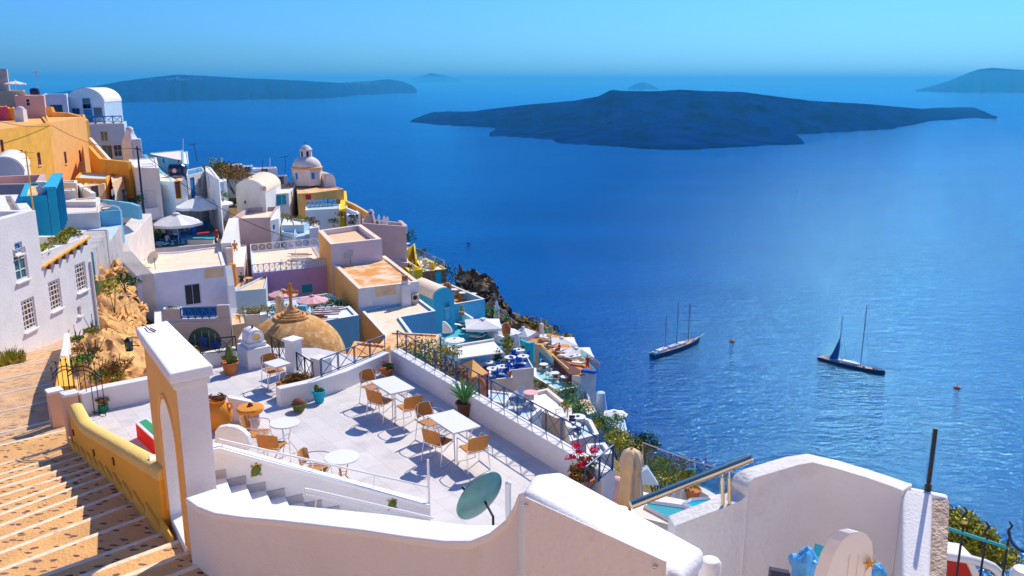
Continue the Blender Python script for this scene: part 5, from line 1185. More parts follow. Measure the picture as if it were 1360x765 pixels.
# antenna on the skyline
t = thing('antenna', 'tall tv antenna against the sky above the pink house', 'antenna', ony(51,118,116)); q = ony(51,118,116); b = MB(); b.tube([q, q+Vector((0,0,2.3))], .04, 5); b.build('mast', 'greywall', t); b = MB(); b.tube([q+Vector((-.7,0,2.0)), q+Vector((.2,0,2.15))], .04, 5); b.build('boom', 'greywall', t)
b = MB(); b.lathe([(.55,0),(.6,.3),(.5,.75),(.05,.85)], ony(46.5,125.5,112), 12); tag(b.build('water_tank', 'hulldark', smooth=True), 'round dark water tank on the skyline below the antenna', 'water tank')
# vaulted white house with balcony
Yv = 125; zv = ony(113,136,Yv).z
tv = vault('white vaulted house with a blue door and two windows on the left skyline', xat(89,Yv,zv), xat(138,Yv,zv), (-1.5,9), zv, 8, ony(113,117,Yv).z-zv, 'bluewhite', 'white', front=[((117,150),1.2,2.6,'door','blue','blue',(2,1)),((115,137.5),1.1,1.5,'window','blue','glass',(1,2)),((101,148),1.1,.9,'window','blue','glass',(2,1)),((130.5,149.5),1.2,1.4,'window','blue','glass',(2,2))])
hF('white house with green doors below the blue balcony, beside the vaulted house', [(114,117),(164.5,119),(168,126),(112,126)], ony(140,165,117).z, 12, 'bluewhite', 'roofcream', ph=.1, hz=6, ops=[(0,(138.5,181),1.0,1.4,'window','cream','glassgreen',(2,1)),(0,(142.5,202),1.4,2.0,'door','cream','glassgreen',(2,1)),(0,(156.5,200),1.1,1.7,'window','whitemetal','glass',(2,2))])
zb_ = ony(140,165,117).z
rail_px('blue lattice balcony railing of the white vaulted house', [xat(115,117.2,zb_), xat(162,119.2,zb_)], 1.0, 1.0, 'blue', rr=.05)
t = thing('chimney', 'fat white rounded chimney on the skyline right of the balcony', 'chimney', ony(174,204,110)); q = ony(175,204,110); b = MB(); b.lathe([(1.15,-1),(1.05,1.6),(.62,2.5),(.58,2.9)], q, 4, a0=.5); b.build('stack', 'white', t, bevel=.15, seg=2); b = MB(); b.lathe([(.42,2.85),(.5,3.0),(.42,3.25),(.2,3.4)], q, 10); b.build('chimney_cap', 'offwhite', t, smooth=True); b = MB(); b.box(q+Vector((.9,-.2,.6)), (1.0,1.0,2.6), .4); b.build('side_block', 'white', t, bevel=.12)
# battered ochre walls and stair parapet
def walltop(name, label, pts, th, zdn, m, cat='wall', bevel=0, thv=None, capm=None):
    A = [ony(*p) for p in pts]; v = Vector(thv) if thv else Vector((.15,th,0)); b = MB(); b.strip(A, [p+v for p in A], [min(p.z for p in A)-zdn]*len(A)); o = tag(b.build(name, m, bevel=bevel), label, cat); return o, A
walltop('retaining_wall', 'ochre retaining wall stepping down right of the tan house', [(117,194,101),(122,200,99),(132,211,96),(150,213,95),(170,215,94)], .5, 4, 'ochre')
walltop('stair_parapet', 'white sloping stair parapet above the ochre retaining wall', [(118,183,104),(126,192,102),(135,202,100),(144,212,98)], .4, 1.0, 'offwhite')
hpx('low ochre house with a red framed window below the retaining wall', G2, [(565,205),(800,215),(850,165),(600,165)], 91, 5, 'ochre', 'bluewhite', ph=.15, hz=3, ops=[(0,G2,(690,252),.5,.4,'window','redframe','dark',(1,1))])
hpx('tiny ochre house with a red framed door beside the white stepped walls', G2, [(615,275),(785,250),(800,240),(640,245)], 86, 4, 'cream', 'cream', ph=.1, hz=3, ops=[(0,G2,(715,318),1.0,1.4,'door','redframe','glassgreen',(2,1))])
hpx('plain peach house wall behind the two people on the path', G2, [(845,240),(965,170),(950,150),(830,180)], 88, 6, 'cream', 'cream', ph=.1, hz=4)
person('person in a white top walking on the lane left of the other walker', ony(*G2(862,402),86), 2.4, 'cloth_white', 'cloth_dark')
person('person with a red cap and dark clothes on the lane, right of the other walker', ony(*G2(943,398),84), 2.8, 'cloth_dark', 'cloth_dark', hairc='cloth_red')
# white stepped blocks
hpx('small white block with a raised rim left of the tiny ochre house', G2, [(440,240),(575,245),(580,222),(436,225)], 86, 4, 'white', 'white', ph=.25)
hpx('white block with a slanted side, second of the stepped white blocks', G2, [(440,305),(570,300),(560,285),(440,290)], 82, 4, 'white', 'white', ph=.1)
walltop('sloping_wall', 'white sloping wall beside the stepped white blocks', [(102,244,88),(110,250,86),(122,257,84)], .5, 3, 'white')
hpx('flat white house with a sunken roof above the long blue wall', G2, [(460,385),(720,385),(748,350),(560,362)], 80, 5, 'white', 'roofcream', ph=.1, hz=3)
hpx('low white roof in front of the sunken roof, left of the satellite dish', G2, [(465,480),(745,465),(755,360),(735,355),(715,400),(470,410)], 75, 3, 'offwhite', 'offwhite', ph=.08, pt=.15)
dish('satellite_dish', 'round cream satellite dish on the white roof above the long blue wall', ony(*G2(795,420),76), .55, (.1,-.4,.7), 'dishcream', mount=ony(*G2(780,455),76))
b = MB(); pts = [ony(*G2(*p),75.5) for p in ((760,458),(765,430),(800,420),(850,415),(890,425),(905,450))]; b.tube(pts, .07, 8); tag(b.build('pipe_loop', 'whitemetal', smooth=True), 'bent white pipe on the roof right of the cream dish', 'pipe')
walltop('blue_wall', 'blue painted lane wall at the feet of the two walkers', [(133,265,84),(150,267,83),(172,270,82),(183,274,81)], .4, 1.3, 'skyblue')
# lane wall to the gate
hpx('pale grey lane wall block with a white top left of the big cafe parasols', G2, [(755,460),(1020,450),(1200,425),(1190,415),(760,440)], 88, 1.3, 'offwhite', 'offwhite', ph=.05, pt=.1)
b_, zbw = hpx('long low house with a bright blue painted parapet wall', G2, [(400,628),(820,705),(915,558),(478,588)], 73, 4, 'greywall', 'bluewhite', ph=.02, pt=.1, hz=3)
q0_, q1_ = onz(*G2(478,588),zbw), onz(*G2(915,558),zbw); b = MB(); b.strip([q0_+Vector((0,0,1.35)), q1_+Vector((0,0,1.35))], [q0_+Vector((0,.35,1.35)), q1_+Vector((0,.35,1.35))], zbw-2); tag(b.build('blue_parapet', 'skyblue'), 'long bright blue parapet at the back of the low pale roof', 'wall')
hpx('plain grey rendered house in front of the long blue wall', G7, [(400,60),(700,200),(815,30),(790,28),(400,42)], 57, 8, 'greywall', 'greywall', ph=.05, pt=.1, hz=5)
walltop('curved_wall', 'thick white wall curving down beside the grey rendered house', [(179,284,85),(165,299,82),(152,314,79),(146,325,77.5),(151,335,76.6),(164,350,75.8),(180,366,75.1)], .9, 11, 'offwhite', thv=(1.5,.5,0), bevel=.08)
walltop('drain_pipe', 'thin grey pipe on the plain grey house', [(139.5,305,57.2),(140.5,305,57.2)], .1, 4, 'greywall', 'pipe', thv=(0,.1,0))
bush('dark green shrub hanging over the rock beside the grey house', ony(*G7(940,425),55), (1.1,.8,.6), 420, .16, 'leafdark')
bush('tall yellow green shrub on the tan rock right of the white house', ony(*G7(845,500),46), (.7,.6,1.0), 380, .14, 'leafyellow')
# tan rock between white house and the grey house
def rockmass(label, px, name='rock', m='rock', seed=1, amp=.5, cat='rock'):
    """px: rows of (px,py,Y) forming a rough surface"""
    rows = px; b = MB(); NI = 22; NJ = 22; R_ = len(rows); C_ = len(rows[0]); vs = []
    g = [[ony(*c) for c in r] for r in rows]
    for j in range(NJ*(R_-1)+1):
        rj = min(j//NJ, R_-2); tj = j/NJ-rj
        for i in range(NI*(C_-1)+1):
            ci = min(i//NI, C_-2); ti = i/NI-ci
            p = g[rj][ci].lerp(g[rj][ci+1], ti).lerp(g[rj+1][ci].lerp(g[rj+1][ci+1], ti), tj)
            d = Vector((noise.noise(p*.5+Vector((seed,0,0))), noise.noise(p*.5+Vector((0,seed,0))), noise.noise(p*.5+Vector((0,0,seed)))))*amp
            d += Vector((noise.noise(p*1.7), noise.noise(p*1.7+Vector((9,0,0))), noise.noise(p*1.7+Vector((0,9,0)))))*amp*.5-Vector((0,0,abs(noise.noise(p*1.1)))*1)*amp*.7+Vector((0,0,noise.noise(p*4.5)))*amp*.14
            vs.append(p+d)
    w = NI*(C_-1)+1; hN = NJ*(R_-1)+1
    b.add(vs, [(j*w+i, (j+1)*w+i, (j+1)*w+i+1, j*w+i+1) for j in range(hN-1) for i in range(w-1)])
    return tag(b.build(name, m, smooth=True, sharp=50), label, cat)
rockmass('tan bare rock face between the white house and the lilac shaded wall', [[(118,345,52),(145,338,56),(166,366,66)],[(122,380,48),(155,385,53),(184,400,64)],[(128,425,44),(155,420,48),(186,430,58)],[(132,455,42),(155,454,44),(205,452,48)]], seed=3, amp=.9)

# --- white house with black door, its roof, balcony and the cafe terrace above
D0 = ony(*G4(115,430),75).z
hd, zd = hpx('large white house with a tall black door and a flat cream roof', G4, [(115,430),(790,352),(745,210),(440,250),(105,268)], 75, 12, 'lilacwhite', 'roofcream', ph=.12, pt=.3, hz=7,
  ops=[(0,G4,(545,572),1.5,2.05,'door','bluewhite','dark',(2,1)), (0,G4,(150,540),.01,.01,'window','white','white',(1,1))][:1])
# cream rectangle high on the front wall, right of the door
def onface(px, py, A, B): return onvert(px, py, A, B)
FA, FB = onz(*G4(115,430),zd), onz(*G4(790,352),zd); fu_ = (FB-FA).normalized(); fn_ = Vector((fu_.y,-fu_.x,0)); fn_ = fn_ if fn_.y < 0 else -fn_
c = onvert(*G4(705,410), FA, FB); b = MB(); b.obox(c+fn_*.01, fu_*1.8, fn_*.02, (0,0,.95)); b.build('yellow_patch', 'cream', hd)
dish('satellite_dish', 'round cream satellite dish on the flat cream roof of the black door house', onz(*G4(255,345),zd)+Vector((0,0,.6)), .62, (-.25,-.62,.45), 'dishcream', mount=onz(*G4(262,385),zd-.12))
t = thing('antenna', 'thin tv antenna lying beside the dish on the cream roof', 'antenna', onz(*G4(190,385),zd)); q = onz(*G4(190,385),zd); b = MB(); b.tube([q, q+Vector((0,0,1.1))], .02, 5); b.build('mast', 'greywall', t); b = MB(); b.tube([q+Vector((-.3,0,.9)), q+Vector((.3,0,1.0))], .015, 4); b.build('boom', 'greywall', t)
# balcony in front of the door
Bz = ony(218,424,72).z
zc_ = ony(240,422,71.5).z
t = thing('balcony', 'white balcony in front of the black door with blue lattice railing and a planter', 'balcony', ony(260,440,71.5))
b = MB(); Pq = [ony(218,424,71), ony(305,414,71.5), ony(305,409,75.2), ony(218,418,75.2)]; zq_ = Pq[0].z; Pq = [Vector((p.x,p.y,0)) for p in Pq]; b.prism(Pq, zq_-.25, zq_); b.build('slab', 'lilacwhite', t)
b = MB(); b.prism([Pq[0]-Vector((0,0,0)), Pq[0]+(Pq[1]-Pq[0])*.25, Pq[0]+(Pq[1]-Pq[0])*.25+Vector((0,.5,0)), Pq[0]+Vector((0,.5,0))], zq_, zq_+.9); b.build('planter_wall', 'lilacwhite', t)
b = MB(); b.leaves(Pq[0]+(Pq[1]-Pq[0])*.13+Vector((0,.25,zq_+.95)), (.7,.25,.15), 120, .12, RB_); b.build('plants', 'leaf', t)
b = MB(); b.prism([Pq[0]+(Pq[1]-Pq[0])*.80, Pq[1], Pq[1]+Vector((0,.25,0)), Pq[0]+(Pq[1]-Pq[0])*.80+Vector((0,.25,0))], zq_, zq_+1.15); b.build('solid_parapet', 'lilacwhite', t, bevel=.06)
b = MB(); b.obox(Vector((*((Pq[0]+Pq[1])/2)[:2],zq_+.42))+Vector((0,.9,0)), (Pq[1]-Pq[0])*.56, (0,.06,0), (0,0,.8)); b.build('shade_plate', 'deepblue', t)  # deep blue plate whose colour stands for the shade behind the lattice
rail_px('blue lattice railing of the balcony below the black door', [Vector((*(Pq[0]+(Pq[1]-Pq[0])*.26)[:2],zq_)), Vector((*(Pq[0]+(Pq[1]-Pq[0])*.79)[:2],zq_))], .95, .55, 'blue', rr=.035)
hF('white lower wing with a wide blue arched window below the balcony', [(205,70.5),(306,71.5),(306,75),(205,75)], zq_-.26, 9, 'lilacwhite', 'white', ph=.02, pt=.1, hz=4)
# arched blue window (front of the wing)
WA, WB = xat(205,70.5,zq_), xat(306,71.5,zq_); c = onvert(272,452,WA,WB); uu_ = (WB-WA); uu_.z = 0; uu_.normalize(); nn2 = Vector((uu_.y,-uu_.x,0)); t = thing('arched_window', 'wide arched window with blue cloths and cushions under the balcony', 'window', c)
outl = [(-1.35,-.6)]+[(-1.35*math.cos(PI*k/16), 1.2*math.sin(PI*k/16)) for k in range(17)]+[(1.35,-.6)]
b = MB(); b.extrude_outline([c+uu_*x+Vector((0,0,z))+nn2*.02 for x,z in outl], nn2*.02); b.build('dark_opening', 'glassgreen', t)
b = MB()
for x in (-.8,-.2,.4,.9): b.obox(c+uu_*x+Vector((0,0,.05))+nn2*.06, uu_*.06, nn2*.05, (0,0,1.1 if abs(x) > .6 else 1.7))
b.build('window_bars', 'bluewhite', t); 
b = MB(); b.obox(c+uu_*-.1+Vector((0,0,-.1))+nn2*.3, uu_*.7, nn2*.3, (0,0,.9)); b.obox(c+uu_*.9+Vector((0,0,-.35))+nn2*.3, uu_*.8, nn2*.5, (0,0,.5)); b.build('blue_cloth', 'cushionblue', t, bevel=.08)
# white side wall running down right of the house
walltop('side_wall', 'tall narrow white wall at the right end of the black door house', [(299,353,75.2),(303,380,74),(306,410,73),(309,450,71)], .5, 4, 'white', thv=(.45,.4,0))
# orange and white small parts between that wall and the chimney block
hpx('tiny orange terrace house right of the tall white side wall', G10, [(385,180),(480,165),(470,100),(390,90)], 60, 5, 'cream', 'rooforange', ph=.1)
hpx('small white stepped terrace below the yellow bush planter', G10, [(430,290),(520,270),(600,215),(480,200)], 55, 5, 'offwhite', 'offwhite', ph=.05, pt=.1)
hpx('white planter box under the round yellow bush', G10, [(485,105),(600,98),(625,60),(480,70)], 62, 3, 'white', 'soil', ph=.1, pt=.1, name='planter_box', cat='planter')
bush('round yellow green bush in the white planter beside the brown dome', ony(*G10(550,75),63), (1.5,.7,.55), 500, .13, 'leafyellow')
hpx('narrow white pillar block right of the yellow bush', G10, [(598,105),(650,95),(640,78),(600,82)], 61.5, 3, 'white', 'white', ph=.03, pt=.05)

# cafe terrace with the big parasols
zc = ony(*G4(85,240),86).z
hpx('raised cafe terrace under two large grey parasols, with a low pinkish front wall', G4, [(80,240),(750,190),(700,-60),(560,-130),(180,-60),(60,60)], 86, 6, 'offwhite', 'terraceblue' if 'terraceblue' in W else 'turq', ph=.45, pt=.25, name='cafe_terrace', cat='terrace', hz=2)
zf = zc-.45
t = hpx('tiny white arched shed with a grey door at the corner of the cafe terrace', G4, [(80,112),(215,112),(210,90),(95,88)], 88, 2.8, 'white', 'white', ph=.02, pt=.05, ops=[(0,G4,(128,175),1.0,1.45,'door','whitemetal','glass',(1,1))], bevel=.1)[0]
umbrella('large grey white parasol, the nearer and left one on the cafe terrace', ony(*G4(425,-62+90),91), 2.8, 2.4, n=6, droop=.34)
umbrella('large grey white parasol, the farther one above the blue cafe tables', ony(*G3(595,520),100), 3.1, 2.4, n=8, droop=.30)
umbrella('grey white parasol half hidden behind the farther cafe parasol', ony(*G3(745,510),104), 1.7, 2.4, n=8)
person('person in a red dress standing at the right end of the cafe terrace', ony(*G4(722,120),93)-Vector((0,0,1.0)), 1.0, 'cloth_red', 'cloth_red', h=1.75)
person('person in dark blue sitting under the nearer cafe parasol', Vector((*ony(*G4(385,110),92)[:2], zf)), .5, 'cloth_dark', 'cloth_blue', pose='sit')
person('person with bare shoulders sitting left under the nearer cafe parasol', Vector((*ony(*G4(345,115),91)[:2], zf)), -.5, 'cloth_white', 'cloth_blue', pose='sit')
q = onz(*G4(605,150),zf+.9); t = thing('serving_counter', 'long bright turquoise glass topped counter on the cafe terrace', 'counter', q-Vector((0,0,.9)))
b = MB(); b.obox(q, (2.9,0.15,0), (-.2,1.1,0), (0,0,.08)); b.build('glass_top', 'teal', t); b = MB(); b.obox(q-Vector((0,0,.5)), (2.7,.1,0), (-.15,.9,0), (0,0,.8)); b.build('counter_body', 'offwhite', t)
for k, zz in enumerate(((300,160),(400,170),(450,140),(470,185),(330,120))): far_table('small blue cafe table under the grey parasols, seen among the chairs', onz(*G4(*zz), zf), .45, 'blue tables on the cafe terrace', m='cushionblue')
for k, zz in enumerate(((270,180),(350,185),(430,180),(370,130),(520,120),(560,130),(500,90),(640,90))): far_chair('blue cafe chair among the tables under the grey parasols', onz(*G4(*zz), zf), k*1.3, 'cushionblue', 'blue chairs on the cafe terrace')
q = onz(*G4(285,215), zf); potted('potted_shrub', 'potted green shrub in a white pot on the front edge of the cafe terrace', q+Vector((0,.3,0)), .32, .5, 'whitenear', lambda t, c: (lambda b: (b.leaves(c+Vector((0,0,.75)), (.45,.45,.85), 260, .17, RB_), b.build('foliage','leaf',t)))(MB()))
bush('dark bush under the nearer cafe parasol, beside the seated people', onz(*G4(465,110),zf)+Vector((0,0,.8)), (.5,.5,.8), 200, .18, 'leafdark')
b = MB(); q = onz(*G4(620,110),zf+1.5); b.obox(q, (1.1,.2,.1), (0,.6,0), (0,0,.10)); tag(b.build('red_parasol_cloth', 'red'), 'small red awning cloth at the back of the cafe terrace', 'awning')
walltop('terrace_wall', 'white sloping wall at the right end of the cafe terrace', [(293,323,86.5),(298,306,91),(304,290,97)], .8, 5, 'white', thv=(1.0,.3,0))
walltop('terrace_wall', 'cream sloping ramp wall right of the white terrace wall', [(300,330,86),(304,308,92),(308,291,97)], .8, 5, 'roofcream', thv=(.55,.3,0))

# --- mid left white cluster beyond the cafe
hpx('white lane house with an open gateway below the wooden pole', G3, [(105,240),(290,245),(270,165),(60,180)], 92, 7, 'white', 'white', ph=.1, hz=5, ops=[(0,G3,(225,480),1.3,1.9,'door','bluewhite','white',(1,1))])
hpx('tall narrow white house wall left of the wooden pole', G2, [(955,120),(1025,130),(1010,85),(940,90)], 96, 8, 'white', 'white', ph=.1)
hpx('white house with a sloped side wall and a blue door behind the pole', G3, [(290,340),(400,350),(380,310),(290,270)], 96, 6, 'bluewhite', 'roofcream', ph=.1, ops=[(0,G3,(345,430),1.0,1.7,'door','cream','bluewhite',(2,1))], hz=4)
hpx('white house with a brown door left of the arched porch house', G3, [(395,370),(500,360),(480,300),(380,310)], 99, 6, 'white', 'rooforange', ph=.1, ops=[(0,G3,(435,410),.8,2.1,'door','ochre','brown',(1,1))], hz=4)
ta = hpx('white house with an arched porch and blue door in the middle of the white cluster', G3, [(500,300),(640,270),(610,235),(490,260)], 104, 8, 'white', 'glassgreen', ph=.1, hz=6, ops=[(0,G3,(545,395),1.1,2.6,'door','blue','blue',(1,2)),(0,G3,(600,360),1.2,1.2,'window','white','greywall',(1,1))])[0]
hpx('white house with a curved gable side and small porch right of the arched porch', G3, [(640,265),(740,335),(745,320),(680,240),(640,230)], 106, 7, 'white', 'white', ph=.1, hz=5, ops=[(0,G3,(665,345),.6,1.3,'window','blue','glass',(1,1))])
hpx('small white house at the right end of the white cluster', G3, [(740,350),(800,340),(790,325),(740,330)], 106, 5, 'white', 'white', ph=.1, ops=[(0,G3,(765,392),.9,1.3,'door','bluewhite','bluewhite',(1,1))])
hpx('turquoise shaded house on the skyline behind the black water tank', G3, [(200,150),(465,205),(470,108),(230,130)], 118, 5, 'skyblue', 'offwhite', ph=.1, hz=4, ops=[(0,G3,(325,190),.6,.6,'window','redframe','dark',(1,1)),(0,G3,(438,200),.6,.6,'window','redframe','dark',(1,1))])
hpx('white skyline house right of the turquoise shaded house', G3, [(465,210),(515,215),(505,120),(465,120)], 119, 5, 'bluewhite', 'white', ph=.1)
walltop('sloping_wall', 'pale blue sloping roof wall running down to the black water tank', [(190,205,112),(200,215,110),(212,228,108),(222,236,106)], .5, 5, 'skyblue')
hpx('white block with stacked flat roofs right of the wooden pole', G3, [(130,235),(265,225),(260,205),(135,215)], 93, 3, 'white', 'white', ph=.08)
b = MB(); q = ony(*G3(425,260),101); b.obox(q, (0,0,0.01), (0,.01,0), (.01,0,0)); b = MB(); b.tube([q+Vector((-1.0,0,0)), q+Vector((-.75,0,0)), q+Vector((.75,0,0)), q+Vector((1.0,0,0))], [.55,.75,.75,.55], 18); t = thing('water_tank', 'large black oval water tank with a pale round badge on the white roofs', 'water tank', q-Vector((0,0,.75))); b.build('tank', 'hulldark', t, smooth=True)
b = MB(); b.tube([q+Vector((0,-.74,0)), q+Vector((0,-.80,0))], .26, 14); b.build('badge', 'flowerpale' if 'flowerpale' in W else 'pinkcanvas', t)
# wooden utility pole with cables
pb = ony(190,272,88); pt = ony(184,194,88); pt = Vector((pb.x,pb.y,pt.z)); t = thing('utility_pole', 'dark wooden utility pole rising from the white cluster', 'utility pole', pb-Vector((0,0,1))); b = MB(); b.tube([pb-Vector((0,0,1)), pt], [.13,.09], 8); b.build('pole', 'hulldark', t)
b = MB(); b.tube([pt-Vector((.3,0,.3)), pt+Vector((.4,0,-.3))], .05, 6); b.build('cross_arm', 'hulldark', t)
def cable(label, a, c, sag, r=.025):
    b = MB(); b.tube([a.lerp(c,k/16)-Vector((0,0,sag*4*(k/16)*(1-k/16))) for k in range(17)], r, 5); tag(b.build('power_cable', 'iron'), label, 'cable')
cable('power cable running from the tan house to the wooden pole', ony(*G1(390,490),92), pt-Vector((0,0,.2)), .8)
cable('power cable from the left edge to the corner of the tan house', ony(-5,160,74), ony(*G1(390,490),92), .3)
cable('power cable from the wooden pole down across the mauve wall', pt-Vector((0,0,.2)), ony(*G4(1290,150),82), 1.2, .03)
bush('green climber at the foot of the wooden pole', ony(*G3(155,480),87.5), (.45,.4,.9), 200, .18, 'leafdark')
bush('small green bush on the white wall beside the far parasol', ony(*G3(768,448),100), (.9,.8,.7), 260, .2, 'leaf')
bush('low green plant against the shaded wall of the white vaulted chapel', ony(*G3(965,505),111), (.8,.5,.45), 160, .2, 'leaf')
bush('ochre green scrub mass on the skyline between the white cluster and the chapel', ony(*G3(780,290),118), (3.8,3,1.9), 1200, .3, 'leafdry')
bush('yellow green shrub at the top of the skyline scrub', ony(*G3(700,250),120), (2.4,2,1.6), 600, .3, 'leafyellow')
bush('brown shrub directly left of the white vaulted chapel', ony(*G3(850,330),112), (2.6,2,1.6), 600, .28, 'leafdry')
for k, (x0,x1,y0,Y,m_,lb) in enumerate(((735,920,215,134,'cream','low tan flat house on the distant skyline left of the tall antennas'),(760,900,255,128,'white','small white house on the distant skyline below the tan one'),(885,1060,280,126,'bluewhite','white house with blue doors on the distant skyline'),(915,1000,225,133,'bluewhite','tiny pale blue house on the distant skyline'),(990,1180,240,130,'white','row of small white walls on the skyline behind the chapel vault'),(1150,1260,300,122,'greywall','small grey white house right behind the chapel vault'))):
    hpx(lb, G3, [(x0,y0+18),(x1,y0+12),(x1-10,y0-4),(x0+10,y0)], Y, 4, m_, 'offwhite', ph=.1, ops=[(0,G3,((x0+x1)/2,y0+38),1.0,1.2,'window','blue','glass',(1,1))])
for k, (x,y0,y1,lb) in enumerate(((578,65,200,'leaning thin mast'),(472,25,120,'thin white mast'),(1070,180,250,'first short mast'),(1125,170,250,'second short mast'),(1240,160,280,'tall white antenna mast'))):
    a, c = ony(*G3(x,y1),122), ony(*G3(x-(25 if k == 0 else 0),y0),122); b = MB(); b.tube([a,c], .05, 5); t = thing('mast', lb+' on the skyline '+['left of the scrub','above the turquoise shaded house','behind the chapel, leftmost of three','behind the chapel, middle of three','just left of the domed church'][k], 'mast', a); b.build('mast_pole', 'mast' if k%2 == 0 else 'whitemetal', t)
    if k in (4,0): b = MB(); b.tube([c+Vector((-.8,0,-.1)), c+Vector((.5,0,.05))], .035, 4); b.build('aerial', 'mast', t)

# --- vaulted chapel, flat annex
zq = ony(*G3(865,400),112).z; A = ony(*G3(866,400),112); B_ = onz(*G3(1090,430),zq); back = onz(*G3(1205,362),zq)-B_
vault('white barrel vaulted chapel with a cream vault in the middle of the village', A, B_, (back.x,back.y), zq, 7, 1.35, 'white', 'roofcream', hz=4)
b = MB(); q = onz(*G3(1075,395),zq+1.2); b.lathe([(.35,0),(.35,.5),(.1,.6)], q-Vector((0,0,.3)), 8); tag(b.build('roof_vent', 'pink'), 'small pinkish vent on the edge of the chapel vault', 'vent')
hpx('flat white annex with wide blue glazing right of the vaulted chapel', G3, [(1140,440),(1265,432),(1322,372),(1210,380)], 114, 6, 'white', 'roofcream', ph=.08, hz=4, ops=[(0,G3,(1195,485),2.1,1.5,'window','whitemetal','teal',(3,1)),(1,G3,(1290,465),1.2,1.6,'window','whitemetal','teal',(2,1))])
for k in range(7): q = onz(*G5(200+k*14,372+(k%3)*8),ony(*G3(1140,440),114).z); pot(q, .18, .3, 'terracotta', rim=False) if False else tag(pot(q, .2, .35, 'terracotta'), 'small terracotta pot on the flat annex roof beside the chapel', 'plant pot', 'terracotta pots on the annex roof')
# --- domed church
q = ony(*G5(388,330),122); zc0 = q.z; c0 = Vector((q.x,q.y,0)); t = thing('domed_church', 'small domed church with an eight sided drum and a little lantern on top', 'church', q); px1 = 115/1130*1.02
c0 = xat(408.3,125,zc0); k_ = 126/1130
def ch(z): return ony(408,z,125).z
b = MB(); b.lathe([(19.5*k_,ch(245)),(19.5*k_,ch(223.5))], (c0.x,c0.y,0), 8, a0=PI/8); b.build('drum', 'offwhite', t)
b = MB(); b.lathe([(20.2*k_,ch(224)),(20.4*k_,ch(222)),(19.4*k_,ch(221))], (c0.x,c0.y,0), 16); b.build('cornice', 'tan', t)
b = MB(); R0_ = 18.5*k_; zb0 = ch(221.5); Ht = ch(207)-zb0; b.lathe([(R0_*math.cos(a), zb0+Ht*math.sin(a)) for a in [PI/2*i/10*.93 for i in range(11)]], (c0.x,c0.y,0), 28); b.build('dome', 'offwhite', t, smooth=True)
b = MB(); b.lathe([(7.6*k_,ch(209)),(7.6*k_,ch(199))], (c0.x,c0.y,0), 8, a0=PI/8); ln_ = b.build('lantern', 'offwhite', t)
b = MB(); b.lathe([(8.2*k_,ch(199.3)),(8.2*k_,ch(198.3)),(6.8*k_,ch(197)),(5*k_,ch(194.3)),(2*k_,ch(192.8)),(.3*k_,ch(192.4))], (c0.x,c0.y,0), 16); b.build('lantern_cap', 'offwhite', ln_, smooth=True)
for a in (-PI/2-.55,-PI/2+.45):
    d = Vector((math.cos(a),math.sin(a),0)); b = MB(); b.obox(Vector((c0.x,c0.y,ch(204)))+d*7.3*k_, (-d.y*.32,d.x*.32,0), d*.12, (0,0,.75)); b.build('lantern_opening', 'hulldark', ln_)
b = MB(); zc1 = ch(192.4); b.tube([Vector((c0.x,c0.y,zc1)), Vector((c0.x,c0.y,zc1+.45))], .03, 5); b.tube([Vector((c0.x-.14,c0.y,zc1+.3)), Vector((c0.x+.14,c0.y,zc1+.3))], .03, 5); b.build('cross', 'iron', t)
for a, w_ in ((-PI/2+.62,.42),(-PI/2-.55,.3)):
    d = Vector((math.cos(a),math.sin(a),0)); b = MB(); b.obox(Vector((c0.x,c0.y,ch(232)))+d*18.8*k_, (-d.y*w_,d.x*w_,0), d*.2, (0,0,.9)); o = b.build('window', 'blue', t)
q0, q1 = ony(*G5(520,345),124), ony(*G5(600,372),124)
vault('small cream barrel vault tucked right of the church drum', q0, q1, (-2.5,4), q0.z, 5, 1.1, 'white', 'roofcream')
# tan church house with open terrace
tt, zz = hpx('tan flat roofed house under the domed church with a recessed yellow porch', G5, [(312,438),(432,432),(660,402),(500,355),(350,308),(288,312)], 116, 5, 'yellowtan' if 'yellowtan' in W else 'cream', 'rooforange', ph=.08, pt=.25, hz=4, topm='tan', ops=[(1,G5,(547,495),.75,.85,'window','offwhite','glass',(1,1))])
c = onvert(*G5(455,488), onz(*G5(432,432),zz), onz(*G5(660,402),zz)); b = MB(); b.tube([c+Vector((math.cos(a)*.3,-.12,math.sin(a)*.3)) for a in [2*PI*j/14 for j in range(14)]], .05, 5, closed=True); b.build('wall_ring', 'wood', tt)
c = onvert(*G5(395,462), onz(*G5(432,432),zz), onz(*G5(660,402),zz)); b = MB(); b.obox(c+Vector((0,-.1,0)), (.75,0,0), (0,.1,0), (0,0,.7)); b.build('red_board', 'redframe', tt)
hpx('white terrace block in front of the tan church house', G5, [(372,562),(628,548),(632,515),(375,530)], 110, 6, 'white', 'bluewhite', ph=.2, pt=.15, hz=4)
for k in range(7): far_chair('pale blue chair in the row on the white terrace block below the church', onz(*G5(395+k*32,543-k*2), ony(*G5(372,562),110).z-.2), PI, 'skyblue', 'chairs in a row below the church')
hpx('yellow tan buttress house right of the white terrace block', G5, [(625,560),(690,545),(680,420),(650,410)], 111, 6, 'yellow', 'yellow', ph=.05, hz=4, ops=[(0,G5,(648,592),.5,.7,'window','blue','glass',(1,1))])
walltop('garden_wall', 'long cream garden wall sloping down to the right of the church', [(459,267,116),(470,272,115),(482,279,114),(490,284,113)], .5, 3, 'yellowtan' if 'yellowtan' in W else 'cream')
walltop('garden_wall', 'white sloping garden wall just below the long cream one', [(459,276,112),(468,280,112),(476,283,112)], .4, 2.6, 'white')
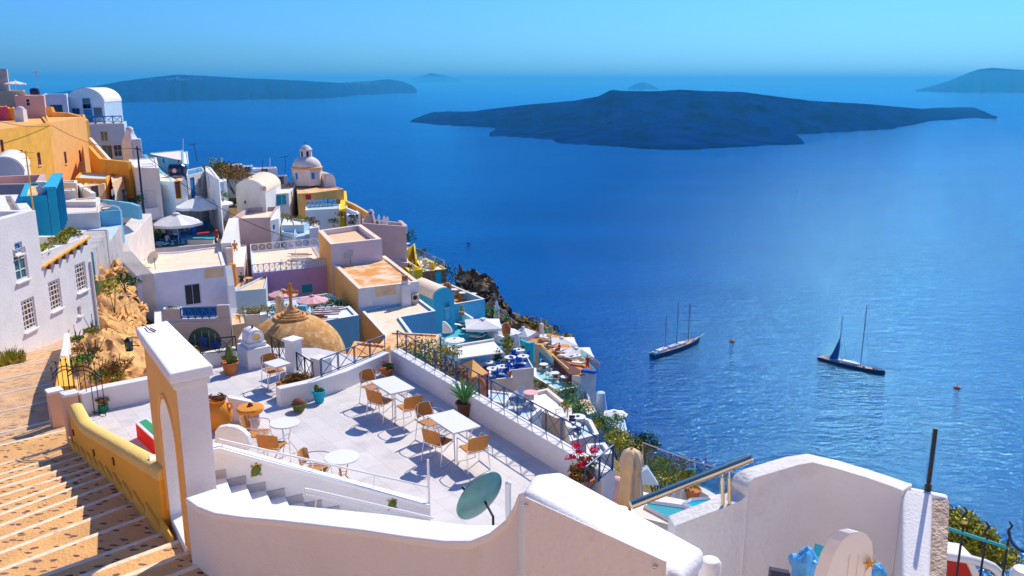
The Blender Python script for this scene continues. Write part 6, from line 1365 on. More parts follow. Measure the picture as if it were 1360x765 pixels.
hpx('small white room with a round dark window below the cream garden wall', G5, [(685,600),(775,590),(765,565),(680,575)], 110, 4, 'white', 'white', ph=.1, ops=[(0,G5,(760,602),.35,.35,'window','blue','hulldark',(1,1))])
t = thing('chimney', 'small white arched chimney at the end of the cream garden wall', 'chimney', ony(*G5(865,615),106)); q = ony(*G5(866,612),106); b = MB(); b.box(q+Vector((0,0,.25)), (.65,.65,.8)); b.ball(q+Vector((0,0,.65)), (.33,.33,.32), 12, 5, 0); b.build('stack', 'offwhite', t); b = MB(); b.box(q+Vector((0,-.34,.45)), (.25,.04,.3)); b.build('opening', 'hulldark', t)
hpx('mauve grey house with a plain wall on the sea side skyline', G5, [(800,660),(1130,685),(1128,672),(1060,640),(905,690),(850,590),(790,645)][:2]+[(1110,655),(800,625)], 103, 5, 'mauve', 'offwhite', ph=.5, pt=.3, hz=5)
walltop('spur_wall', 'pointed white wall end on the roof of the mauve grey house', [(525,301,103.5),(529,293,104),(532,294,104),(539,300,104)], .3, 1.0, 'offwhite')
walltop('spur_wall', 'stepped mauve wall rising at the left of the mauve grey house', [(480,296,103),(486,287,104),(494,284,104.5),(498,300,104)], .4, 4, 'mauve')
for k, (x,y) in enumerate(((925,640),(965,650),(990,655))): bz = ony(*G5(x,y+30),104); b = MB(); b.lathe([(.16,0),(.18,1.0),(.03,1.3)], bz, 8); tag(b.build('furled_parasol', 'canvas'), 'white furled parasol on the roof of the mauve grey house, '+['tallest','middle','smallest']['012'.index(str(k))]+' of three', 'parasol')
bush('small green plant among the furled parasols on the mauve grey house', ony(*G5(915,665),104), (.4,.4,.4), 90, .15, 'leaf')

# --- mauve walled house, lilac house, tan houses
tt, zm = hpx('flat house with a mauve front wall and white rims in the middle left', G3, [(828,628),(1130,616),(1192,532),(950,545)], 99, 7, 'mauve', 'roofcream', ph=.55, pt=.3, hz=4.5)
hpx('white tower house with small blue windows right of the mauve wall', G3, [(1125,640),(1190,625),(1200,530),(1175,540)], 98.5, 6, 'white', 'white', ph=.1, ops=[(0,G3,(1155,690),.4,.6,'window','blue','blue',(1,1))])
hpx('white planted terrace house between the chapel annex and the church terrace', G5, [(190,675),(360,672),(400,640),(215,610)], 103, 6, 'bluewhite', 'offwhite', ph=.25, pt=.2, hz=4)
for k, (x,y,m_) in enumerate(((235,610,'leafyellow'),(345,630,'leafyellow'),(280,635,'leafdry'),(410,640,'leafdry'),(440,660,'leafdry'),(585,650,'leafdark'),(730,625,'leafdark'),(735,660,'leafdry'),(640,600,'leafdry'))):
    bush(['yellow green bush at the left end of the planted terrace house','yellow green bush at the right end of the planted terrace house','low dry plants between the two yellow bushes','dry plant on the small white roof below the church terrace','reddish dry plant right of the planted terrace house','dark green shrub against the white terrace block','dark plant beside the yellow buttress house','reddish plants below the small white room','dry shrub between the yellow buttress and the cream wall'][k], ony(*G5(x,y),102.5), (.8,.6,.55), 190, .17, m_)
hpx('small white roof with an inner court left of the peach roof house', G5, [(200,725),(290,745),(300,705),(190,708)], 100, 6, 'bluewhite', 'bluewhite', ph=.3, pt=.15, hz=4)
hpx('narrow white house left of the peach roof house', G5, [(400,700),(470,690),(475,655),(410,670)], 100, 6, 'white', 'white', ph=.1)
hpx('pale wall block between the lilac house railing and the church terrace', G5, [(300,765),(460,735),(450,690),(300,715)], 99.5, 6, 'bluewhite', 'bluewhite', ph=.15, pt=.15)
tt, zp = hpx('cube house with a peach roof and thick cream rims, orange on its left side', G6, [(335,195),(720,155),(565,45),(240,90)], 84, 7, 'lilacwall' if 'lilacwall' in W else 'white', 'rooforange2' if 'rooforange2' in W else 'roofcream', ph=.55, pt=.5, hz=4, topm='roofcream')
a, c = onz(*G6(335,195),zp), onz(*G6(240,90),zp); u_ = (c-a).normalized(); n_ = Vector((u_.y,-u_.x,0)); n_ = n_ if n_.x < 0 else -n_; b = MB(); b.obox((a+c)/2+n_*.006-Vector((0,0,3.6)), c-a, n_*.02, (0,0,7)); b.build('orange_side', 'tan', tt)
tt2, zt2 = hpx('long tan house with a rust stained flat roof and white front', G6, [(545,530),(1000,475),(745,280),(350,340)], 74, 8, 'white', 'roofstain' if 'roofstain' in W else 'rooforange', ph=.15, pt=.4, hz=5, topm='roofcream')
a, c = onz(*G6(545,530),zt2), onz(*G6(350,340),zt2); u_ = (c-a).normalized(); n_ = Vector((u_.y,-u_.x,0)); n_ = n_ if n_.x < 0 else -n_; b = MB(); b.obox((a+c)/2+n_*.006-Vector((0,0,4.1)), c-a, n_*.02, (0,0,8)); b.build('orange_side', 'tan', tt2)
fa, fb = a, onz(*G6(1000,475),zt2); fu2 = (fb-fa).normalized(); fn2 = Vector((fu2.y,-fu2.x,0)); fn2 = fn2 if fn2.y < 0 else -fn2
c = onvert(*G6(750,545), fa, fb); b = MB(); b.obox(c+fn2*.01, fu2*2.0, fn2*.02, (0,0,.9)); b.build('cream_patch', 'cream', tt2)
c = onvert(*G6(890,570), fa, fb); t = thing('chimney', 'white chimney stack with a red brick pot on the front of the tan house', 'chimney', c-Vector((0,0,1.5))); b = MB(); b.obox(c+fn2*.25+Vector((0,0,-.3)), fu2*.85, fn2*.5, (0,0,2.6)); b.build('stack', 'white', t); b = MB(); b.obox(c+fn2*.2+Vector((0,0,1.15)), fu2*.55, fn2*.4, (0,0,.4)); b.build('neck', 'white', t); b = MB(); b.obox(c+fn2*.2+Vector((0,0,1.55)), fu2*.45, fn2*.35, (0,0,.5)); b.build('brick_pot', 'terracotta', t)
c = onvert(*G6(965,590), fa, fb); t = thing('air_conditioner', 'cream air conditioning unit on the white front of the tan house', 'air conditioner', c); b = MB(); b.obox(c+fn2*.2, fu2*.75, fn2*.35, (0,0,.6)); b.build('casing', 'cream', t, bevel=.03); b = MB(); cc_ = c+fn2*.38+fu2*-.08; b.tube([cc_, cc_+fn2*.02], .22, 16); b.build('fan_grille', 'hulldark', t)
dish('satellite_dish', 'round cream satellite dish against the white wall of the peach roof house', onz(*G6(480,345),zt2)+Vector((0,0,.95)), .55, (-.3,-.5,.6), 'dishcream', mount=onz(*G6(487,348),zt2-.1))
# lower roof and stairs
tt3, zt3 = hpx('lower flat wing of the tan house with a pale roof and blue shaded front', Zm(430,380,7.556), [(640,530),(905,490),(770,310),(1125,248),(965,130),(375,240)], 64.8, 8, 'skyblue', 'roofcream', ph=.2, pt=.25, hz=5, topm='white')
Gw = Zm(430,380,7.556); a = onz(*Gw(375,240),zt3); c = onz(*Gw(640,530),zt3); b = MB(); u_ = (c-a).normalized(); n_ = Vector((u_.y,-u_.x,0)); n_ = n_ if n_.x < 0 else -n_; b.obox((a+c)/2+n_*.008-Vector((0,0,4.03)), c-a, n_*.02, (0,0,8)); b.build('orange_side', 'tan', tt3)
t = thing('outside_stairs', 'white outside stairs between the two flat roofs of the tan house', 'stairs', onz(*G6(600,690),zt3)); b = MB()
e0_, e1_ = onz(*G6(618,690),zt3-.2), onz(*G6(585,528),zt2); nst = 8
for k in range(nst):
    f = (k+.5)/nst; q = Vector((e0_.x+(e1_.x-e0_.x)*f, e0_.y+(e1_.y-e0_.y)*f, 0)); zt_k = zt3-.2+(zt2-zt3+.1)*(k+1)/nst; ln = (Vector((e1_.x-e0_.x,e1_.y-e0_.y,0))/nst); b = MB(); b.obox(Vector((q.x,q.y,(zt3-1+zt_k)/2)), fu2*1.15, ln*1.02, (0,0,zt_k-zt3+1)); b.build('step', 'white', t)
# lilac house with roof railing
tt4, zl4 = hpx('lilac house with a flat cream roof enclosed by white lattice railings', H8, [(240,300),(965,230),(845,40),(225,100)], 84, 8, 'lilac', 'roofcream', ph=.06, pt=.3, hz=5, topm='bluewhite', ops=[(0,H8,(752,440),1.1,.9,'window','turq','teal',(2,1))])
cr = [onz(*H8(240,300),zl4), onz(*H8(965,230),zl4), onz(*H8(845,40),zl4), onz(*H8(225,100),zl4)]; cc_ = sum(cr,Vector())/4; cr = [p.lerp(cc_,.02) for p in cr]
rail_px('white lattice railing along the front of the lilac house roof', [cr[0],cr[1]], .85, .55, 'bluewhite', rr=.03)
rail_px('pale railing along the right side of the lilac house roof', [cr[1],cr[2]], .85, .8, 'skyblue', rr=.03)
rail_px('white lattice railing along the back of the lilac house roof', [cr[2],cr[3]], .85, .9, 'whitemetal', rr=.03)
rail_px('short white railing on the left side of the lilac house roof', [cr[3],cr[0]], .85, .8, 'whitemetal', rr=.03)
for k in range(7): q = onz(*H8(670+(k%2)*30,130+k*17),zl4); b = MB(); b.obox(q+Vector((0,0,.2+.05*(k%3))), (2.3,.15,0), (-.03,.18,0), (0,0,.10)); tag(b.build('timber_board', ['bluewhite','wood','offwhite'][k%3]), 'loose board stacked on the roof of the lilac house', 'board', 'boards on the lilac house roof')
t = thing('antenna', 'small antenna on the lilac house roof left of the loose boards', 'antenna', onz(*H8(512,210),zl4)); q = onz(*H8(512,210),zl4); b = MB(); b.tube([q,q+Vector((0,0,.5))], .03, 5); b.build('mast', 'greywall', t); b = MB(); b.box(q+Vector((0,0,.05)), (.5,.3,.1)); b.build('foot', 'greywall', t)
t = thing('antenna_mast', 'tall thin aerial mast leaning over the loose boards', 'antenna', onz(*H8(660,150),zl4)); q = onz(*H8(660,150),zl4); b = MB(); b.tube([q,q+Vector((-.5,0,1.9))], .035, 5); b.build('mast', 'whitemetal', t); b = MB(); b.tube([q+Vector((-.7,0,1.7)), q+Vector((0,.1,1.4))], .02, 4); b.build('cross_arm', 'whitemetal', t)
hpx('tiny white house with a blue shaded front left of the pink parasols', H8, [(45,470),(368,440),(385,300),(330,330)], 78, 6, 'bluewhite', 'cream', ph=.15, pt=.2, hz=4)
hpx('narrow white stair house above the seated diner', H8, [(65,240),(165,238),(192,30),(70,35)], 86, 7, 'offwhite', 'white', ph=.05, pt=.2)
hpx('beige terrace box with a seated diner left of the lilac house', H8, [(60,450),(330,415),(330,345),(190,330)], 80, 5, 'cream', 'cream', ph=.4, pt=.15)
person('person in black sitting at a small table on the beige terrace', onz(*H8(150,410),ony(*H8(60,450),80).z-.3), .4, 'cloth_dark', 'cloth_dark', pose='sit')
far_table('small cream table beside the diner in black', onz(*H8(215,405),ony(*H8(60,450),80).z-.3), .4, None, m='goldcap', centre=False)
person('person in orange sitting on the narrow white stairs above the diner', ony(*H8(88,110),87), .2, 'urn', 'cream', pose='sit')
b = MB(); q = ony(*H8(65,330),82); b.box(q, (.7,.5,2.6)); tag(b.build('orange_post', 'urn', bevel=.1), 'orange painted post between the white wall and the beige terrace', 'post')
# pink parasol terrace
zpk = ony(*H8(700,640),72).z-.6
hpx('terrace with green hedges and pink parasols in front of the lilac house', H8, [(395,760),(1000,740),(1080,560),(960,480),(385,560)], 73, 6, 'white', 'bluewhite', z=ony(*H8(395,660),73).z, ph=.1, pt=.2, name='garden_terrace', cat='terrace', hz=3)
umbrella('pink parasol, the left one in front of the lilac wall', ony(*H8(530,488),72), 1.3, 2.2, 'pinkcanvas', n=10, group=None)
umbrella('pink parasol, the right one beside the teal window', ony(*H8(800,545),70.5), 1.38, 2.2, 'pinkcanvas', n=10)
for k, (x, y, rx) in enumerate(((470,635,.9),(560,640,.8),(660,640,.9),(780,620,.9),(880,600,1.1),(970,570,1.2),(1030,590,1.2),(900,560,.9),(1060,620,.9))):
    bush('bright green hedge shrub '+['leftmost by the blue lattice','second from the left, behind the closed parasols','behind the cross of the brown dome','right of the white pillar','in the middle of the hedge row','tallest at the right end of the hedge','at the right end below the tallest one','under the right pink parasol','lowest at the far right by the blue wall'][k], ony(*H8(x,y),73-k*.2), (rx,.7,.6), 300, .15, 'leaf' if k%2 else 'leafdark')
closed_umbrella('tall cream closed parasol left of the stone cross', ony(*H8(490,502),66), .36, 1.75, 'canvascream' if 'canvascream' in W else 'cream')
closed_umbrella('short cream closed parasol just behind the stone cross', ony(*H8(565,598),64), .30, .75, 'cream')
railing('railing', 'blue lattice railing left of the closed parasol', [ony(*H8(385,705),66), ony(*H8(480,700),66)], .55, .7, m='blue', rr=.03)
q = ony(*H8(430,735),60); far_table('round white table in front of the blue lattice', q-Vector((0,0,.75)), .5, None)
b = MB(); q = ony(*H8(718,660),62); b.box(q, (.5,.5,1.1)); tag(b.build('gate_post', 'skyblue', bevel=.03), 'pale blue post right of the stone cross', 'post')
hpx('white shaded house block right behind the brown dome', G10, [(1060,152),(1340,105),(1270,35),(990,100)], 56, 7, 'skyblue', 'white', ph=.12, pt=.25, hz=5, topm='white')  # white walls coloured sky blue to stand for their shade
t = thing('garden_bench', 'pinkish slatted bench on the white house block behind the dome', 'bench', ony(*G10(1090,110),57))
for k in range(4): b = MB(); q = ony(*G10(1085+k*12,100-k*12),57.2); b.obox(q+Vector((0,0,.05*k)), (1.9,.35,0), (-.04,.2,0), (0,0,.07)); b.build('slat', 'pink', t)
for k in range(3): b = MB(); q = ony(*G10(1015+k*25,105+k*8),56.8); b.obox(q, (.7,.1,0), (0,.15,0), (0,0,.12)); b.build('red_slat', 'terracotta', t)

# --- brown dome with stone cross
defm('domebrown', (.62,.30,.08), var=.15, scale=2.5, bump=.6, bscale=14, second=(.80,.52,.28), sec_scale=2.6, sec_lo=.47, sec_hi=.62)
Yd = 46; dcn = ony(391,478,Yd); Rd = 68/1130*(Yd*cp-dcn.z*sp); t = thing('church_dome', 'weathered brown church dome with a ringed top below the terrace', 'dome', dcn-Vector((0,0,1)))
b = MB(); b.lathe([(Rd*1.0,-3)]+[(Rd*math.cos(a), Rd*.92*math.sin(a)) for a in [PI/2*i/18*.985 for i in range(19)]], dcn, 48); b.build('dome_shell', 'domebrown', t, smooth=True)
zt5 = dcn.z+Rd*.92
for k, (r_, dz) in enumerate(((.95,-.12),(.72,-.02),(.50,.08),(.30,.20))):
    b = MB(); b.tube([Vector((dcn.x+math.cos(a)*r_, dcn.y+math.sin(a)*r_, zt5+dz)) for a in [2*PI*j/22 for j in range(22)]], .085, 6, closed=True); b.build('stone_ring', 'domebrown', t, smooth=True)
b = MB(); b.lathe([(.32,zt5+.1),(.26,zt5+.3),(.16,zt5+.5),(.10,zt5+.55)], (dcn.x,dcn.y,0), 10); b.build('finial_base', 'domebrown', t, smooth=True)
t2 = thing('stone_cross', 'ochre stone cross standing on top of the brown dome', 'cross', (dcn.x,dcn.y,zt5+.5)); q = Vector((dcn.x,dcn.y,zt5+.5)); b = MB()
b.obox(q+Vector((0,0,.55)), (.17,0,0), (0,.14,0), (0,0,1.25)); b.obox(q+Vector((0,0,.80)), (.62,0,0), (0,.13,0), (0,0,.16)); 
for dx, dz in ((-.34,.80),(.34,.80),(0,1.20)): b.ball(q+Vector((dx,0,dz)), (.12,.08,.12), 10, 6)
b.build('cross_body', 'urn', t2, bevel=.03); b = MB(); b.tube([q+Vector((math.cos(a)*.2,0,.80+math.sin(a)*.2)) for a in [2*PI*j/16 for j in range(16)]], .03, 5, closed=True); b.build('ring', 'urn', t2)
# =====================================================================================================
# TOWN, sea side restaurants
defm('stonewall', (.20,.13,.09), var=.5, scale=4, bump=1, bscale=8)
defm('lava', (.06,.05,.045), var=.6, scale=.7, bump=1, bscale=2.5, second=(.30,.17,.06), sec_scale=.4, sec_lo=.5, sec_hi=.62)
defm('scrub', (.26,.15,.04), var=.35, scale=.8, bump=1, bscale=3, second=(.10,.11,.02), sec_scale=.8, sec_lo=.5, sec_hi=.6)
# yellow houses on the brink
hpx('bright yellow house with a walled roof terrace, farthest of the yellow ones', H5, [(-60,250),(150,248),(240,335),(235,205),(-60,210)][:2]+[(235,215),(-50,212)], 112, 5, 'yellow', 'cream', ph=.5, pt=.25, hz=4)
walltop('yellow_wall', 'tall yellow wall at the right edge of the farthest yellow terrace', [(541,332,111),(549,324,113),(552,344,110)], .4, 3, 'yellow')
hpx('yellow house with plants on its roof beside the tan house', H5, [(175,458),(312,440),(180,362),(70,352)], 101, 6, 'yellow', 'cream', ph=.45, pt=.2, hz=5)
hpx('lowest yellow house with a curved white roof rim', H5, [(290,600),(400,580),(310,520),(260,545)], 97, 5, 'yellow', 'offwhite', ph=.2, pt=.25)
tt, zs_ = hpx('dark rough stone house with a turquoise door and yellow terrace walls', H5, [(320,468),(556,436),(400,345),(240,335)], 105, 6, 'stonewall', 'offwhite', ph=.12, pt=.2, hz=4, topm='yellow', ops=[(0,H5,(478,545),.9,2.0,'door','turq','turq',(1,1))])
walltop('yellow_wall', 'low yellow wall along the roof terrace of the stone house', [(563,343,109),(570,347,108),(577,352,107)], .5, .8, 'yellow')
glass_rail('glass railing along the roof terrace of the stone house', [ony(*H5(245,290),110), ony(*H5(540,425),105)], .9, 2)
t = thing('shade_sail', 'white triangular shade sail between the tan house and the yellow houses', 'shade sail', ony(*H5(100,340),101)); vs = []
A, B_, C_ = ony(*H5(-10,322),99), ony(*H5(150,290),103), ony(*H5(215,362),99); n = 8; b = MB(); gi = {}
for i in range(n+1):
    for j in range(n+1-i):
        a_, b__ = i/n, j/n; c__ = 1-a_-b__; p = A*a_+B_*b__+C_*c__; p = p-Vector((0,0,1.6*(a_*b__+b__*c__+a_*c__)))-(p-(A+B_+C_)/3)*.28*(1-max(a_,b__,c__))*1.2; gi[i,j] = len(vs); vs.append(p)
fs = []
for i in range(n):
    for j in range(n-i):
        fs.append((gi[i,j],gi[i+1,j],gi[i,j+1]))
        if i+j < n-1: fs.append((gi[i+1,j],gi[i+1,j+1],gi[i,j+1]))
b.add(vs, fs); b.build('sail', 'canvas', t, smooth=True); b = MB(); b.tube([C_-Vector((0,0,2.5)), C_+Vector((0,0,.1))], .05, 6); b.build('sail_post', 'whitemetal', t)
for k, (x, y, lb) in enumerate(((60,260,'on the farthest yellow terrace'),(150,235,'at the right of the farthest yellow terrace'),(350,420,'on the stone house terrace'),(330,390,'at the back of the stone house terrace'))):
    far_table('small white table '+lb, ony(*H5(x,y),107), .5, None)
for k, (x, y) in enumerate(((300,380),(380,430),(310,420),(120,255),(100,380),(150,400))): far_chair('white terrace chair on the yellow and stone house terraces', ony(*H5(x,y),106), k, 'offwhite', 'chairs on the yellow house terraces')
bush('green bush on the cliff edge behind the farthest yellow house', ony(*H5(180,140),122), (1.2,1,1.9), 350, .25, 'leafdark')
bush('small dark bush below the glass railing of the stone house', ony(*H5(290,260),120), (1.6,1,.6), 200, .22, 'leafdark')
bush('green shrub right of the dark stone house', ony(*H5(590,500),112), (1.6,1.2,1.8), 420, .25, 'leafdark')
bush('dry shrub on the roof terrace of the stone house', ony(*H5(460,385),107), (.7,.5,.4), 120, .18, 'leafdry')
bush('green plants on the roof of the middle yellow house', ony(*H5(190,415),101), (.9,.6,.4), 160, .17, 'leafdark')
# lava outcrop and ochre cliff top
def lava(label, rows, seed, m='lava', amp=1.1, name='cliff_rock'): o = rockmass(label, rows, name, m, seed, amp); return o
lava('dark jagged lava outcrop rising above the cliff edge', [[(612,355,128),(622,358,127),(640,366,126),(652,372,126)],[(607,375,124),(628,372,122),(648,380,121),(664,392,122)],[(600,392,120),(630,395,117),(655,402,116),(674,414,118)],[(600,410,116),(634,416,112),(660,424,112),(684,432,114)],[(610,440,110),(640,440,108),(668,445,108),(692,448,110)]], 2, amp=1.6)
o = rockmass('ochre scrub covered cliff top right of the lava outcrop', [[(676,412,124),(692,420,123),(715,430,122),(740,440,121),(760,450,120)],[(676,428,118),(700,438,116),(722,446,116),(745,452,116),(764,456,116)],[(680,450,112),(705,455,111),(730,462,111),(750,466,112),(770,470,112)]], 'cliff_rock', 'scrub', 7, .8, 'cliff')
for k, (x, y, lb) in enumerate(((700,424,'at the left end'),(716,429,'left of the middle'),(735,438,'in the middle'),(748,447,'right of the middle'),(690,436,'near the lava outcrop'),(728,447,'below the crest'))):
    bush('scrub bush on the ochre cliff top, '+lb, ony(x,y+1,120), (1.6,1.2,.8), 200, .25, ['leafdry','leafyellow','leafdark'][k%3])
bush('green bush at the left foot of the lava outcrop', ony(605,390,117), (1.6,1.2,1.8), 380, .25, 'leafdark')
bush('bright green shrub behind the white statue on the lounger terrace', ony(*H3(960,180),100), (1.6,1,1.2), 300, .2, 'leaf')
# blue vaulted house and walled roof terrace
A = ony(*G6(1112,612),90); B_ = onz(*G6(1266,590),A.z); bkv = onz(*G6(1010,565),A.z)-A
vault('sky blue vaulted house with a cream barrel roof above the loungers', A, B_, (-3.0,4.6), A.z, 8, 1.15, 'turqsky' if 'turqsky' in W else 'skyblue', 'roofcream', front=[((594,414),.75,2.0,'door','turq','skyblue',(1,2)),((593.5,405),.6,.5,'window','turq','teal',(1,1))], hz=3)
tt, zr2 = hpx('blue walled roof terrace with an orange floor and white tables', G8, [(208,306),(402,272),(170,172),(62,186)], 95, 4, 'skyblue', 'deck', ph=1.0, pt=.3, hz=3, topm='offwhite')
for k, (x, y) in enumerate(((212,222),(262,243),(325,250))): far_table(['white table at the back','white table in the middle','brown planter table at the front'][k]+' of the blue walled roof terrace', onz(*G8(x,y),zr2-.3)-Vector((0,0,.5)), .5, None, centre=False)
for k, (x, y) in enumerate(((230,262),(250,280),(285,265),(300,275),(205,250))): far_chair('orange chair on the blue walled roof terrace', onz(*G8(x,y),zr2-1.0), k*1.1, 'urn', 'orange chairs on the blue walled terrace')
closed_umbrella('rust brown closed parasol at the back corner of the blue walled terrace', ony(*H5(565,575),100), .5, 1.8, 'terracotta')
# lounger terrace
zL = ony(612,440,92).z
hpx('turquoise sun terrace with brown loungers and white parasols', G8, [(130,560),(135,420),(205,400),(290,345),(600,470),(620,560),(430,590)], 92, 6, 'white', 'poolfloor' if 'poolfloor' in W else 'turq', z=zL, ph=.0, pt=.05, name='sun_terrace', cat='terrace', hz=2)
for k, (x, y, a) in enumerate(((560,350,1.1),(690,415,1.2),(800,520,1.15))): lounger(['brown sun lounger, farthest of the three beside the big square parasol','brown sun lounger with white cushion, middle of the three','reddish sun lounger with towels, nearest of the three'][k], onz(*H3(x,y),zL+.3)-Vector((0,0,.3)), a, 'brown')
lounger('brown sun lounger half under the big square parasol', onz(*H3(640,345),zL), 1.1, 'brown'); lounger('brown sun lounger turned against the middle one', onz(*H3(850,455),zL), -1.9, 'brown')
person('person in blue lying back on the nearest lounger', onz(*H3(930,555),zL), 1.2, 'cloth_blue', 'cloth_blue', pose='sit')
umbrella('big square white parasol over the loungers', ony(*H3(890,330),90), 2.75, 2.3, n=4, rot=R(50), droop=.22)
umbrella('round scalloped cream parasol left of the loungers', ony(*H3(480,560),86), 1.10, 2.2, 'canvas', n=10, droop=.18)
umbrella('white parasol between the big terracotta jar and the blue wall', ony(*G8(545,485),90), 1.6, 2.2, n=6, droop=.3)
umbrella('small pointed white parasol at the right end of the sun terrace', ony(*G8(645,490),93), 1.6, 2.0, n=4, rot=.3, droop=.45)
q = ony(*G8(537,515),80); t = thing('terracotta_jar', 'tall terracotta jar holding a plant on the wall of the sun terrace', 'jar', q); b = MB(); b.lathe([(.18,0),(.38,.35),(.46,.8),(.40,1.15),(.24,1.35),(.28,1.42)], q, 16); b.build('jar_body', 'terracotta', t, smooth=True); b = MB(); b.leaves(q+Vector((0,0,1.75)), (.35,.3,.4), 90, .2, RB_); b.build('plant', 'leaf', t)
potted('potted_bush', 'round yellow bush in a pot at the corner wall of the sun terrace', ony(*G8(255,375),94), .35, .4, 'terracotta', lambda t, c: (lambda b: (b.leaves(c+Vector((0,0,.4)), (.45,.45,.5), 180, .15, RB_), b.build('foliage','leafyellow',t)))(MB()))
walltop('terrace_wall', 'white corner wall beside the potted yellow bush', [(604,417,95),(611,413,96),(627,423,92)], .35, 1.3, 'white')
b = MB(); outl = [ony(*H3(x,y),84) for x,y in ((300,470),(300,300),(330,300),(370,330),(420,390),(440,430),(440,465))]; b.extrude_outline(outl, (.05,.25,0)); tag(b.build('curved_wall', 'white', bevel=.03), 'white curved privacy wall left of the loungers', 'wall')
walltop('terrace_wall', 'white L shaped wall enclosing a seating corner behind the jar', [(647,434,91),(657,443,88),(668,448,87),(685,444,88)], .35, 1.2, 'white')
b = MB(); q = ony(*H3(1090,225),104); b.lathe([(.45,0),(.30,.5),(.35,1.0),(.18,1.6),(.14,1.9),(.03,2.1)], q, 10); tag(b.build('white_statue', 'white', smooth=True), 'white furled parasol standing like a statue by the cliff', 'parasol')
glass_rail('turquoise glass railing on the cliff side of the sun terrace', [ony(*H3(1060,235),103), ony(*H3(1311,345),96)], .8, 2)
# pergola at the left
t = thing('pergola', 'white beamed pergola left of the scalloped parasol', 'pergola', ony(575,480,78)); b = MB(); b.tube([ony(555,455,78), ony(586,445,79)], .22, 4); b.build('front_beam', 'white', t); b = MB(); b.tube([ony(588,449,78.5), ony(589,490,78.5)], .16, 4); b.build('post', 'white', t); b = MB(); b.tube([ony(582,450,80), ony(583,490,80)], .14, 4); b.build('post', 'wood', t)
hpx('cream house behind the white pergola', G23, [(-40,350),(150,330),(140,290),(-40,300)], 82, 6, 'cream', 'offwhite', ph=.05)
# bar with canvas roof
zb7 = ony(*H7(130,185),78).z
t = thing('bar_pavilion', 'open bar pavilion under a flat greyish canvas roof', 'pavilion', ony(*H7(330,290),78)); P_ = [onz(*H7(*p),zb7) for p in ((130,185),(548,130),(460,30),(120,85))]
b = MB(); b.prism(P_, zb7-.06, zb7+.06); b.build('canvas_roof', 'canvas', t)
for p in (P_[1], P_[2]): b = MB(); b.tube([Vector((p.x,p.y,zb7-2.4)), p], .07, 8); b.build('post', 'whitemetal', t)
b = MB(); b.prism([P_[3]+Vector((0,.2,0)), P_[2]+Vector((0,.2,0)), P_[2]+Vector((0,.5,0)), P_[3]+Vector((0,.5,0))], zb7-3, zb7+.25); b.build('back_wall', 'white', t)
b = MB(); c_ = (P_[2]+P_[3])/2; b.obox(Vector((c_.x,c_.y,zb7-1.3)), (P_[2]-P_[3])*.8, (0,.05,0), (0,0,1.2)); b.build('bar_shelf', 'skyblue', t)
hpx('low white pier block at the left end of the bar', H7, [(35,110),(125,125),(120,95),(50,50),(28,60)], 76, 4, 'white', 'offwhite', ph=.03, pt=.05)
hpx('white terrace floor of the bar with blue chairs', H7, [(100,330),(640,360),(800,260),(700,120),(480,100),(120,180)], 77, 5, 'white', 'deepblue', z=zb7-2.5, ph=.0, pt=.1, name='bar_terrace', cat='terrace', hz=1)
person('waiter in a blue shirt standing behind the bar', onz(*H7(290,262),zb7-2.45), 2.6, 'cloth_blue', 'cloth_dark')
for k, (x, y) in enumerate(((200,225),(340,225),(400,215),(250,250))): far_chair('blue chair under the bar roof', onz(*H7(x,y),zb7-2.45), k, 'cushionblue', 'blue chairs at the bar')
bush('leafy cactus tree at the right post of the bar', ony(*H7(580,90),79), (1.0,.8,1.5), 420, .26, 'leafyellow', name='cactus_tree', cat='tree')
bush('dark green plants beneath the bar roof at its right end', ony(*H7(500,200),80), (.7,.6,1.2), 260, .22, 'leafdark')
bush('small green plant between the two white blocks', ony(*H7(545,250),76), (.35,.35,.7), 140, .18, 'leaf')
# blocks with tables
tt, z1_ = hpx('white block with two tables on top in front of the bar', H7, [(400,378),(632,358),(600,255),(420,270)], 68, 7, 'offwhite', 'deepblue', ph=.1, pt=.15, hz=5)
tt, z2_ = hpx('tall grey white block with blue chairs and tables on top', H7, [(590,292),(826,268),(760,150),(600,165)], 73, 9, 'offwhite', 'deepblue', ph=.1, pt=.12, hz=7)
for k, (x, y, zz_, lb) in enumerate(((535,315,z1_,'round white table at the front of the nearer white block'),(450,335,z1_,'round table at the left of the nearer white block'),(730,215,z2_,'round white table at the front of the tall grey block'),(690,155,z2_,'round white table at the back of the tall grey block'),(610,225,z2_,'round white table at the left of the tall grey block'),(415,265,zb7-2.45,'round blue table in front of the bar'))): far_table(lb, onz(*H7(x,y+12),zz_-.1), .55, None)
for k, (x, y, zz_) in enumerate(((500,300,z1_),(580,300,z1_),(470,360,z1_),(570,340,z1_),(650,190,z2_),(680,190,z2_),(640,240,z2_),(690,250,z2_),(760,190,z2_),(620,190,z2_))): far_chair('dark blue chair on the white blocks beside the bar', onz(*H7(x,y),zz_-.1), k*.9, 'cushionblue', 'dark blue chairs on the white blocks')
potted('potted_plant', 'small terracotta bowl at the right edge of the nearer white block', onz(*H7(606,345),z1_), .2, .3, 'terracotta', lambda t, c: (lambda b: (b.leaves(c+Vector((0,0,.1)), (.2,.2,.15), 40, .1, RB_), b.build('foliage','leafdry',t)))(MB()))
potted('potted_plant', 'dark green potted plant at the back of the tall grey block', onz(*H7(718,140),z2_), .25, .35, 'whitenear', lambda t, c: (lambda b: (b.leaves(c+Vector((0,0,.3)), (.35,.35,.35), 120, .15, RB_), b.build('foliage','leaf',t)))(MB()))
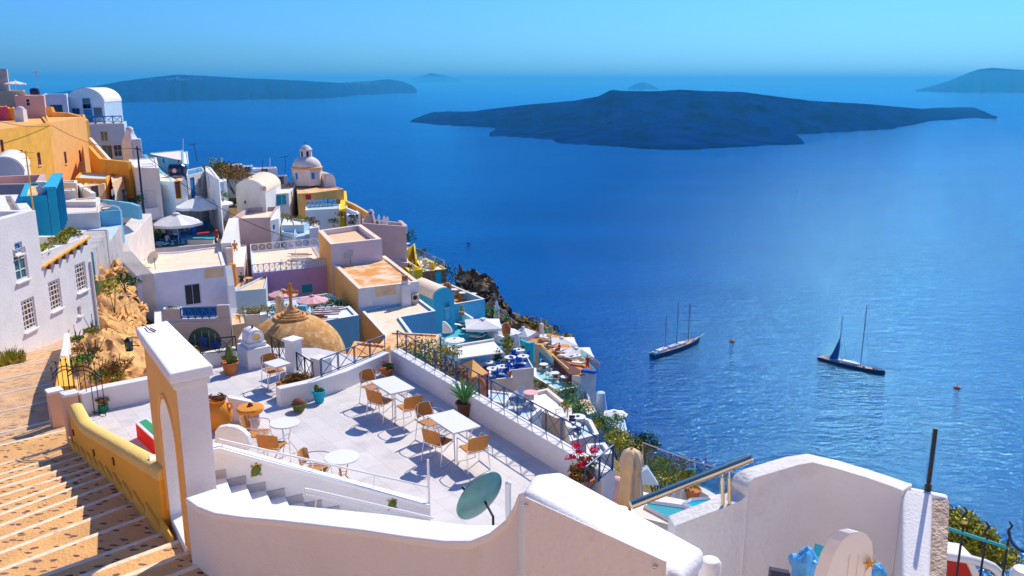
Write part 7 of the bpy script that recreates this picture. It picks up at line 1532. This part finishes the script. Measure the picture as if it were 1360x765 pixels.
b = MB(); b.extrude_outline([ony(*H4(x,y),84) for x,y in ((120,415),(185,330),(215,335),(235,500),(230,530),(130,520))], (.1,.3,0)); tag(b.build('gable_wall', 'white', bevel=.05), 'white slanted gable wall beside the turquoise walls', 'wall')
# kiosk with a tan hipped roof
Yk = 56; zk_ = ony(*H7(110,262),Yk).z; Q = [onz(*H7(*p),zk_) for p in ((110,265),(250,385),(412,318),(290,235))]; cz = sum(Q,Vector())/4+Vector((0,0,.85)); t = thing('kiosk', 'small pink kiosk with a tan hipped roof and dark red trim behind the railing', 'kiosk', cz-Vector((0,0,3.4)))
b = MB(); b.add([*Q, cz], [(0,1,4),(1,2,4),(2,3,4),(3,0,4),(3,2,1,0)]); b.build('roof', 'tan', t); Qi = [p.lerp(Vector((cz.x,cz.y,p.z)),.12) for p in Q]; b = MB(); b.prism(Qi, zk_-3.5, zk_-.02); b.build('wall', 'pinkcanvas', t)
b = MB(); b.tube([p-Vector((0,0,.04)) for p in Q], .09, 4, closed=True); b.build('trim', 'redframe', t)
for p in Qi[:3]: b = MB(); b.tube([Vector((p.x,p.y,zk_-3.5)), Vector((p.x,p.y,zk_))], .09, 4); b.build('corner_post', 'redframe', t)
CTRL.append((cz.x,cz.y,zk_-2.8))
c_ = ony(633,514,52); b = MB(); b.tube([c_+Vector((math.cos(a)*.45,0,math.sin(a)*.6)) for a in [2*PI*j/18 for j in range(18)]], .14, 8, closed=True); tag(b.build('orange_ring', 'urn', smooth=True), 'big orange ring shaped ornament in front of the pink kiosk', 'ornament')
# turquoise walls, pool and timber deck
zdk = ony(720,450,108).z
walltop('turquoise_wall', 'tall turquoise wall with a notched top beside the tall grey block', [(690.5,451,100),(699,455,99),(702,456,99),(708.5,455,99)], .5, 5, 'turq')
P_ = [ony(*H4(*p),Y_) for p, Y_ in (((415,460),99),((440,448),100),((725,690),92),((690,745),90),((375,655),93))]
t = thing('swimming_pool', 'long bright turquoise pool channel running beside the timber deck', 'pool', P_[2]); zpw = zdk-.15; Pp = [onz(*H4(*p),zdk-.9) for p in ((420,470),(445,455),(722,692),(690,738),(470,640),(440,600))]
b = MB(); b.prism(Pp, zdk-4, zdk-1.0); b.build('pool_shell', 'turq', t); b = MB(); b.prism(inset(poly_ccw(Pp),.12), zdk-1.01, zdk-.92); b.build('water', 'poolwater', t)
e = [onz(*H4(*p),zdk-.02) for p in ((418,448),(450,450),(728,694))]; b = MB(); b.tube(e, .12, 6); b.build('pale_edge', 'goldcap', t)
hpx('orange timber deck terrace with white square parasols on the cliff brink', H4, [(250,392),(430,352),(520,322),(640,360),(900,590),(1010,700),(850,765),(745,745),(440,448)], 108, 5, 'offwhite', 'deck', z=zdk, ph=.0, pt=.05, name='deck_terrace', cat='terrace', hz=1)
hpx('darker brown deck strip along the pool', H4, [(560,560),(600,545),(850,700),(840,740),(740,745)], 100, 3, 'darkdeck', 'darkdeck', z=zdk+.05, ph=.0, pt=.05, name='deck_strip', cat='deck')
walltop('terrace_wall', 'white wall at the back end of the timber deck', [(692,446,106),(700,448,107),(714,443,109),(722,440,110)], .4, 1.2, 'white')
b = MB(); q = onz(*H4(452,345),zdk); b.lathe([(.3,0),(.3,1.5),(.22,1.65)], q, 12); tag(b.build('white_pillar', 'white'), 'round white pillar at the back corner of the timber deck', 'pillar')
glass_rail('green glass railing behind the timber deck near the pillar', [onz(*H4(470,330),zdk), onz(*H4(560,350),zdk)], 1.0, 1.6)
glass_rail('glass railing along the sea side of the timber deck', [onz(*H4(850,560),zdk), onz(*H4(1045,705),zdk)], 1.0, 1.8)
umbrella('square white parasol, the farther one on the timber deck', ony(*H4(660,410),107), 2.6, 2.4, n=4, rot=R(48), droop=.22)
umbrella('square white parasol, the nearer one on the timber deck', ony(*H4(805,520),102), 2.85, 2.4, n=4, rot=R(48), droop=.22)
for k, (x, y, a) in enumerate(((490,395,1.0),(550,460,1.1),(630,520,1.0),(700,580,1.1),(760,600,1.05),(830,650,1.2))): lounger('white sun lounger on the timber deck'+[', farthest by the pillar',', second under the far parasol',', with a red towel',', in the middle of the row',', under the near parasol',', nearest beside the red dress'][k], onz(*H4(x,y),zdk), a, 'offwhite')
for k, (x, y) in enumerate(((815,605),(470,400))): far_table(['white table with an orange deck chair at the near end of the deck','white table at the far end of the deck'][k], onz(*H4(x,y),zdk), .5, None)
person('person in a long red dress at the sea side railing of the deck', onz(*H4(918,690),zdk), .6, 'cloth_red', 'cloth_red')
person('person in white sitting on the far end of the deck', onz(*H4(545,470),zdk), 1.8, 'cloth_white', 'cloth_blue', pose='sit'); person('person in red sitting in the middle of the deck', onz(*H4(632,525),zdk), 1.8, 'cloth_red', 'cloth_red', pose='sit')
b = MB(); q = onz(*H4(935,712),zdk+.4); b.obox(q, (1.6,-.6,0), (.4,.7,0), (0,0,.4)); tag(b.build('blue_mattress', 'cushionblue', bevel=.1), 'bright blue mattress at the near corner of the deck', 'mattress')
# table terrace below
zt_ = ony(*G13(240,60),97).z
hpx('pale turquoise dining terrace with brown chairs around white tables', G13, [(350,225),(508,182),(290,38),(165,42),(165,110)], 93, 5, 'white', 'turqpale' if 'turqpale' in W else 'skyblue', z=zt_-.4, ph=.35, pt=.3, name='dining_terrace', cat='terrace', hz=3)
for k, (x, y) in enumerate(((238,62),(322,128),(398,158))):
    p = onz(*G13(x,y),zt_-.75); far_table(['farthest','middle','nearest'][k]+' round white table of the dining terrace with brown chairs', p, .55, None, centre=False)
    for a in (0,1.6,3.1,4.7): far_chair('brown chair at the '+['farthest','middle','nearest'][k]+' table of the dining terrace', p+Vector((math.cos(a)*.85, math.sin(a)*.85, 0)), a+PI/2, 'oldterra', 'brown chairs at the %s dining table' % ['farthest','middle','nearest'][k])
hpx('white house with a dark blue door at the end of the deck', G13, [(505,108),(620,86),(610,70),(500,90)], 101, 6, 'white', 'white', ph=.05, ops=[(0,G13,(565,205),1.0,2.2,'door','bluewhite','teal',(1,1))], hz=4)
walltop('garden_wall', 'white sloping garden wall below the dark blue door', [(768,500,98),(775,515,95),(782,530,92)], .4, 4, 'white')
q = ony(*G13(670,235),98); t = thing('white_buttress', 'white tapering round buttress on the cliff edge', 'buttress', q-Vector((0,0,5))); b = MB(); b.lathe([(1.1,-5),(.95,-3),(.6,-1),(.5,0),(.3,.12)], q, 16); b.build('buttress_body', 'bluewhite', t, smooth=True)
hpx('small house with a cream curved roof below the white buttress', G13, [(570,400),(640,385),(580,280),(500,290)], 84, 5, 'skyblue', 'roofcream', ph=.02, pt=.05)
umbrella('round white parasol alone on the cliff edge below the buttress', ony(*G13(775,395),92), 1.5, 2.1, n=8, droop=.26)
hpx('pale terrace under the lone white parasol', G13, [(700,470),(870,540),(850,440),(740,400)], 88, 5, 'bluewhite', 'bluewhite', ph=.1)
hpx('long white house with a sunken roof and rails below the dining terrace', G13, [(165,345),(330,425),(452,440),(450,345),(270,200),(165,225)], 74, 6, 'offwhite', 'white', ph=.3, pt=.35, hz=4)
b = MB(); 
rail_px('thin pale railing on the end of the long white house', [onz(*G13(330,400),ony(*G13(165,345),74).z), onz(*G13(445,370),ony(*G13(165,345),74).z)], .5, 1.2, 'whitemetal', rr=.025)
t = thing('shade_sail', 'white pointed shade sail standing against the tall grey block', 'shade sail', ony(*H7(700,560),62)); b = MB(); b.extrude_outline([ony(*H7(745,415),62), ony(*H7(733,500),62), ony(*H7(735,582),62), ony(*H7(660,560),60.5), ony(*H7(585,520),60), ony(*H7(670,475),61)], (.02,.05,0)); b.build('sail', 'canvas', t)
hpx('white terrace block directly behind the iron railing in the middle', H7, [(560,700),(760,760),(900,640),(740,560),(560,560)], 56, 6, 'white', 'bluewhite', ph=.3, pt=.25, hz=4)
hpx('white house with diners under the iron railing near the pink flowers', G13, [(440,600),(655,545),(600,440),(500,400),(400,450)], 58, 6, 'white', 'bluewhite', ph=.35, pt=.3, hz=4)
hpx('low white roof just outside the iron railing by the pink flowers', G13, [(560,720),(760,690),(700,610),(560,620)], 45, 6, 'white', 'bluewhite', ph=.2, pt=.25, hz=4)
hpx('white shaded wall block left of the tall grey block, behind the railing', H7, [(395,560),(560,600),(630,500),(400,470)], 58, 7, 'white', 'bluewhite', ph=.1, pt=.2, hz=4)
q = onz(*H7(800,580),ony(*H7(560,700),56).z); far_table('pinkish round table behind the iron railing beside the white sail', q, .55, None, m='pinkcanvas', centre=False)
for k, (x, y) in enumerate(((650,640),(700,660))): far_table(['dark table left','dark table right'][k]+' behind the middle of the iron railing', onz(*H7(x,y),ony(*H7(560,700),56).z-.3), .45, None, m='hulldark', centre=False)
zz9 = ony(*G13(440,600),58).z-.3
for k, (x, y) in enumerate(((495,480),(460,545))): far_table(['blue and white laid table','small laid table at the left'][k]+' of the diners behind the railing', onz(*G13(x,y),zz9), .6, None)
for k, (x, y) in enumerate(((450,480),(520,520),(450,520),(490,550))): far_chair('dark chair around the laid tables behind the railing', onz(*G13(x,y),zz9), k*1.4, 'hulldark', 'dark chairs around the laid tables')
# greenery between the lower houses
GR = [(375,250,86,1.6,'leaf','high green shrub right below the dining terrace'),(430,240,86,1.5,'leaf','green shrub at the right end below the dining terrace'),(400,300,82,1.6,'leafdark','dark green shrub behind the long white house'),(460,330,78,1.5,'leaf','green shrub right of the long white house'),(480,395,74,1.1,'leaf','green creeper hanging below the long white house'),(530,340,84,1.2,'leafyellow','yellowish shrub left of the cream curved roof'),(620,440,80,1.5,'leaf','green shrub below the cream curved roof'),(660,500,74,1.6,'leafdark','dark green shrub in the middle of the lower garden'),(700,560,68,1.5,'leaf','green shrub low in the middle of the lower garden'),(740,590,66,1.3,'leafdark','dark shrub above the roof by the railing end'),(740,470,80,1.4,'leaf','green shrub left of the lone parasol'),(810,460,84,1.3,'leaf','green shrub under the lone parasol'),(600,500,66,1.0,'leafyellow','dry yellow shrub on the diners wall'),(820,600,60,1.4,'leafyellow','yellow green shrub behind the beige closed parasol'),(870,640,55,1.3,'leafyellow','yellow green shrub left of the dark pine'),(790,640,52,1.0,'leafyellow','low yellow shrub beside the white roof by the railing'),(235,190,82,.8,'leafdark','dark potted palm left of the long white house'),(400,340,72,.7,'leafyellow','small yellow plant on the end of the long white house'),(175,160,85,.5,'leaf','small bright plant at the left end of the dining terrace')]
for x, y, Y_, r_, m_, lb in GR: bush(lb, ony(*G13(x,y),Y_), (r_,r_*.8,r_*.8), int(240*r_), .20, m_)
# pine on the cliff edge
q = ony(856,604,58); t = thing('pine_tree', 'dark green wind bent pine on the cliff edge above the sea', 'tree', q-Vector((0,0,1))); b = MB()
for (x, y, r_) in ((852,590,1.0),(860,585,.9),(846,597,.9),(866,596,.8),(855,601,1.1)): b.leaves(ony(x,y,58), (r_,r_*.8,r_*.75), 420, .15, RB_)
b.build('crown', 'leafdark', t); b = MB(); b.tube([q-Vector((0,0,1.5)), q+Vector((0,0,.4)), ony(855,592,58)], [.2,.15,.08], 8); b.tube([q+Vector((0,0,.2)), ony(862,588,58)], [.1,.04], 6); b.build('trunk', 'bark', t)
for k, (x, y, Y_) in enumerate(((864,607,57),(876,618,54),(884,628,50),(896,640,46),(868,630,50))): bush('dry scrub on the cliff edge, '+['right of the pine','first below the pine','second below the pine','lowest, above the glass railing','nearest to the beige closed parasol'][k], ony(x,y,Y_), (1.0,.8,.6), 220, .15, ['leafdry','leafyellow'][k%2])
# bushes left, just outside the terrace corner
for k, (x, y, Y_, r_, m_) in enumerate(((545,470,44,1.2,'leafyellow'),(563,465,46,1.3,'leaf'),(575,480,43,1.2,'leafyellow'),(590,490,42,1.1,'leafdry'),(556,484,40,1.0,'leaf'),(597,470,48,1.0,'leafyellow'),(604,500,40,.8,'leafdry'))):
    bush(['yellow green bush at the terrace corner','tall green bush behind the corner of the iron railing','yellow bush in the middle of the thicket','dry bush right in the thicket','low green bush just outside the railing','yellow bush beside the pergola post','small dry bush at the right end of the thicket'][k], ony(x,y,Y_), (r_*.85,r_*.7,r_*.75), 420, .13, m_)
hpx('orange tan lower house just beyond the far corner of the terrace', G12, [(0,75),(240,70),(330,-10),(60,-40)], 40, 6, 'tan', 'rooforange', ph=.1, pt=.2, hz=4)
hpx('tan terrace house behind the thicket, below the pale roof wing', G12, [(230,10),(640,60),(700,-90),(330,-110)], 58, 6, 'cream', 'rooforange', ph=.1, pt=.2, hz=4)

# ---- terrace with glass railing below the foreground (beige parasol, blue pool)
Yt = 27; zt9 = ony(*G18(560,400),24).z
hpx('white lower terrace with small blue pools seen between the foreground walls', G18, [(200,430),(560,520),(900,400),(880,350),(740,350),(600,385),(345,335)], 24, 6, 'white', 'offwhite', z=zt9, ph=.0, pt=.05, name='pool_terrace', cat='terrace', hz=3)
for pts_, m_, lb in ((((370,420),(500,490),(640,450),(560,420),(380,395)),'teal','dark teal plunge pool under the steel handrail'),(((565,405),(640,440),(725,410),(690,378),(600,385)),'poolwater','light blue pool at the right end of the lower terrace')):
    t = thing('plunge_pool', lb, 'pool', onz(*G18(*pts_[0]),zt9)); P_ = [onz(*G18(*p),zt9+.01) for p in pts_]; b = MB(); b.prism(P_, zt9-1, zt9+.03); b.build('water', m_, t); b = MB(); b.tube([p+Vector((0,0,.04)) for p in P_], .07, 4, closed=True); b.build('rim', 'capwhite', t)
glass_rail('glass railing with steel posts along the sea side of the lower terrace', [ony(*G18(355,215),29), ony(*G18(620,320),27), ony(*G18(880,400),25)], 1.0, 2.4)
walltop('terrace_wall', 'low white wall in front of the light blue pool', [(891,660,26),(905,652,27.5),(921,647,28.5),(947,662,26)], .3, 1.0, 'white')
hpx('small white pillar house at the right end of the glass railing', G18, [(750,300),(778,300),(775,285),(752,285)], 27, 2.5, 'white', 'white', ph=.01, pt=.02, name='pillar', cat='pillar')
potted('potted_bush', 'yellow green bush in a clay pot behind the light blue pool', ony(*G18(610,378),27), .28, .4, 'terracotta', lambda t, c: (lambda b: (b.leaves(c+Vector((-.2,0,.35)), (.5,.4,.4), 260, .12, RB_), b.build('foliage','leafyellow',t)))(MB()))
closed_umbrella('large beige closed parasol rising behind the foreground wall', ony(839,597,23.4), .36, 1.75, 'beigecanvas', base=.4)
q = ony(*G18(225,330),26); b = MB(); b.ball(q, (.35,.3,.5), 12, 8); tag(b.build('red_jar', 'pinkcanvas', smooth=True), 'pinkish jar left of the beige closed parasol', 'jar')
b = MB(); P_ = [ony(*G18(*p),26.5) for p in ((345,240),(385,220),(440,305),(350,300))]; b.extrude_outline(P_, (.0,.3,.0)); tag(b.build('teal_awning', 'bluewhite'), 'pale blue striped awning right of the beige closed parasol', 'awning')
bush('green creeper behind the glass railing of the lower terrace', ony(*G18(430,260),32), (1.1,.8,.8), 420, .12, 'leaf')
bush('ochre scrub slope behind the glass railing', ony(*G18(520,235),36), (2.0,1.4,.7), 500, .14, 'leafdry')
bush('yellow green scrub left of the steel posts', ony(*G18(470,290),31), (.8,.6,.5), 260, .12, 'leafyellow')

# =====================================================================================================
# BOATS AND BUOYS
def boat(name, label, bow, stern, beam, hm, decks, masts, free=2.6, sail=None, yards=None, flag=None):
    bow = Vector(bow); stern = Vector(stern); L_ = (bow-stern).length; u = (bow-stern).normalized(); v = Vector((-u.y,u.x,0)); t = thing(name, label, 'sailing ship', (bow+stern)/2)
    st_ = [(0,.72,.95),(.12,.9,.93),(.3,1,.9),(.5,1,.9),(.7,.86,.95),(.85,.55,1.05),(.95,.22,1.2),(1.0,.02,1.3)]; vs = []
    for s_, w, f in st_:
        c = stern+u*L_*s_; hw = beam/2*w
        vs += [c+v*hw*.55+Vector((0,0,-.8)), c+v*hw*.95+Vector((0,0,free*.5*f)), c+v*hw+Vector((0,0,free*f)), c-v*hw+Vector((0,0,free*f)), c-v*hw*.95+Vector((0,0,free*.5*f)), c-v*hw*.55+Vector((0,0,-.8))]
    n = 6; fs = [(i*n+k, i*n+(k+1)%n, (i+1)*n+(k+1)%n, (i+1)*n+k) for i in range(len(st_)-1) for k in range(n) if k != 2]+[(0,1,2,3,4,5)[::-1], tuple(range((len(st_)-1)*n, len(st_)*n))]
    b = MB(); b.add(vs, fs); b.build('hull', hm, t, smooth=True, sharp=50)
    b = MB(); dv = []; 
    for s_, w, f in st_: c = stern+u*L_*s_; hw = beam/2*w*.94; dv += [c+v*hw+Vector((0,0,free*f-.12)), c-v*hw+Vector((0,0,free*f-.12))]
    b.add(dv, [(2*i, 2*i+1, 2*i+3, 2*i+2) for i in range(len(st_)-1)]); b.build('deck', 'teak', t)
    for sg in (-1,1): b = MB(); b.tube([stern+u*L_*s_+v*beam/2*w*sg+Vector((0,0,free*f+.12)) for s_, w, f in st_], .14, 5); b.build('gunwale', 'whitemetal', t)
    rk = random.Random(int(L_))
    for k in range(14): b = MB(); q = stern+u*L_*rk.uniform(.08,.9)+v*beam*rk.uniform(-.24,.24); b.obox(q+Vector((0,0,free+.5)), u*rk.uniform(.6,2), v*rk.uniform(.5,1.4), (0,0,rk.uniform(.6,1.5))); b.build('deck_gear', rk.choice(['teak','whitemetal','skyblue','hulldark']), t)
    for s0_, s1_, w, hh, m_ in decks:
        b = MB(); b.obox(stern+u*L_*(s0_+s1_)/2+Vector((0,0,free*.9+hh/2)), u*L_*(s1_-s0_), v*beam*w, (0,0,hh)); b.build('deckhouse', m_, t, bevel=.25, seg=2)
    for s_, h_, r_ in masts:
        c = stern+u*L_*s_; mo = MB(); mo.tube([c, c+Vector((0,0,h_))], [r_, r_*.6], 8); mo = mo.build('mast', 'mast', t)
        b = MB(); b.tube([c+Vector((0,0,free+2)), c+Vector((0,0,free+2.2))-u*L_*.16], .14, 6); b.build('boom', 'whitemetal', mo)
        for dx, dy in ((-.14,0),(.12,0),(.01,.46),(.01,-.46)): b = MB(); b.tube([c+Vector((0,0,h_*.95)), c+u*L_*dx+v*beam*dy+Vector((0,0,free))], .045, 3); b.build('stay', 'mast', mo)
        for f_ in (.35,.6,.8): b = MB(); b.tube([c+v*beam*.2+Vector((0,0,h_*f_)), c-v*beam*.2+Vector((0,0,h_*f_))], .08, 4); b.build('spreader', 'mast', mo)
    if yards:
        s_, hs_, hw = yards; c = stern+u*L_*s_
        for k, z in enumerate(hs_): b = MB(); b.tube([c+Vector((-hw[k],0,z)), c+Vector((hw[k],0,z))], .16, 6); b.build('yard', 'mast', t)
    if sail:
        s_, lo, hi, w = sail; c = stern+u*L_*s_; b = MB(); b.extrude_outline([c+Vector((-.3,0,lo)), c+Vector((-.3,0,hi)), c+Vector((-.3-w*.55,0,lo+(hi-lo)*.4)), c+Vector((-.3-w,0,lo))], (0,.1,0)); b.build('sail', defm('sailblue', (.02,.10,.30), bump=0), t)
    b = MB(); b.tube([bow+Vector((0,0,free*1.2)), bow+u*L_*.10+Vector((0,0,free*1.6))], .12, 6); b.build('bowsprit', 'whitemetal', t)
    if flag:
        for s_, m_ in flag: b = MB(); c = stern+u*L_*s_+Vector((0,0,free+1.6)); b.obox(c, u*1.6, v*1.4, (0,0,.9)); b.build('tender', m_, t, bevel=.3)
    return t
Q19 = Zm(840,380,6.375); Q20 = Zm(1060,390,5.4625)
s_, b_ = onz(*Q19(165,612),SEA), onz(*Q19(565,478),SEA)
boat('three_masted_yacht', 'three masted sailing yacht at anchor with square yards on its front mast', b_, s_, 8.2, 'hull', [(.10,.28,.5,2.0,'whitemetal'),(.34,.50,.5,1.8,'bluewhite'),(.55,.66,.5,1.8,'whitemetal'),(.02,.08,.6,1.2,'skyblue')], [(.26,33,.30),(.50,42,.34),(.75,38,.36)], free=4.2, yards=(.75,[35.5,29.5,23,17.5,11.5],[5.6,6.4,7.8,8.2,7.0]), flag=[(.06,'red'),(.22,'red')])
s_, b_ = onz(*Q20(150,478),SEA), onz(*Q20(630,592),SEA)
boat('two_masted_yacht', 'sleek dark two masted yacht with one small dark sail at its aft mast', b_, s_, 7.6, 'hulldark', [(.18,.34,.5,1.6,'bluewhite'),(.36,.60,.55,1.9,'whitemetal'),(.03,.10,.6,.5,'teak')], [(.30,39,.26),(.64,52,.32)], free=2.9, sail=(.30,4,22,7.5))
for (g_, x, y, lb) in ((Q19,843,475,'round pinkish mooring buoy right of the three masted yacht'),(Q20,1153,690,'red brown mooring buoy right of the two masted yacht')):
    q = onz(*g_(x,y),SEA); t = thing('mooring_buoy', lb, 'buoy', q); b = MB(); b.lathe([(2.0,-.5),(2.2,.6),(2.1,1.7),(1.2,2.0),(.2,2.0)], q, 20); b.build('float', 'buoy', t, smooth=True); b = MB(); b.lathe([(.5,2.0),(.45,2.5),(.1,2.6)], q, 10); b.build('ring_post', 'terracotta', t)
q = onz(785/1*1,500,SEA) if False else onz(783,322,SEA); b = MB(); 
for (x,y,lb) in ((1063,253,'tiny dark boat far out between the yachts and the island'),(622,323,'tiny dark boat far out in front of the lava cliff')):
    q = onz(x,y,SEA); b = MB(); b.lathe([(.3,-.3),(1.4,.4),(1.5,1.0),(.2,1.2)], q, 10, sx=2.2); tag(b.build('small_boat', 'hulldark'), lb, 'boat')

# =====================================================================================================
# TERRAIN under the town, fitted below the bases of the buildings
edge = [(125,-22,-27),(115,-13,-30),(108,-4,-33),(102,3,-38),(96,9,-44),(85,10,-42),(70,11,-38),(58,11,-32),(45,10,-26),(36,9,-22),(25,8,-18),(10,9,-14),(-20,10,-12)]
for Y_, X_, z_ in edge: CTRL.append((X_, Y_, z_))
CTRL += [(-14,26,-13.8),(-10,25,-14),(-8,40,-18),(-14,38,-15.8),(-10,30,-13.8),(-18,52,-19),(-12,50,-19.5),(-20,38,-13.4),(-14,30,-13.0),(-28,48,-15.8),(-25,58,-18),(-21,66,-20),(-15,45,-17),(-10,58,-21),(-5,45,-20),(-30,66,-19),(-60,100,-6),(-80,60,-4),(-80,20,-2),(-40,20,-8),(-90,140,-9),(-50,150,-24),(-30,140,-34),(-40,130,-22),(-6,20,-11),(0,30,-16),(-3,14,-9),(-14,14,-9)]
def inpoly(p, x, y):
    c = False; j = len(p)-1
    for i in range(len(p)):
        if (p[i][1] > y) != (p[j][1] > y) and x < (p[j][0]-p[i][0])*(y-p[i][1])/(p[j][1]-p[i][1])+p[i][0]: c = not c
        j = i
    return c
def gz(x, y):
    sw = sz = 0
    for a, b__, c in CTRL:
        d = (x-a)**2+(y-b__)**2+4; w_ = 1/d**1.7; sw += w_; sz += w_*c
    z = sz/sw
    e = sorted(edge); xe = None
    for (y0,x0,_), (y1,x1,_) in zip(e, e[1:]):
        if y0 <= y <= y1: xe = x0+(x1-x0)*(y-y0)/(y1-y0)
    if xe is None: xe = e[0][1] if y < e[0][0] else e[-1][1]-(y-125)*.7
    if x > xe: z -= (x-xe)*1.15
    for p, zz in HP:
        if z > zz and inpoly(p, x, y): z = zz
    if -27 < x < 3 and 24 < y < 72: z = min(z, -.335*y)
    if y > 138: z -= (y-138)*.75
    return max(z, SEA-3)
xs = [-150,-120,-100]+[-90+2.5*i for i in range(44)]+[20+6*i for i in range(8)]+[70+16*i for i in range(11)]; ys = [-40,-30,-20,-10]+[3*i for i in range(56)]+[170+14*i for i in range(8)]
vs = []
for y in ys:
    for x in xs: z = gz(x,y); vs.append((x, y, z-.4+noise.noise(Vector((x*.15,y*.15,0)))*.8+noise.noise(Vector((x*.5,y*.5,3)))*.4))
wN = len(xs); b = MB(); b.add(vs, [(j*wN+i, j*wN+i+1, (j+1)*wN+i+1, (j+1)*wN+i) for j in range(len(ys)-1) for i in range(wN-1)]); struct(b.build('terrain', 'scrub', smooth=True, org=(0,0,-30)))
